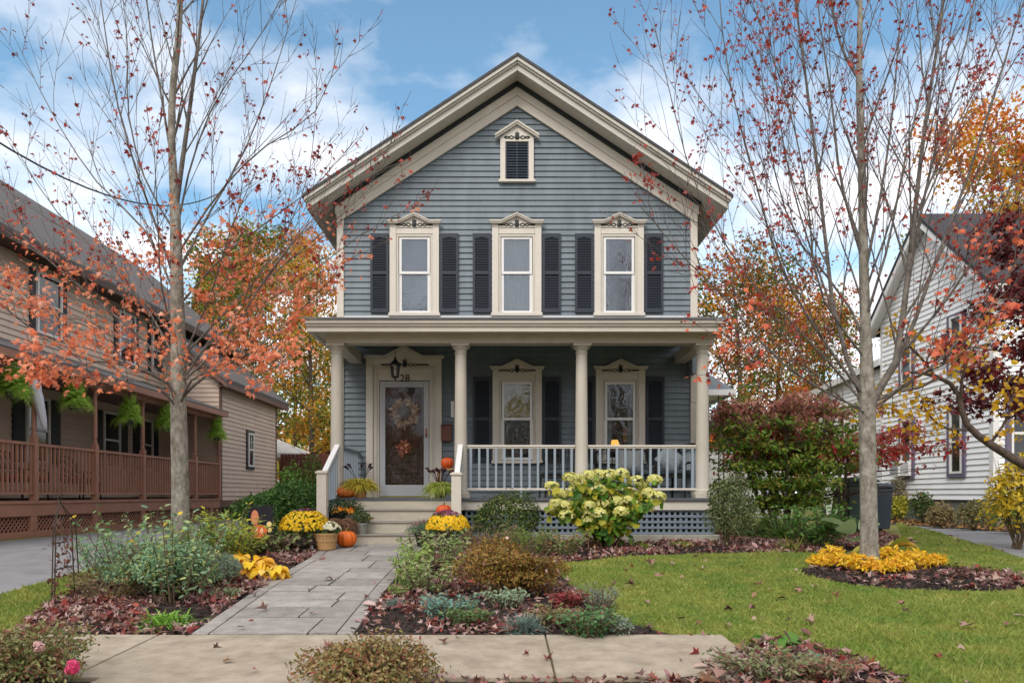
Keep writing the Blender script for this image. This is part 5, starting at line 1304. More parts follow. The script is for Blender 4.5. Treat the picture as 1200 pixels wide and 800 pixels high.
LIST = [
 ('autumn_tree', 'green and yellow tree standing just past the taupe wing', X_(300, 33), 33, 14.0, 3.4, [GRN, YG, GRN, ORA], 12000, .17, 31),
 ('autumn_tree', 'golden orange tree filling the gap left of the porch column', X_(368, 30), 30, 11.2, 2.5, [GOLD, YG, GOLD, GRN], 8500, .14, 32),
 ('autumn_tree', 'tall thin-leaved tree with bare stems above the gap left of the house', X_(345, 40), 40, 17, 3.4, [GOLD, GRN, ORA], 10000, .17, 33),
 ('autumn_tree', 'orange red tree seen over the taupe wing roof', X_(262, 38), 38, 15, 3.8, [ORA, YG, ORA, RUST], 8000, .19, 34),
 ('autumn_tree', 'olive tree low behind the red fence', X_(395, 38), 38, 9, 3.0, [YG, GRN, GOLD], 6000, .17, 35),
 ('autumn_tree', 'orange and green tree right behind the side entry roof', X_(862, 27), 27, 10.4, 3.0, [ORA, GRN, GOLD, GRN, RUST], 10000, .14, 36),
 ('autumn_tree', 'rust brown tree behind the dogwood left of the right maple', X_(915, 31), 31, 11.0, 3.0, [ORA, GOLD, GRN, RUST], 10500, .15, 37),
 ('autumn_tree', 'dark green tree between the dogwood and the white house', X_(965, 36), 36, 11.0, 3.0, [GRN, YG, ORA, RUST], 9000, .17, 38),
 ('autumn_tree', 'tall golden tree above the white house roof at the right edge', X_(1195, 30), 30, 18.5, 4.4, [GOLD, GOLD, YG, ORA], 17000, .2, 39),
 ('autumn_tree', 'golden tree peeking over the middle of the white house roof', X_(1120, 40), 40, 15.0, 3.4, [GOLD, YG], 3500, .19, 40),
]
for nm, lb, x, y, h, w, c, n, s, sd in LIST: leafy(nm, lb, x, y, h, w, c, n, s, sd, group='autumn trees behind the houses')
sp = thing('conifer_tree', 'dark green conifer top showing over the taupe roof', 'tree', (X_(240, 50), 50, 0))
rg = np.random.default_rng(9); n = 5000; t = rg.random(n) ** .7; aa = rg.uniform(0, 6.283, n); hh = 17.5
rr_ = 3.0 * (1 - t) * rg.uniform(.5, 1, n); pos = np.stack([X_(240, 50) + rr_ * np.cos(aa), 50 + rr_ * np.sin(aa), 3 + (hh - 3) * t], 1)
V, F = scatter(T_QUAD[0], T_QUAD[1], pos, rg.normal(0, 1, (n, 3)), .35, rg, np.stack([np.cos(aa), np.sin(aa), np.full(n, -.3)], 1))
build_np('foliage', V, F, leafmat('conifer_mix', DG, .6, .1), sp); m = MB(); m.tube([(X_(240, 50), 50, 0), (X_(240, 50), 50, 17)], [.25, .04], 8); m.build('trunk', BARKD, sp)
# far woods: one mass
rg = np.random.default_rng(77); n = 60000; aa = rg.uniform(-1.15, 1.15, n); rr_ = rg.uniform(62, 85, n)
hh = 6.0 + 2.0 * np.sin(aa * 19) + 1.4 * np.sin(aa * 47 + 1); zz = rg.random(n) ** .8 * hh
V, F = scatter(T_QUAD[0], T_QUAD[1], np.stack([rr_ * np.sin(aa), rr_ * np.cos(aa), zz + .2], 1), rg.normal(0, 1, (n, 3)), .7 * rg.uniform(.6, 1.3, n), rg)
tag(build_np('far_woods', V, F, leafmat('far_woods_mix', GRN + GOLD[:2] + RUST[:2] + YG, .7, .2)), 'distant autumn woods behind the houses', kind='stuff')

rg = np.random.default_rng(78); n = 16000; aa = rg.uniform(-1.2, 1.2, n); rr_ = rg.uniform(26, 34, n); hh = 6.5 + 2.5 * np.sin(aa * 9) + 1.2 * np.sin(aa * 23 + 1); zz = rg.random(n) ** .8 * hh
V, F = scatter(T_QUAD[0], T_QUAD[1], np.stack([rr_ * np.sin(aa), -rr_ * np.cos(aa), zz + .2], 1), rg.normal(0, 1, (n, 3)), .6 * rg.uniform(.6, 1.3, n), rg)
tag(build_np('opposite_woods', V, F, leafmat('opposite_woods_mix', GRN + GOLD[:2] + RUST + YG, .7, .2)), 'autumn woods across the street', kind='stuff')
# ---- dogwood beside the side entry: layered green with a maroon top
dg = thing('dogwood_tree', 'layered dogwood beside the porch, green below with drooping maroon leaves on top', 'tree', (X_(905, 13.6), 13.6, 0))
T3 = Tree(14); rg = np.random.default_rng(14); gp = []; rp = []
bx_, by_ = X_(918, 13.6), 13.6
for k in range(7):
    a = k * .9; m_ = T3.curve((bx_ + .12 * math.cos(a), by_ + .12 * math.sin(a), -.05), (.35 * math.cos(a), .35 * math.sin(a), 1), 2.55, (0, 0, .1), .08, 7)
    T3.trunk.tube(m_, [.04 * (1 - .08 * i) for i in range(8)], 6)
    for j in range(2, 8):
        for s_ in range(3):
            az = T3.r.uniform(0, 6.283); zz = m_[j].z; L = T3.r.uniform(.55, 1.05) * (1.0 if zz > 1 else .8)
            q = T3.curve(m_[j], (math.cos(az), math.sin(az), .22), L, (0, 0, -.12), .04, 6); T3.limbs.tube(q, [.012 * (1 - .12 * i) for i in range(7)], 4, cap=False)
            for i in range(1, 7):
                for _ in range(3):
                    p = q[i] + Vector((T3.r.gauss(0, .12), T3.r.gauss(0, .12), T3.r.gauss(0, .035)))
                    (rp if p.z > 2.3 + T3.r.gauss(0, .14) else gp).append(p)
T3.trunk.build('stems', BARKD, dg, smooth=True); T3.limbs.build('limbs', BARKD, dg)
gp = [p for p in gp if p.x > 4.0]; rp = [p for p in rp if p.x > 4.0]
leaves(dg, 'green_foliage', gp, 8500, .105, leafmat('dogwood_green_mix', ['#587c28', '#6e8e30', '#4a6c22', '#88963a', '#94863a'], .45, .4), T_OVAL, rg, .05, .9, tilt=.45)
leaves(dg, 'maroon_foliage', rp, 3000, .11, leafmat('dogwood_maroon_mix', ['#8a504a', '#aa746a', '#a85e50', '#c09480', '#7a443c', '#9a7c50'], .45, .35), T_OVAL, rg, .06, 1.8, tilt=.6)
# ---- burning red dogwood to its right
rd = thing('dogwood_tree', 'crimson leaved dogwood spreading behind the right maple trunk', 'tree', (X_(965, 14.4), 14.4, 0))
T4 = Tree(15); gp = []; bx_, by_ = X_(972, 14.4), 14.4
for k in range(4):
    a = k * 1.6; m_ = T4.curve((bx_ + .08 * math.cos(a), by_ + .08 * math.sin(a), -.05), (.25 * math.cos(a), .25 * math.sin(a), 1), 1.9, (.1, 0, .1), .07, 7)
    T4.trunk.tube(m_, [.045 * (1 - .08 * i) for i in range(8)], 6)
    for j in range(3, 8):
        for s_ in range(4):
            az = T4.r.uniform(0, 6.283); L = T4.r.uniform(1.1, 2.25)
            q = T4.curve(m_[j], (math.cos(az) * 1.1, math.sin(az), .28), L, (0, 0, -.22), .04, 6); T4.limbs.tube(q, [.013 * (1 - .12 * i) for i in range(7)], 4, cap=False)
            for i in range(2, 7):
                for _ in range(3): gp.append(q[i] + Vector((T4.r.gauss(0, .12), T4.r.gauss(0, .12), T4.r.gauss(0, .05))))
T4.trunk.build('stems', BARKD, rd, smooth=True); T4.limbs.build('limbs', BARKD, rd)
leaves(rd, 'foliage', [p for p in gp if p.z > 1.38], 5200, .11, leafmat('crimson_dogwood_mix', ['#94262c', '#b03434', '#781e24', '#a04438', '#7a5634', '#b84840'], .4, .35), T_OVAL, np.random.default_rng(16), .06, 1.4, tilt=.5)

# ---- Japanese maple at the right edge
jm = thing('japanese_maple', 'dark burgundy japanese maple hanging in from the right edge above the yellow shrub', 'tree', (X_(1250, 10.5), 10.5, -.05))
T5 = Tree(17); gp = []; base = Vector((X_(1262, 10.5), 10.5, -.1))
tr = resample([base, base + Vector((-.1, 0, 1.8)), base + Vector((-.25, .05, 3.4)), base + Vector((-.2, 0, 5.0))], 9); T5.trunk.tube(tr, [.11 * (1 - .085 * i) for i in range(9)], 9)
for k in range(26):
    t = .38 + .60 * k / 26; p = tr[0].lerp(tr[-1], t); az = k * 2.4
    q = T5.curve(p, (math.cos(az), math.sin(az), .3), 1.75 * (1.25 - t * .75) * T5.r.uniform(.8, 1.15), (0, 0, -.1), .06, 6); T5.limbs.tube(q, [.02 * (1 - .13 * i) for i in range(7)], 5, cap=False)
    for i in range(2, 7):
        for _ in range(4): gp.append(q[i] + Vector((T5.r.gauss(0, .17), T5.r.gauss(0, .17), T5.r.gauss(0, .07))))
T5.trunk.build('trunk', BARKD, jm, smooth=True); T5.limbs.build('limbs', BARKD, jm)
leaves(jm, 'foliage', [p for p in gp if p.z > 2.1], 9000, .09, leafmat('burgundy_mix', ['#4a1a20', '#6a242a', '#3a161c', '#82302e', '#5a2024', '#9c4a3a'], .45, .35), T_MAPLE, np.random.default_rng(18), .08, .9, tilt=.6)

# ---- magnolia-like limb with yellow leaves from the right edge
yl = thing('yellow_leaved_tree', 'dark crooked branch with sparse yellow leaves reaching in from the right edge', 'tree', (X_(1245, 9.4), 9.4, -.1))
T6 = Tree(19); D6 = 9.4
m_ = resample([P(1262, 640, D6), P(1250, 590, D6), P(1225, 560, D6), P(1196, 542, D6), P(1160, 520, D6), P(1135, 500, D6), P(1126, 478, D6), P(1120, 455, D6), P(1095, 440, D6), P(1066, 436, D6 - .1)], 18)
m_[0].z = g(D6) - .1
T6.trunk.tube(m_, [.09 - .075 * i / 17 for i in range(18)], 9); T6.trunk.build('trunk', BARKD, yl, smooth=True)
for spx in ([(1132, 503), (1110, 502), (1090, 488), (1080, 470)], [(1126, 475), (1128, 440), (1140, 410), (1160, 380)], [(1100, 442), (1075, 455), (1050, 460), (1030, 478)], [(1095, 440), (1080, 420), (1060, 400), (1045, 380)], [(1160, 520), (1180, 490), (1190, 450)]):
    q = resample([P(a, b, D6 - .1 * i) for i, (a, b) in enumerate(spx)], 7); T6.limbs.tube(q, [.022 * (1 - .12 * i) for i in range(7)], 6, cap=False); T6.side(q, .02, 7, .5, .1, 1, .7, 2, .4, .1, 3)
T6.limbs.build('limbs', BARKD, yl); T6.tw.build('twigs', BARKD, yl)
leaves(yl, 'foliage', [p for p, _, _ in T6.pts], 640, .068, leafmat('yellow_leaf_mix', ['#d8a81c', '#e8c030', '#c89418', '#ddb040', '#b8862a'], .45, .45), T_ROUND, np.random.default_rng(20), .07, 1.0)
# ================================================================ SHRUBS, FLOWERS, POTS
def bush(name, label, cat, x, y, rx, ry, h, n, size, cols, T=T_OVAL, seed=1, group=None, zb=None, lump=.25, shell=.55, stems=14, stemc='#5a4a38', low=.05, tilt=.7, trans=.35, top=1.0, root=None, part='foliage', squash=1.0):
    zb = g(y) + .012 if zb is None else zb; rg = np.random.default_rng(seed)
    root = root or thing(name, label, cat, (x, y, zb), group)
    d = unit(rg.normal(size=(n, 3))); d[:, 2] = np.abs(d[:, 2]) * np.where(rg.random(n) < .25, -.55, 1); d = unit(d)
    r = (shell + (1 - shell) * rg.random(n) ** .6) * lumpy(rg, d, lump); r = np.where(rg.random(n) < .07, r * rg.uniform(1.05, 1.22, n), r)
    cz = h * .45; pos = np.stack([x + d[:, 0] * r * rx, y + d[:, 1] * r * ry, zb + cz + d[:, 2] * r * np.where(d[:, 2] > 0, h * .55, cz * .95)], 1)
    pos[:, 2] = np.maximum(pos[:, 2], zb + low * rg.random(n))
    nr = d * .9 + rg.normal(0, tilt, (n, 3)) + np.array([0, 0, .35]); tg = d + rg.normal(0, .8, (n, 3))
    V, F = scatter(T[0], T[1], pos, nr, size * rg.uniform(.6, 1.3, n), rg, tg)
    m = cols if not isinstance(cols, list) else leafmat('%s_%d_mix' % (name, seed), cols, .5, trans)
    build_np(part, V, F, m, root)
    if stems:
        mb = MB()
        for k in range(stems):
            dd = unit(rg.normal(size=(1, 3)))[0]; dd[2] = abs(dd[2]) + .3; e = Vector((x + dd[0] * rx * .8, y + dd[1] * ry * .8, zb + min(h * .9, cz + dd[2] * h * .45)))
            b = Vector((x + rg.normal(0, .05) * rx, y + rg.normal(0, .05) * ry, zb - .02)); mid = b.lerp(e, .5) + Vector((rg.normal(0, .03), rg.normal(0, .03), .04 * h))
            mb.tube([b, mid, e], [.010, .007, .003], 4, cap=False)
        mb.build('stems', mat('%s_%d_stem' % (name, seed), stemc, .9), root)
    return root
def blooms(root, x, y, zb, rx, ry, h, n, size, cols, T=T_FLOWER, seed=1, part='blooms', zmin=.35, cap_=None, lump=0):
    rg = np.random.default_rng(seed); d = unit(rg.normal(size=(n * 3, 3))); d[:, 2] = np.abs(d[:, 2]); d = d[d[:, 2] > -1][:n * 3]
    if cap_: d = d[(d[:, 2] > cap_[0]) & (d[:, 2] <= cap_[1])]
    d = d[:n]; k = len(d); r = .97 + .06 * rg.random(k)
    pos = np.stack([x + d[:, 0] * rx * r, y + d[:, 1] * ry * r, zb + h * zmin + d[:, 2] * r * h * (1 - zmin)], 1)
    V, F = scatter(T[0], T[1], pos, d + rg.normal(0, .25, (k, 3)), size * rg.uniform(.8, 1.2, k), rg)
    return build_np(part, V, F, leafmat('%s_bloom_%d' % (part, seed), cols, .5, .3) if isinstance(cols, list) else cols, root)
def px_bush(name, label, cat, px0, px1, pyt, d, n, size, cols, depth=.8, **k):
    x = X_((px0 + px1) / 2, d); rx = (px1 - px0) / 2 * d / FPX; zb = k.pop('zb', g(d) + .012); h = Z_(pyt, d) - zb
    return bush(name, label, cat, x, d, rx, rx * depth, h, n, size, cols, zb=zb, **k), x, rx, h, zb
BGL = ['#6c9070', '#86aa84', '#a0c09a', '#b4b45c']
BOX = ['#37502a', '#48643a', '#2c4222', '#5a7040', '#6e7c44']
# --- foundation planting
px_bush('boxwood_shrub', 'round dark green boxwood right of the porch steps', 'shrub', 553, 634, 578, 11.0, 5200, .042, ['#34491f', '#4d6430', '#2a3c1a', '#667a3a', '#8a8a48'], seed=1, shell=.6, lump=.2, T=T_OVAL)
px_bush('boxwood_shrub', 'upright grey-green boxwood in front of the right porch column', 'shrub', 826, 880, 556, 10.7, 5200, .040, ['#55683c', '#6c7c4c', '#42542e', '#80895a', '#9a9c6c'], seed=2, shell=.5, lump=.26)
px_bush('evergreen_shrub', 'broad dark green evergreen shrub left of the steps behind the yellow mums', 'shrub', 278, 380, 562, 12.0, 7500, .062, ['#3a5a26', '#4f7434', '#2e4a20', '#648a3e'], seed=3, shell=.5, lump=.26)
px_bush('evergreen_shrub', 'small upright green shrub against the left porch side', 'shrub', 352, 384, 540, 13.6, 1800, .06, ['#4c6a2c', '#64803a', '#3c5624'], seed=4)
px_bush('topiary_shrub', 'small round green shrub in front of the dark red fence', 'shrub', 324, 354, 546, 14.2, 1600, .05, ['#54802e', '#6e9a3c', '#426a26'], seed=5)
# hydrangea
hx, hy = X_(708, 10.55), 10.55; hz = g(hy) + .012
hyd = thing('hydrangea_shrub', 'hydrangea with creamy yellow-green flower heads in front of the porch lattice', 'shrub', (hx, hy, hz))
rg = np.random.default_rng(40); m = MB(); pos = []; tops = []
bl = [(683, 487+83), (665, 572), (700, 560), (716, 566), (735, 562), (757, 560), (766, 572), (650, 572)]
bl = [(647, 570), (663, 592), (676, 562), (690, 558), (702, 556), (714, 558), (728, 556), (745, 564), (767, 563), (672, 576), (684, 582), (700, 574), (718, 572), (737, 576), (760, 577), (770, 583), (690, 592), (706, 590), (722, 588), (742, 592), (756, 596), (702, 602), (711, 606), (690, 608), (646, 598), (657, 580), (728, 600), (668, 560), (652, 590), (676, 600), (715, 598), (748, 580), (735, 586), (680, 566), (698, 566), (711, 580), (752, 570), (664, 604), (694, 600), (738, 608)]
for k, (a, b) in enumerate(bl):
    dd = hy + rg.uniform(-.45, .35); c = P(a, b, dd); tops.append(c); base = Vector((hx + rg.normal(0, .16), hy + rg.normal(0, .1), hz)); mid = base.lerp(c, .55) + Vector((0, 0, .12))
    m.tube([base, mid, c], [.010, .007, .004], 5, cap=False)
    for j in range(26):
        t = rg.uniform(.25, .97); q = base.lerp(c, t) + Vector((0, 0, .12 * math.sin(math.pi * t))); pos.append(q + Vector((rg.normal(0, .07), rg.normal(0, .07), rg.normal(0, .05))))
m.build('stems', mat('hydrangea_stem', '#6a4c3a', .9), hyd)
n = len(pos); V, F = scatter(T_ROUND[0], T_ROUND[1], np.array([tuple(p) for p in pos]), np.stack([rg.normal(0, .5, n), rg.normal(-.6, .4, n), rg.normal(.6, .4, n)], 1), .13 * rg.uniform(.6, 1.25, n), rg, np.stack([rg.normal(0, 1, n), rg.normal(-.4, .6, n), rg.normal(-.8, .5, n)], 1))
build_np('foliage', V, F, leafmat('hydrangea_leaf', ['#4e7a2c', '#6c9434', '#88a440', '#c8b83c', '#5c8a34', '#3f6a28', '#d8c440'], .5, .45), hyd)
HB = leafmat('hydrangea_bloom', ['#d8d080', '#ccca70', '#e4dc98', '#bcc068', '#ebe2ac'], .6, .3)
for k, c in enumerate(tops):
    r = rg.uniform(.09, .135); n = 90; d = unit(rg.normal(size=(n, 3))); d[:, 2] = np.where(d[:, 2] < -.4, -d[:, 2], d[:, 2]); q = np.array(tuple(c)) + d * r * np.array([1, 1, .7]) * lumpy(rg, d, .12)[:, None]
    V, F = scatter(T_HYD[0], T_HYD[1], q, d, .045, rg); build_np('flower_head', V, F, HB, hyd)
# --- right bed
px_bush('spirea_shrub', 'rusty olive spirea mound, largest plant of the bed along the walk', 'shrub', 548, 664, 634, 7.0, 9500, .036, ['#8a6a2e', '#9c7c3a', '#6e6a30', '#b08c48', '#7c4a2a', '#a4823a', '#5e6230', '#95543a'], seed=6, shell=.25, lump=.38, T=T_OVAL, stems=40)
SP_ = bpy.data.objects['spirea_shrub']; blooms(SP_, SP_.location.x, 7.0, g(7), .44, .36, .66, 8, .045, ['#d8b0b0', '#e8c8c8'], seed=3)
fes = []
FESC = leafmat('blue_fescue_mix', ['#5f7570', '#7a8e88', '#4c625c', '#92a29a', '#87906c'], .5, .25)
def grass_clump(name, label, cat, px, py, w, h, n, cols, seed, width=.006, droop=.55, up=1.0, group=None, spread=1.0):
    x, y = G(px, py); rg = np.random.default_rng(seed); z = g(y) + .012; t = thing(name, label, cat, (x, y, z), group)
    tuft(t, 'blades', (x, y, z), n, h, cols if not isinstance(cols, list) else leafmat('%s_%d_mix' % (name, seed), cols, .5, .35), spread, droop, width, 4, up, rg, base=w * .3); return t
grass_clump('blue_fescue', 'large blue-grey fescue tuft at the sidewalk edge below the spirea', 'ornamental grass', 614, 742, .14, .30, 620, FESC, 7, .005, .45, 1.0)
grass_clump('blue_fescue', 'small blue-grey fescue tuft leaning over the walk edge', 'ornamental grass', 462, 712, .10, .22, 320, FESC, 8, .005, .6)
grass_clump('grass_tuft', 'bright green strap-leaved tuft at the front edge of the left bed', 'ornamental grass', 196, 735, .24, .30, 380, ['#5a8a2c', '#74a43a', '#8cb84a', '#47742a'], 9, .010, .6)
grass_clump('grass_tuft', 'low lime green sedge tufts under the right porch lattice', 'ornamental grass', 800, 641, .22, .24, 360, ['#8aa03a', '#a8b848', '#6e8a30'], 10, .008, .7)
grass_clump('grass_tuft', 'low lime green sedge tuft just right of the hydrangea base', 'ornamental grass', 752, 642, .2, .22, 300, ['#8aa03a', '#a0b040', '#6e8a30'], 11, .008, .7)
grass_clump('ornamental_grass', 'tall dark green grass fountain below the dogwood', 'ornamental grass', 920, 634, .25, .75, 520, ['#4a6a2c', '#5f8036', '#3a5624', '#7c8a48'], 12, .010, .45, 1.1)
grass_clump('iris_clump', 'yellowing iris leaves standing in the mulch right of the boxwood', 'plant', 925, 646, .2, .45, 60, ['#7f8a48', '#b09a5c', '#64803a', '#a48a50'], 13, .022, .5, 1.1)
grass_clump('grass_tuft', 'thin green grass wisps beside the walk above the small fescue', 'ornamental grass', 470, 690, .1, .34, 40, ['#8aa04c', '#6a8a38'], 14, .006, .4, 1.2)
def loose(name, label, cat, px, py, w, h, nst, nl, size, cols, seed, T=T_OVAL, stemc='#6a5a44', group=None, lean=.35, y=None, flowers=None, zb=None):
    """loose, open perennials: stems with leaves up their length"""
    x, yy = G(px, py); z = g(yy) + .012; rg = np.random.default_rng(seed); t = thing(name, label, cat, (x, yy, z), group); mb = MB(); pos = []; tg = []; ends = []
    for k in range(nst):
        a = rg.uniform(0, 6.283); r = w * math.sqrt(rg.random()); b = Vector((x + r * .5 * math.cos(a), yy + r * .4 * math.sin(a), z - .01)); hh = h * rg.uniform(.6, 1.08)
        e = Vector((x + r * (1 + lean) * math.cos(a), yy + r * (1 + lean) * .8 * math.sin(a), z + hh)); mid = b.lerp(e, .5) + Vector((rg.normal(0, .03), rg.normal(0, .03), .03)); mb.tube([b, mid, e], [.006, .005, .002], 4, cap=False); ends.append(e)
        for j in range(nl):
            f = rg.uniform(.12, 1.0); q = b.lerp(mid, f * 2) if f < .5 else mid.lerp(e, f * 2 - 1); az = rg.uniform(0, 6.283); dd = Vector((math.cos(az), math.sin(az), .3)); pos.append(q + dd * size * .35); tg.append(tuple(dd + Vector((0, 0, rg.uniform(-.6, .3)))))
    n = len(pos); V, F = scatter(T[0], T[1], np.array([tuple(p) for p in pos]), np.stack([rg.normal(0, .5, n), rg.normal(-.2, .5, n), np.ones(n)], 1), size * rg.uniform(.6, 1.3, n), rg, np.array(tg))
    build_np('foliage', V, F, cols if not isinstance(cols, list) else leafmat('%s_%d_mix' % (name, seed), cols, .5, .4), t); mb.build('stems', mat('%s_%d_stem' % (name, seed), stemc, .9), t)
    if flowers:
        nf, fs, fc = flowers; idx = rg.choice(len(ends), min(nf, len(ends)), replace=False); p = np.array([tuple(ends[i]) for i in idx])
        V, F = scatter(T_FLOWER[0], T_FLOWER[1], p, np.stack([rg.normal(0, .4, len(p)), rg.normal(-.5, .3, len(p)), np.ones(len(p))], 1), fs, rg); build_np('blooms', V, F, leafmat('%s_%d_fl' % (name, seed), fc), t)
    return t
VAR = ['#6e8a44', '#88a058', '#a8b47c', '#5a7838', '#c0c094', '#8a7a58']
loose('leafy_perennial', 'pale variegated perennial spilling below the yellow mum at the right of the steps', 'plant', 508, 668, .34, .48, 26, 26, .06, VAR, 60)
loose('leafy_perennial', 'grey-green perennial halfway up the right bed beside the walk', 'plant', 500, 695, .30, .36, 20, 24, .055, VAR, 61)
loose('leafy_perennial', 'bluish sedum clump between the walk and the large fescue', 'plant', 525, 728, .22, .20, 30, 18, .045, ['#5a8078', '#6f948a', '#86a48c', '#4a6c60'], 62)
loose('leafy_perennial', 'dark green low perennial at the sidewalk below the walk edge fescue', 'plant', 548, 734, .16, .14, 24, 16, .04, ['#4c6a3a', '#64804a', '#7c8c58'], 63)
loose('leafy_perennial', 'round-leaved green sedum at the sidewalk right of the large fescue', 'plant', 686, 748, .22, .22, 34, 20, .045, ['#4e7446', '#648a54', '#3e6038', '#7e9c68'], 64)
loose('leafy_perennial', 'fine silvery artemisia at the lawn edge right of the spirea', 'plant', 700, 717, .16, .24, 34, 24, .034, ['#8a9a8a', '#a0aea0', '#74867a'], 65, T=T_LONG)
loose('leafy_perennial', 'greyish sprig at the tip of the right bed by the sidewalk', 'plant', 722, 746, .12, .14, 20, 16, .035, ['#7a8c78', '#92a08c'], 66)
loose('leafy_perennial', 'feathery lime green perennial behind the spirea', 'plant', 620, 652, .30, .42, 40, 30, .045, ['#7ca03c', '#94b44c', '#64883a', '#b0bc60'], 67, T=T_LONG)
loose('leafy_perennial', 'pinkish brown faded perennial between spirea and boxwood', 'plant', 575, 655, .26, .42, 26, 22, .045, ['#8a5a50', '#a07868', '#6e6a44', '#7c8a50'], 68)
loose('leafy_perennial', 'mixed green perennial below the hydrangea', 'plant', 655, 652, .34, .34, 34, 22, .05, ['#5e7c3c', '#7a9450', '#96a068', '#8a7a50', '#a86a50'], 69)
loose('leafy_perennial', 'dusty green perennial row beside the spirea at the bed centre', 'plant', 470, 740-38, .1, .12, 12, 12, .035, ['#6e8a44', '#8aa058'], 70)
loose('leafy_perennial', 'brown-tipped low geranium right of the large fescue', 'plant', 648, 735, .18, .18, 26, 18, .045, ['#8a7a54', '#6e7c44', '#a08a68', '#7a4a3c'], 71)
loose('leafy_shrub', 'bright green leafy shrub beneath the dogwoods behind the mulch', 'shrub', 955, 642, .48, .62, 46, 34, .075, ['#4e7a34', '#6a9444', '#3c6228', '#86a058'], 72)
loose('leafy_shrub', 'low dark green shrub left of the dogwood stems', 'shrub', 880, 632, .36, .5, 34, 28, .065, ['#3e5c28', '#52742f', '#6c7c3c'], 73)
loose('leafy_perennial', 'yellow-green bushy perennial between the golden hosta and the garden flag', 'plant', 280, 655, .34, .50, 30, 26, .06, ['#96a83c', '#b8b840', '#7c9438', '#ccc050'], 160)
loose('leafy_perennial', 'light green leafy stems leaning over the middle of the walk edge', 'plant', 480, 678, .20, .34, 22, 22, .055, ['#8aa850', '#a8bc68', '#6e8e40'], 161)
loose('leafy_perennial', 'faded pink and brown plant left of the boxwood', 'plant', 540, 640, .24, .36, 24, 20, .045, ['#9a7064', '#8a8a58', '#b08a7c'], 162)
loose('leafy_perennial', 'low silver-green plant between the spirea and the large fescue', 'plant', 592, 712, .20, .16, 26, 16, .04, ['#8a9c80', '#9cae90', '#748a6c'], 163)
loose('leafy_perennial', 'wine red leaved plant at the foot of the spirea toward the lawn', 'plant', 664, 716, .16, .16, 24, 16, .05, ['#8a3a3c', '#a04a48', '#6c2a2e'], 164)
loose('leafy_perennial', 'pale green variegated plant under the boxwood right of the steps', 'plant', 600, 640, .30, .28, 30, 22, .05, ['#8ca868', '#b0c088', '#6e8e50', '#c8c8a0'], 165)
loose('leafy_shrub', 'dusty green shrub in front of the dark evergreen left of the steps', 'shrub', 310, 640, .34, .42, 30, 26, .055, ['#7a9450', '#94a860', '#5e7c40', '#a8a860'], 166)
loose('rose_shrub', 'thin open rose canes at the far left of the bed above the leaf litter', 'shrub', 118, 680, .30, .62, 14, 14, .055, BGL, 167)
loose('leafy_shrub', 'tall airy green shrub hiding the driveway just right of the left maple trunk', 'shrub', 238, 668, .36, .66, 34, 30, .06, ['#7a9c54', '#96b064', '#5e8244', '#b8bc58'], 170)
loose('leafy_shrub', 'airy blue-green shrub between the rusty trellis and the left maple trunk', 'shrub', 150, 690, .40, .55, 34, 30, .055, ['#6c9070', '#86aa84', '#587a58', '#a0b470'], 171)
# big hosta leaves by the right trunk
def hosta(name, label, px, py, n, L, W, cols, seed, el=.9, cat='hosta', flop=.8, group=None, fan=None, zb=None, xy=None):
    x, y = xy or G(px, py); z = g(y) + .012; rg = np.random.default_rng(seed); t = thing(name, label, cat, (x, y, z), group); V = []; F = []
    for i in range(n):
        a = rg.uniform(0, 6.283) if fan is None else fan[i % len(fan)]; l = L * rg.uniform(.7, 1.1); w = W * rg.uniform(.8, 1.15); e = el * rg.uniform(.35, 1.1); h = np.array([math.cos(a), math.sin(a), 0.]); s = np.array([-math.sin(a), math.cos(a), 0.]); k0 = len(V); ns = 7
        st = l * .55; p0 = np.array([x, y, z]) + h * st * (1 - .5 * e) + np.array([0, 0, st * e])
        roll = rg.normal(0, .3)
        for j in range(ns + 1):
            u = j / ns; ww = w * math.sin(math.pi * min(1, u * .93 + .07)) ** .75 * (1 if u < 1 else 0) + .002; q = p0 + h * l * u * (1 - .35 * u * flop) + np.array([0, 0, l * (.35 * e * u - flop * .65 * u * u)])
            for v in (-1, -.5, 0, .5, 1): V.append(q + s * v * ww / 2 + np.array([0, 0, 1]) * (abs(v) * .22 * ww + roll * v * ww * .5) + h * 0)
        for j in range(ns):
            for v in range(4): b = k0 + j * 5 + v; F += [(b, b + 1, b + 6), (b, b + 6, b + 5)]
        k1 = len(V)
    build_np('leaves', V, F, cols if not isinstance(cols, list) else leafmat('%s_%d_mix' % (name, seed), cols, .4, .4), t, smooth=True)
    mb = MB()
    for i in range(n // 2): a = rg.uniform(0, 6.283); mb.tube([(x, y, z - .01), (x + math.cos(a) * L * .2, y + math.sin(a) * L * .2, z + L * .3)], .005, 4, cap=False)
    mb.build('stalks', mat('%s_%d_stalk' % (name, seed), '#8a8a50', .7), t); return t
YH = leafmat('golden_hosta', ['#f0c824', '#f8dc48', '#e8bc24', '#f6cc60', '#ecb444', '#fae880'], .45, .45)
hosta('hosta_plant', 'golden yellow hosta at the walk edge in the left bed', 296, 676, 64, .28, .12, YH, 1, 1.1)
hosta('hosta_plant', 'smaller yellow hosta clump on the walk side of the bright golden one', 318, 680, 34, .22, .10, YH, 2, .9)
hosta('hosta_plant', 'yellow hosta clump farther back beside the lavender', 268, 664, 28, .23, .10, YH, 3, 1.0)
hosta('hosta_plant', 'single large pale green hosta leaf left of the right maple trunk', 1004, 649, 5, .42, .24, ['#8aa068', '#a4b888', '#7a9458'], 4, 1.25, flop=.3, fan=[2.8, 2.2, .5, 3.6, 1.2])
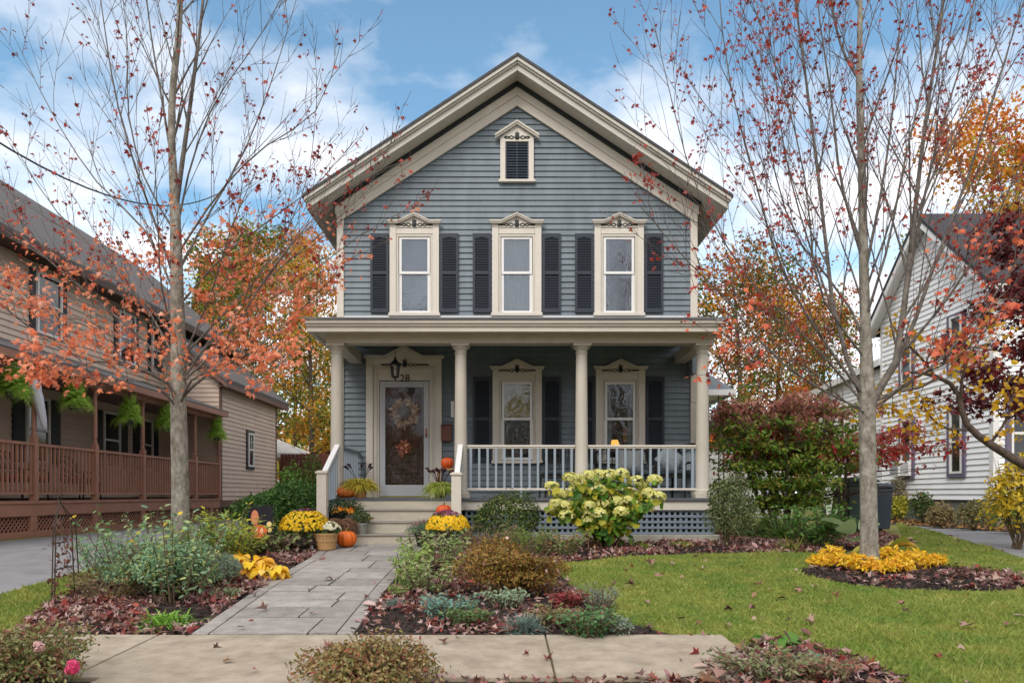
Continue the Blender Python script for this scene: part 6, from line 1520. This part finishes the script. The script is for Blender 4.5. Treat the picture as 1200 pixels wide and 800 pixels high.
hosta('hosta_plant', 'orange-brown and green hosta right of the right maple trunk', 1036, 655, 8, .34, .2, ['#c08a34', '#8aa044', '#d8a04a', '#a4b450'], 5, 1.0, flop=.5, fan=[0, .6, 1.2, -.4, 2, .2, 3, -.8])
# golden flowers round the right maple
YF = leafmat('golden_leaf_mix', ['#ecc020', '#f8d834', '#e8b024', '#fae05c', '#e09a34', '#f4cc3c', '#ccc048'], .5, .45)
ringp = [(962, 664), (985, 667), (1008, 671), (1030, 673), (1052, 672), (1072, 668), (1092, 664), (975, 657), (1040, 660), (1065, 660)]
lab = ['leftmost golden plant of the ring round the right maple', 'golden plant second from the left of the maple ring', 'golden plant in front of the maple trunk, third from the left', 'golden plant just right of the trunk front', 'golden orange plant right of centre in the maple ring', 'golden plant near the right end of the ring', 'rightmost golden orange plant of the maple ring', 'golden plant behind the left end of the ring', 'golden plant behind the centre right of the ring', 'golden plant behind the right end of the ring']
for i, (a, b) in enumerate(ringp):
    x, y = G(a, b); bush('golden_perennial', lab[i], 'plant', x, y, .17, .12, .15 + .03 * (i % 3), 290, .055, YF, T=T_OVAL, seed=80 + i, group='golden plants round the maple', shell=.3, stems=6, lump=.2)
# --- left bed
BG = ['#6c9070', '#86aa84', '#587a58', '#a0c09a', '#b4b45c', '#7ca088']
px_bush('rose_shrub', 'large blue-green rose bush in the middle of the left bed', 'shrub', 124, 252, 630, 6.9, 7200, .042, BG, seed=30, shell=.15, lump=.42, T=T_OVAL, stems=60, stemc='#5c4a3c')
loose('rose_shrub', 'open rose canes rising behind the left of the large rose bush with a yellow bloom', 'shrub', 165, 678, .55, .78, 22, 20, .06, ['#6a8e5c', '#88a86c', '#54784c', '#a8b060'], 31, flowers=(3, .08, ['#e8c83c', '#f0d860']))
loose('rose_shrub', 'upright blue-green rose canes standing out of the large rose bush', 'shrub', 205, 706, .42, .86, 20, 30, .055, BG, 39, flowers=(2, .06, ['#e8c83c', '#f0d860']))
loose('leafy_perennial', 'loose tall stems with yellow-green leaves behind the lavender', 'plant', 262, 664, .36, .72, 24, 24, .06, ['#8aa03c', '#b4b840', '#6c8a34', '#d8c840', '#789848'], 32)
px_bush('lavender_shrub', 'grey-green lavender mound between the rose bush and golden hosta', 'shrub', 232, 288, 648, 7.6, 2600, .05, ['#8a9a84', '#748872', '#a0aa94', '#6a7c64'], seed=33, T=T_LONG, shell=.3, stems=20)
loose('leafy_perennial', 'faded olive catmint beneath the rose bush on its left', 'plant', 130, 705, .34, .30, 30, 26, .035, ['#8a7048', '#6e6c44', '#9a7c58', '#7a8858'], 34)
loose('leafy_perennial', 'small sage green sprig in the mulch below the lavender', 'plant', 268, 705, .12, .12, 16, 14, .03, ['#8a9a74', '#74865c'], 35)
loose('leafy_perennial', 'green and maroon coral bells below the garden flag', 'plant', 318, 650, .42, .26, 34, 14, .075, ['#6a8a4a', '#8a5058', '#7a9a5a', '#a4a070', '#5c3a44', '#90a868'], 36, T=T_ROUND)
loose('leafy_perennial', 'dark leaved plant in front of the bushel basket', 'plant', 352, 648, .18, .22, 26, 14, .055, ['#4a3a44', '#3a4436', '#5c4c50', '#64744c'], 37, T=T_ROUND)
loose('leafy_perennial', 'green leafy perennial under the bright yellow mums at the left of the steps', 'plant', 290, 648, .3, .3, 26, 20, .06, ['#5a7e38', '#789a48', '#466a2c', '#a0a850'], 38)
# bottom left rose and middle verge shrub, bottom right patch
px_bush('rose_shrub', 'olive rose bush in the bottom left corner with pink blooms', 'shrub', -60, 104, 742, 4.15, 6500, .030, ['#6e7a44', '#8a8a54', '#566636', '#a49a6c', '#7a5a40', '#8a4a40'], seed=41, shell=.1, lump=.42, stems=40)
ro = bpy.data.objects[[o.name for o in bpy.data.objects if o.get('label', '').startswith('olive rose bush')][0]]
for (a, b, s, c) in ((84, 781, .075, ['#d84878', '#e86a94', '#c8386a']), (45, 757, .06, ['#d8b0ac', '#e8c8c4']), (15, 785, .05, ['#e0b8b4', '#d8a8a4'])):
    p = P(a, b, 4.0); rg = np.random.default_rng(a); n = 34; d = unit(rg.normal(size=(n, 3))); V, F = scatter(T_ROUND[0], T_ROUND[1], np.array(tuple(p)) + d * s * .25, d, s * .6, rg); build_np('bloom', V, F, leafmat('rose_bloom_%d' % a, c), ro)
px_bush('barberry_shrub', 'reddish olive verge shrub at the bottom middle of the photo', 'shrub', 352, 516, 746, 4.05, 6500, .029, ['#7a6a3c', '#94804a', '#5e6434', '#b8a474', '#8a4636', '#8a8c58', '#a05a44'], seed=42, shell=.1, lump=.42, stems=60)
vs = bpy.data.objects['barberry_shrub']
loose('leafy_perennial', 'grey-green catmint at the bottom right corner of the sidewalk', 'plant', 905, 796, .3, .16, 40, 18, .035, ['#7c8a5c', '#6a7a50', '#94986c', '#8a6a50'], 44)
loose('leafy_perennial', 'pinkish sedum tangle at the bottom edge below the lawn', 'plant', 965, 799, .26, .14, 34, 16, .035, ['#a85a58', '#7c8a5c', '#8a4a4c', '#9aa070'], 45)
hosta('hosta_plant', 'blue-green broad leaves among fallen leaves at the sidewalk corner', 945, 776, 7, .13, .1, ['#6f9478', '#86a88a', '#5c8068'], 46, .5, flop=.5)
hosta('hosta_plant', 'flat green leaves at the lawn corner beside the sidewalk end', 905, 756, 8, .15, .11, ['#5a8a3a', '#74a048', '#4a7430'], 47, .4, flop=.5)
# neighbour bed shrubs on the right
for i, (a, b, t_, d, c, lb) in enumerate(((1068, 1096, 576, 18.5, ['#3c5428', '#54703a', '#2e421e', '#8a7a3c'], 'dark green shrub below the air conditioner'), (1085, 1122, 590, 16.5, ['#8a7a54', '#a08c64', '#6e6444'], 'straw brown perennial mound below the right house windows'),
        (1118, 1166, 584, 15.5, ['#7a7c50', '#948c60', '#64683c', '#a8905c'], 'olive brown mound at the corner of the white house'), (1160, 1215, 578, 14.2, ['#4a7034', '#648a44', '#3a5a28'], 'green leafy plants at the right edge by the driveway'),
        (1038, 1066, 580, 20, ['#9aa034', '#c8b83c', '#6a8034'], 'yellow-green shrub by the far end of the white house'), (1040, 1062, 556, 21, ['#6a7c44', '#a08070', '#86925c'], 'tall thin shrub against the white wall past the bins'))):
    px_bush('border_shrub', lb, 'shrub', a, b, t_, d, 1100, .075, c, seed=90 + i, group='shrubs along the white house', shell=.3)
px_bush('witch_hazel_shrub', 'bright yellow leaved shrub under the crooked branch at the right edge', 'shrub', 1150, 1235, 520, 10.4, 1500, .085, ['#d8b428', '#ecd044', '#c0a024', '#a8a838', '#e8c858'], seed=99, T=T_OVAL, shell=.2, stems=24, low=.45)

# ---- obelisk trellis with dead vine
x0, y0 = G(62, 712); x1, y1 = G(88, 703); ap = P(70, 587, (y0 + y1) / 2); tr_ = thing('garden_trellis', 'slim rusty iron trellis with dried vine at the left end of the left bed', 'trellis', ((x0 + x1) / 2, (y0 + y1) / 2, g(y0)))
IRON = mat('rusty_iron', '#3e322c', .8, .3, 20)
m = MB(); cxx, cyy = (x0 + x1) / 2, (y0 + y1) / 2; feet = [(x0, y0 + .02), (x1, y1), (cxx + .02, cyy + .22), (cxx - .02, cyy - .16)]
for fx, fy in feet: m.tube([(fx, fy, g(fy) - .05), (fx * .75 + ap.x * .25, fy * .75 + ap.y * .25, g(fy) + .75), (ap.x, ap.y, ap.z)], [.006, .006, .004], 5)
m.build('legs', IRON, tr_)
m = MB()
for t in (.35, .6, .82):
    q = [Vector((fx, fy, g(fy))).lerp(ap, t) for fx, fy in (feet[0], feet[3], feet[1], feet[2], feet[0])]; m.tube(q, .005, 4)
m.tube([ap + Vector((.02 * math.cos(a), 0, .03 + .03 * math.sin(a))) for a in np.linspace(0, 6, 9)], .005, 4); m.build('rings', IRON, tr_)
rg = np.random.default_rng(71); pos = []
for fx, fy in feet[:2]:
    for k in range(60): t = rg.uniform(.05, .8); q = Vector((fx, fy, g(fy))).lerp(ap, t); pos.append((q.x + rg.normal(0, .05), q.y + rg.normal(0, .04), q.z))
n = len(pos); V, F = scatter(T_OVAL[0], T_OVAL[1], pos, rg.normal(0, 1, (n, 3)), .05, rg)
dv = thing('dried_vine', 'brown withered vine climbing the rusty iron trellis', 'vine', (cxx, cyy, g(y0))); build_np('foliage', V, F, leafmat('dead_vine', ['#5a4034', '#7a5a48', '#8a4a44', '#4a342c']), dv)
m = MB()
for fx, fy in feet[:2]: m.tube([Vector((fx, fy, g(fy))).lerp(ap, t) + Vector((.02 * math.sin(t * 30), .02 * math.cos(t * 30), 0)) for t in np.linspace(0, .85, 24)], .004, 3)
m.build('stem', BARKD, dv)
# thin dead stems behind it
# ---- garden flag
fd = 9.9; fx0, fx1 = X_(291, fd), X_(320, fd); fz0, fz1 = Z_(634, fd), Z_(593, fd)
gf_ = thing('garden_flag', 'black garden flag printed with an orange pumpkin and flowers on an iron stand', 'flag', ((fx0 + fx1) / 2, fd, g(fd)))
m = MB(); m.tube([(fx1 + .02, fd, g(fd)), (fx1 + .02, fd, fz1 + .02), (fx0 - .02, fd, fz1 + .02)], .007, 5); m.build('stand', BLACKM, gf_)
m = MB(); n = 12
for s in (0, 1):
    vs = [(fx0 + (fx1 - fx0) * i / n, fd + .012 * math.sin(i * .9) + s * .004, z) for z in (fz0, fz1) for i in range(n + 1)]
    m.add(vs, [(i, i + 1, n + 2 + i, n + 1 + i) if s == 0 else (i, n + 1 + i, n + 2 + i, i + 1) for i in range(n)])
cl_ = m.build('cloth', mat('black_cloth', '#26232b', .9, .15), gf_)
def fl(name, shapes, mt, dy):
    mb = MB()
    for cx_, cz_, rx_, rz_, nn in shapes:
        k = len(mb.v); yy = fd - dy; vs = [(cx_, yy - .016, cz_)] + [(cx_ + rx_ * math.cos(6.283 * i / nn) * (1 if nn > 10 or i % 2 == 0 else .55), yy - .016, cz_ + rz_ * math.sin(6.283 * i / nn) * (1 if nn > 10 or i % 2 == 0 else .55)) for i in range(nn)]
        mb.add(vs, [(0, 1 + (i + 1) % nn, 1 + i) for i in range(nn)])
    mb.build(name, mt, cl_)
cw = fx1 - fx0; fcx = (fx0 + fx1) / 2
fl('printed_pumpkin', [(fcx - cw * .05, fz0 + .14, cw * .33, .10, 24)], mat('print_orange', '#e8703a', .9, .25, 20), .0)
fl('printed_highlights', [(fcx - cw * .15, fz0 + .17, .02, .035, 12), (fcx + .02, fz0 + .15, .022, .04, 12), (fcx - .08, fz0 + .12, .02, .03, 12)], mat('print_pale', '#f4c4a0', .9), .002)
fl('printed_grass_plume', [(fcx - cw * .22, fz0 + .33, cw * .16, .11, 14)], mat('print_salmon', '#d88a64', .9, .3, 40), .0)
fl('printed_flowers', [(fcx + cw * .36, fz0 + .24, .035, .04, 14), (fcx + cw * .38, fz0 + .16, .03, .035, 14), (fcx - cw * .36, fz0 + .05, .04, .045, 14)], mat('print_yellow', '#e8cf8a', .9, .2, 40), .003)
fl('printed_leaf', [(fcx + cw * .22, fz0 + .07, .03, .03, 16)], mat('print_green', '#7aa860', .9), .003)

# ---- mums, baskets, pumpkins, pots
YEL = leafmat('yellow_mum', ['#f0c81c', '#f8d830', '#e8b810', '#fae04c'], .5, .35); PUR = leafmat('purple_mum', ['#8a4068', '#a45a84', '#743258', '#b87a90'], .5, .3)
def mum(label, x, y, zb, rx, h, seed, pot=True, purple=(0.86, 1.01), n=950):
    t = thing('chrysanthemum', label, 'flowers', (x, y, zb)); 
    bush('chrysanthemum', None, None, x, y, rx * .94, rx * .9, h * .95, 900, .05, ['#4a6a34', '#5e7e40', '#3a5428'], seed=seed, root=t, zb=zb, stems=12, lump=.08)
    blooms(t, x, y, zb, rx, rx * .95, h, n, .047, YEL, seed=seed, cap_=(-.1, purple[0])); blooms(t, x, y, zb, rx * 1.0, rx * .95, h * 1.03, 150, .046, PUR, seed=seed + 5, part='purple_blooms', cap_=purple)
    return t
def pot(parent, x, y, z, r, h, m, rim=.012, name='pot'):
    mb = MB(); mb.lathe([(r * .72, 0), (r * .95, h * .82), (r * .95, h * .83), (r + rim, h * .84), (r + rim, h), (r, h), (r * .93, h * .9), (.01, h * .9)], (x, y, z), 24); mb.build(name, m, parent, auto=True)
md = 10.2; mx_ = X_(357, md)
mm = mum('large yellow chrysanthemum with a few purple blooms left of the basket', mx_, md, Z_(632, md), .35, Z_(597, md) - Z_(632, md), 1, purple=(.90, 1.01))
pot(mm, mx_, md, .0 + g(md), .17, Z_(630, md) - g(md), mat('dark_pot', '#2c2a2c', .6))
md = 10.05; mx_ = X_(524.5, md)
mm = mum('yellow chrysanthemum with purple top at the right of the steps', mx_, md, Z_(630, md), .30, Z_(599, md) - Z_(630, md), 2, purple=(.74, 1.01)); pot(mm, mx_, md, g(md), .15, Z_(628, md) - g(md), bpy.data.materials['dark_pot'])
# bushel basket with white mums
bd = 10.15; bx_ = X_(382, bd); bk_ = thing('bushel_basket', 'light wooden bushel basket on the walk beside the orange pumpkin', 'basket', (bx_, bd, g(bd) + .03))
WOODB = mat('basket_wood', '#b08a5c', .7, .15, 8, .2, 40, stretch=(12, 12, 1)); zb_ = g(bd) + .034
m = MB()
for k in range(22):
    a = 6.283 * k / 22; r0_, r1_ = .125, .165; w = .018
    c0_, s0_ = math.cos(a), math.sin(a); m.beam((bx_ + r0_ * c0_, bd + r0_ * s0_, zb_), (bx_ + r1_ * c0_, bd + r1_ * s0_, zb_ + .23), .040, .005, up=(c0_, s0_, 0))
m.build('staves', WOODB, bk_)
m = MB()
for z_, r_ in ((.015, .132), (.12, .150), (.215, .168)): m.lathe([(r_, z_), (r_ + .006, z_), (r_ + .009, z_ + .028), (r_ + .003, z_ + .028)], (bx_, bd, zb_), 26, cap=False)
m.lathe([(.122, 0), (.16, .21), (.01, .2)], (bx_, bd, zb_), 22); m.build('hoops', WOODB, bk_)
wm = thing('chrysanthemum', 'small white chrysanthemum planted in the wooden bushel basket', 'flowers', (bx_, bd, zb_ + .2)); bush('c', None, None, bx_, bd, .17, .16, .2, 420, .045, ['#46603a', '#34502c', '#5a7444'], seed=12, root=wm, zb=zb_ + .17, stems=6, lump=.1)
blooms(wm, bx_ + .05, bd, zb_ + .2, .16, .15, .20, 130, .05, ['#e8e4c8', '#f0ecd8', '#d8d4a8'], seed=13, cap_=(.2, 1))
m = MB(); tx, ty = bx_ - .16, bd - .16; m.box(tx - .02, tx + .02, ty, ty + .003, zb_ + .02, zb_ + .07); tag(m.build('plant_tag', WHITE, None, loc=(tx, ty, zb_)), 'small white plant tag beside the bushel basket', 'tag')
PUM = mat('pumpkin_skin', '#d2641a', .45, .12, 4, .08, 30); PUM2 = mat('pumpkin_skin_deep', '#cc5520', .5, .12, 4, .08, 30)
def pumpkin(label, x, y, z, r, sz, m_=PUM, stem=True, tilt=0):
    t = thing('pumpkin', label, 'pumpkin', (x, y, z)); mb = MB(); pr = []
    for i in range(15):
        a = math.pi * i / 14; rr_ = r * math.sin(a) ** .75 + .002; zz = r * sz * (1 - math.cos(a)); zz -= .16 * r * sz * math.exp(-(rr_ / (r * .28)) ** 2) * (1 if a > 1.6 else -1); pr.append((rr_, zz))
    mb.lathe(pr, (x, y, z), 60, rib=.13, ribn=10); mb.build('skin', m_, t, smooth=True)
    mb = MB(); zt = z + r * sz * 1.86; mb.tube([(x, y, zt - .02), (x + .005, y, zt + r * .18), (x + r * .12, y - .01, zt + r * .42)], [r * .13, r * .075, r * .085], 7); mb.build('stem', mat('pumpkin_stem_%s' % len(bpy.data.materials), '#8a7a3c' if m_ == PUM else '#6a5030', .8), t); return t
pumpkin('big bright orange pumpkin on the walk at the foot of the steps', X_(406, 10.45), 10.45, g(10.45) + .034, .150, .80)
pumpkin('wide orange pumpkin on the left of the top step beside the terracotta pot', X_(406, 11.9), 11.9, FZ, .185, .50, PUM2)
pumpkin('reddish orange pumpkin on the right of the steps behind the yellow mums', X_(520, 11.3), 11.32, .45, .125, .75, PUM2)
st = thing('plant_stool', 'brown wooden stool on the porch by the second column', 'stool', (X_(523, 12.7), 12.7, FZ)); x_, y_ = X_(523, 12.7), 12.7; zs = Z_(549, 12.7)
m = MB(); m.box(x_ - .16, x_ + .16, y_ - .14, y_ + .14, zs - .03, zs); m.build('seat', WOODB, st, bevel=.005)
for a in (-.13, .13):
    for b in (-.11, .11): m = MB(); m.beam((x_ + a * 1.1, y_ + b * 1.1, FZ), (x_ + a, y_ + b, zs - .031), .03, .03); m.build('leg', WOODB, st)
pumpkin('orange pumpkin on the wooden stool beside the second porch column', x_ + .02, y_ - .02, zs + .001, .115, .88, PUM2)
gd = thing('gourd', 'small yellow gourd lying on the second step', 'gourd', (X_(430, 11.3), 11.3, .37)); m = MB(); pr = [(.002, -.075), (.035, -.06), (.045, -.03), (.035, .01), (.022, .05), (.02, .08), (.002, .09)]
m.lathe(pr, (0, 0, 0), 16, rib=.08, ribn=6); gx_, gy_ = X_(430, 11.3), 11.30; m.v = [(gx_ + v[2], gy_ + v[1], .37 + .042 + v[0]) for v in m.v]; m.build('skin', mat('gourd_skin', '#d0a030', .5, .2, 30), gd, smooth=True); m = MB(); m.tube([(gx_ + .088, gy_, .412), (gx_ + .12, gy_, .43)], .006, 5); m.build('stem', IRON, gd)
TERRA = mat('pale_terracotta', '#b8805c', .8, .12, 8)
YGR = ['#b8b03c', '#d0c44c', '#98a038', '#c8a848', '#e0cc60']
# left pot on the porch
px_, pd = X_(422, 11.95), 11.95; t = thing('terracotta_pot', 'pale terracotta pot on the porch edge left of the door', 'pot', (px_, pd, FZ)); pot(t, px_, pd, FZ - .0, .13, .24, TERRA)
t = thing('ornamental_grass', 'yellow-green grass with dark seed spikes growing in the pale terracotta pot', 'ornamental grass', (px_, pd, FZ + .22)); tuft(t, 'blades', (px_ - .02, pd, FZ + .2), 950, .44, leafmat('yg_grass', YGR, .5, .4), 1.25, .75, .014, 5, .95, np.random.default_rng(91), base=.05)
def spikes(t, x, y, z, n, L, seed, col='#2a1a24'):
    rg = np.random.default_rng(seed); mb = MB()
    for k in range(n):
        a = rg.uniform(0, 6.283); o = rg.uniform(.4, 1); b = Vector((x + .05 * math.cos(a), y + .05 * math.sin(a), z)); e = b + Vector((math.cos(a) * .25 * o, math.sin(a) * .15 * o, L * rg.uniform(.8, 1.15))); mid = b.lerp(e, .6) + Vector((0, 0, .05))
        mb.tube([b, mid], [.004, .004], 4); mb.tube([mid, mid.lerp(e, .5) + Vector((0, 0, .02)), e], [.012, .026, .006], 7)
    mb.build('seed_spikes', mat('spike_%d' % seed, col, .8), t)
spikes(t, px_, pd, FZ + .28, 5, .26, 4)
px_, pd = X_(516, 11.95), 11.95; t2 = thing('dark_pot', 'dark pot on the porch edge behind the right newel post', 'pot', (px_, pd, FZ)); pot(t2, px_, pd, FZ, .12, .16, bpy.data.materials['dark_pot'])
t = thing('ornamental_grass', 'lime grass with burgundy plumes in the dark pot right of the door', 'ornamental grass', (px_, pd, FZ + .15)); tuft(t, 'blades', (px_, pd, FZ + .16), 800, .42, leafmat('lg_grass', ['#a0b048', '#c0c860', '#7c943a', '#d0d080'], .5, .4), 1.15, .85, .015, 5, .95, np.random.default_rng(92), base=.05); spikes(t, px_, pd, FZ + .26, 16, .22, 5, '#3a1e22')
# left steps pots
px_, pd = X_(397, 11.25), 11.22; t = thing('potted_pansies', 'dark green plant with red and golden blooms beneath the wide pumpkin', 'flowers', (px_, pd, .37)); zz = .37
pot(t, px_ + .0, pd, .37 - .0, .13, .14, bpy.data.materials['dark_pot']); bush('p', None, None, px_, pd, .30, .20, .24, 1000, .045, ['#3c5430', '#2e4426', '#506a3c'], seed=21, root=t, zb=.46, stems=8)
blooms(t, px_ + .12, pd - .06, .44, .22, .18, .18, 90, .06, ['#e8a01c', '#d86a1c', '#f0bc30', '#b83420'], seed=22, cap_=(.0, .9))
px_, pd = X_(398, 11.0), 10.93; t = thing('dried_grass_bundle', 'brown drooping dried grass mound on the lower left steps', 'plant', (px_, pd, .185)); tuft(t, 'blades', (px_, pd, .28), 900, .46, leafmat('dried_brown', ['#7a5440', '#94705a', '#5e4234', '#a88468'], .8, .2), 1.1, 1.0, .007, 4, .8, np.random.default_rng(93), base=.08, rise=.08); pot(t, px_, pd, .186, .10, .14, bpy.data.materials['dark_pot'])
px_, pd = X_(420, 10.8), 11.02; GAL = mat('galvanised_metal', '#9aa09c', .4, .1, 6, metal=.5); t = thing('galvanised_bucket', 'small galvanised bucket on the first step left side', 'bucket', (px_, pd, .186)); pot(t, px_, pd, .186, .095, .17, GAL, .006, 'bucket_body')
t = thing('potted_plant', 'small dark green plant in the galvanised bucket', 'plant', (px_, pd, .34)); bush('q', None, None, px_, pd, .13, .12, .22, 420, .045, ['#3e5a34', '#547048', '#7a7050'], seed=24, root=t, zb=.33, stems=6)
# right: dried grass and black pot
px_, pd = X_(500, 11.1), 11.0; t = thing('dried_grass_bundle', 'mauve brown feathery dried grass on the right of the lower steps', 'plant', (px_, pd, .185)); tuft(t, 'blades', (px_, pd, .26), 700, .5, leafmat('dried_mauve', ['#8a6a64', '#a48a80', '#6e524c', '#b8a094'], .8, .25), .9, .8, .006, 4, 1.0, np.random.default_rng(94), base=.07); pot(t, px_, pd, .186, .10, .12, bpy.data.materials['dark_pot'])
px_, pd = X_(497, 10.5), 10.5; t = thing('black_pot', 'black plastic nursery pot at the right foot of the steps', 'pot', (px_, pd, g(pd) + .034)); pot(t, px_, pd, g(pd) + .034, .14, .20, mat('black_plastic', '#1c1b1d', .45), .01)
t = thing('potted_plant', 'grey-green trailing plant in the black pot by the right steps', 'plant', (px_, pd, .22)); bush('r', None, None, px_, pd, .20, .18, .16, 700, .06, ['#5a7a5a', '#6e9070', '#48664c'], seed=25, root=t, zb=.19, stems=8, T=T_LONG)
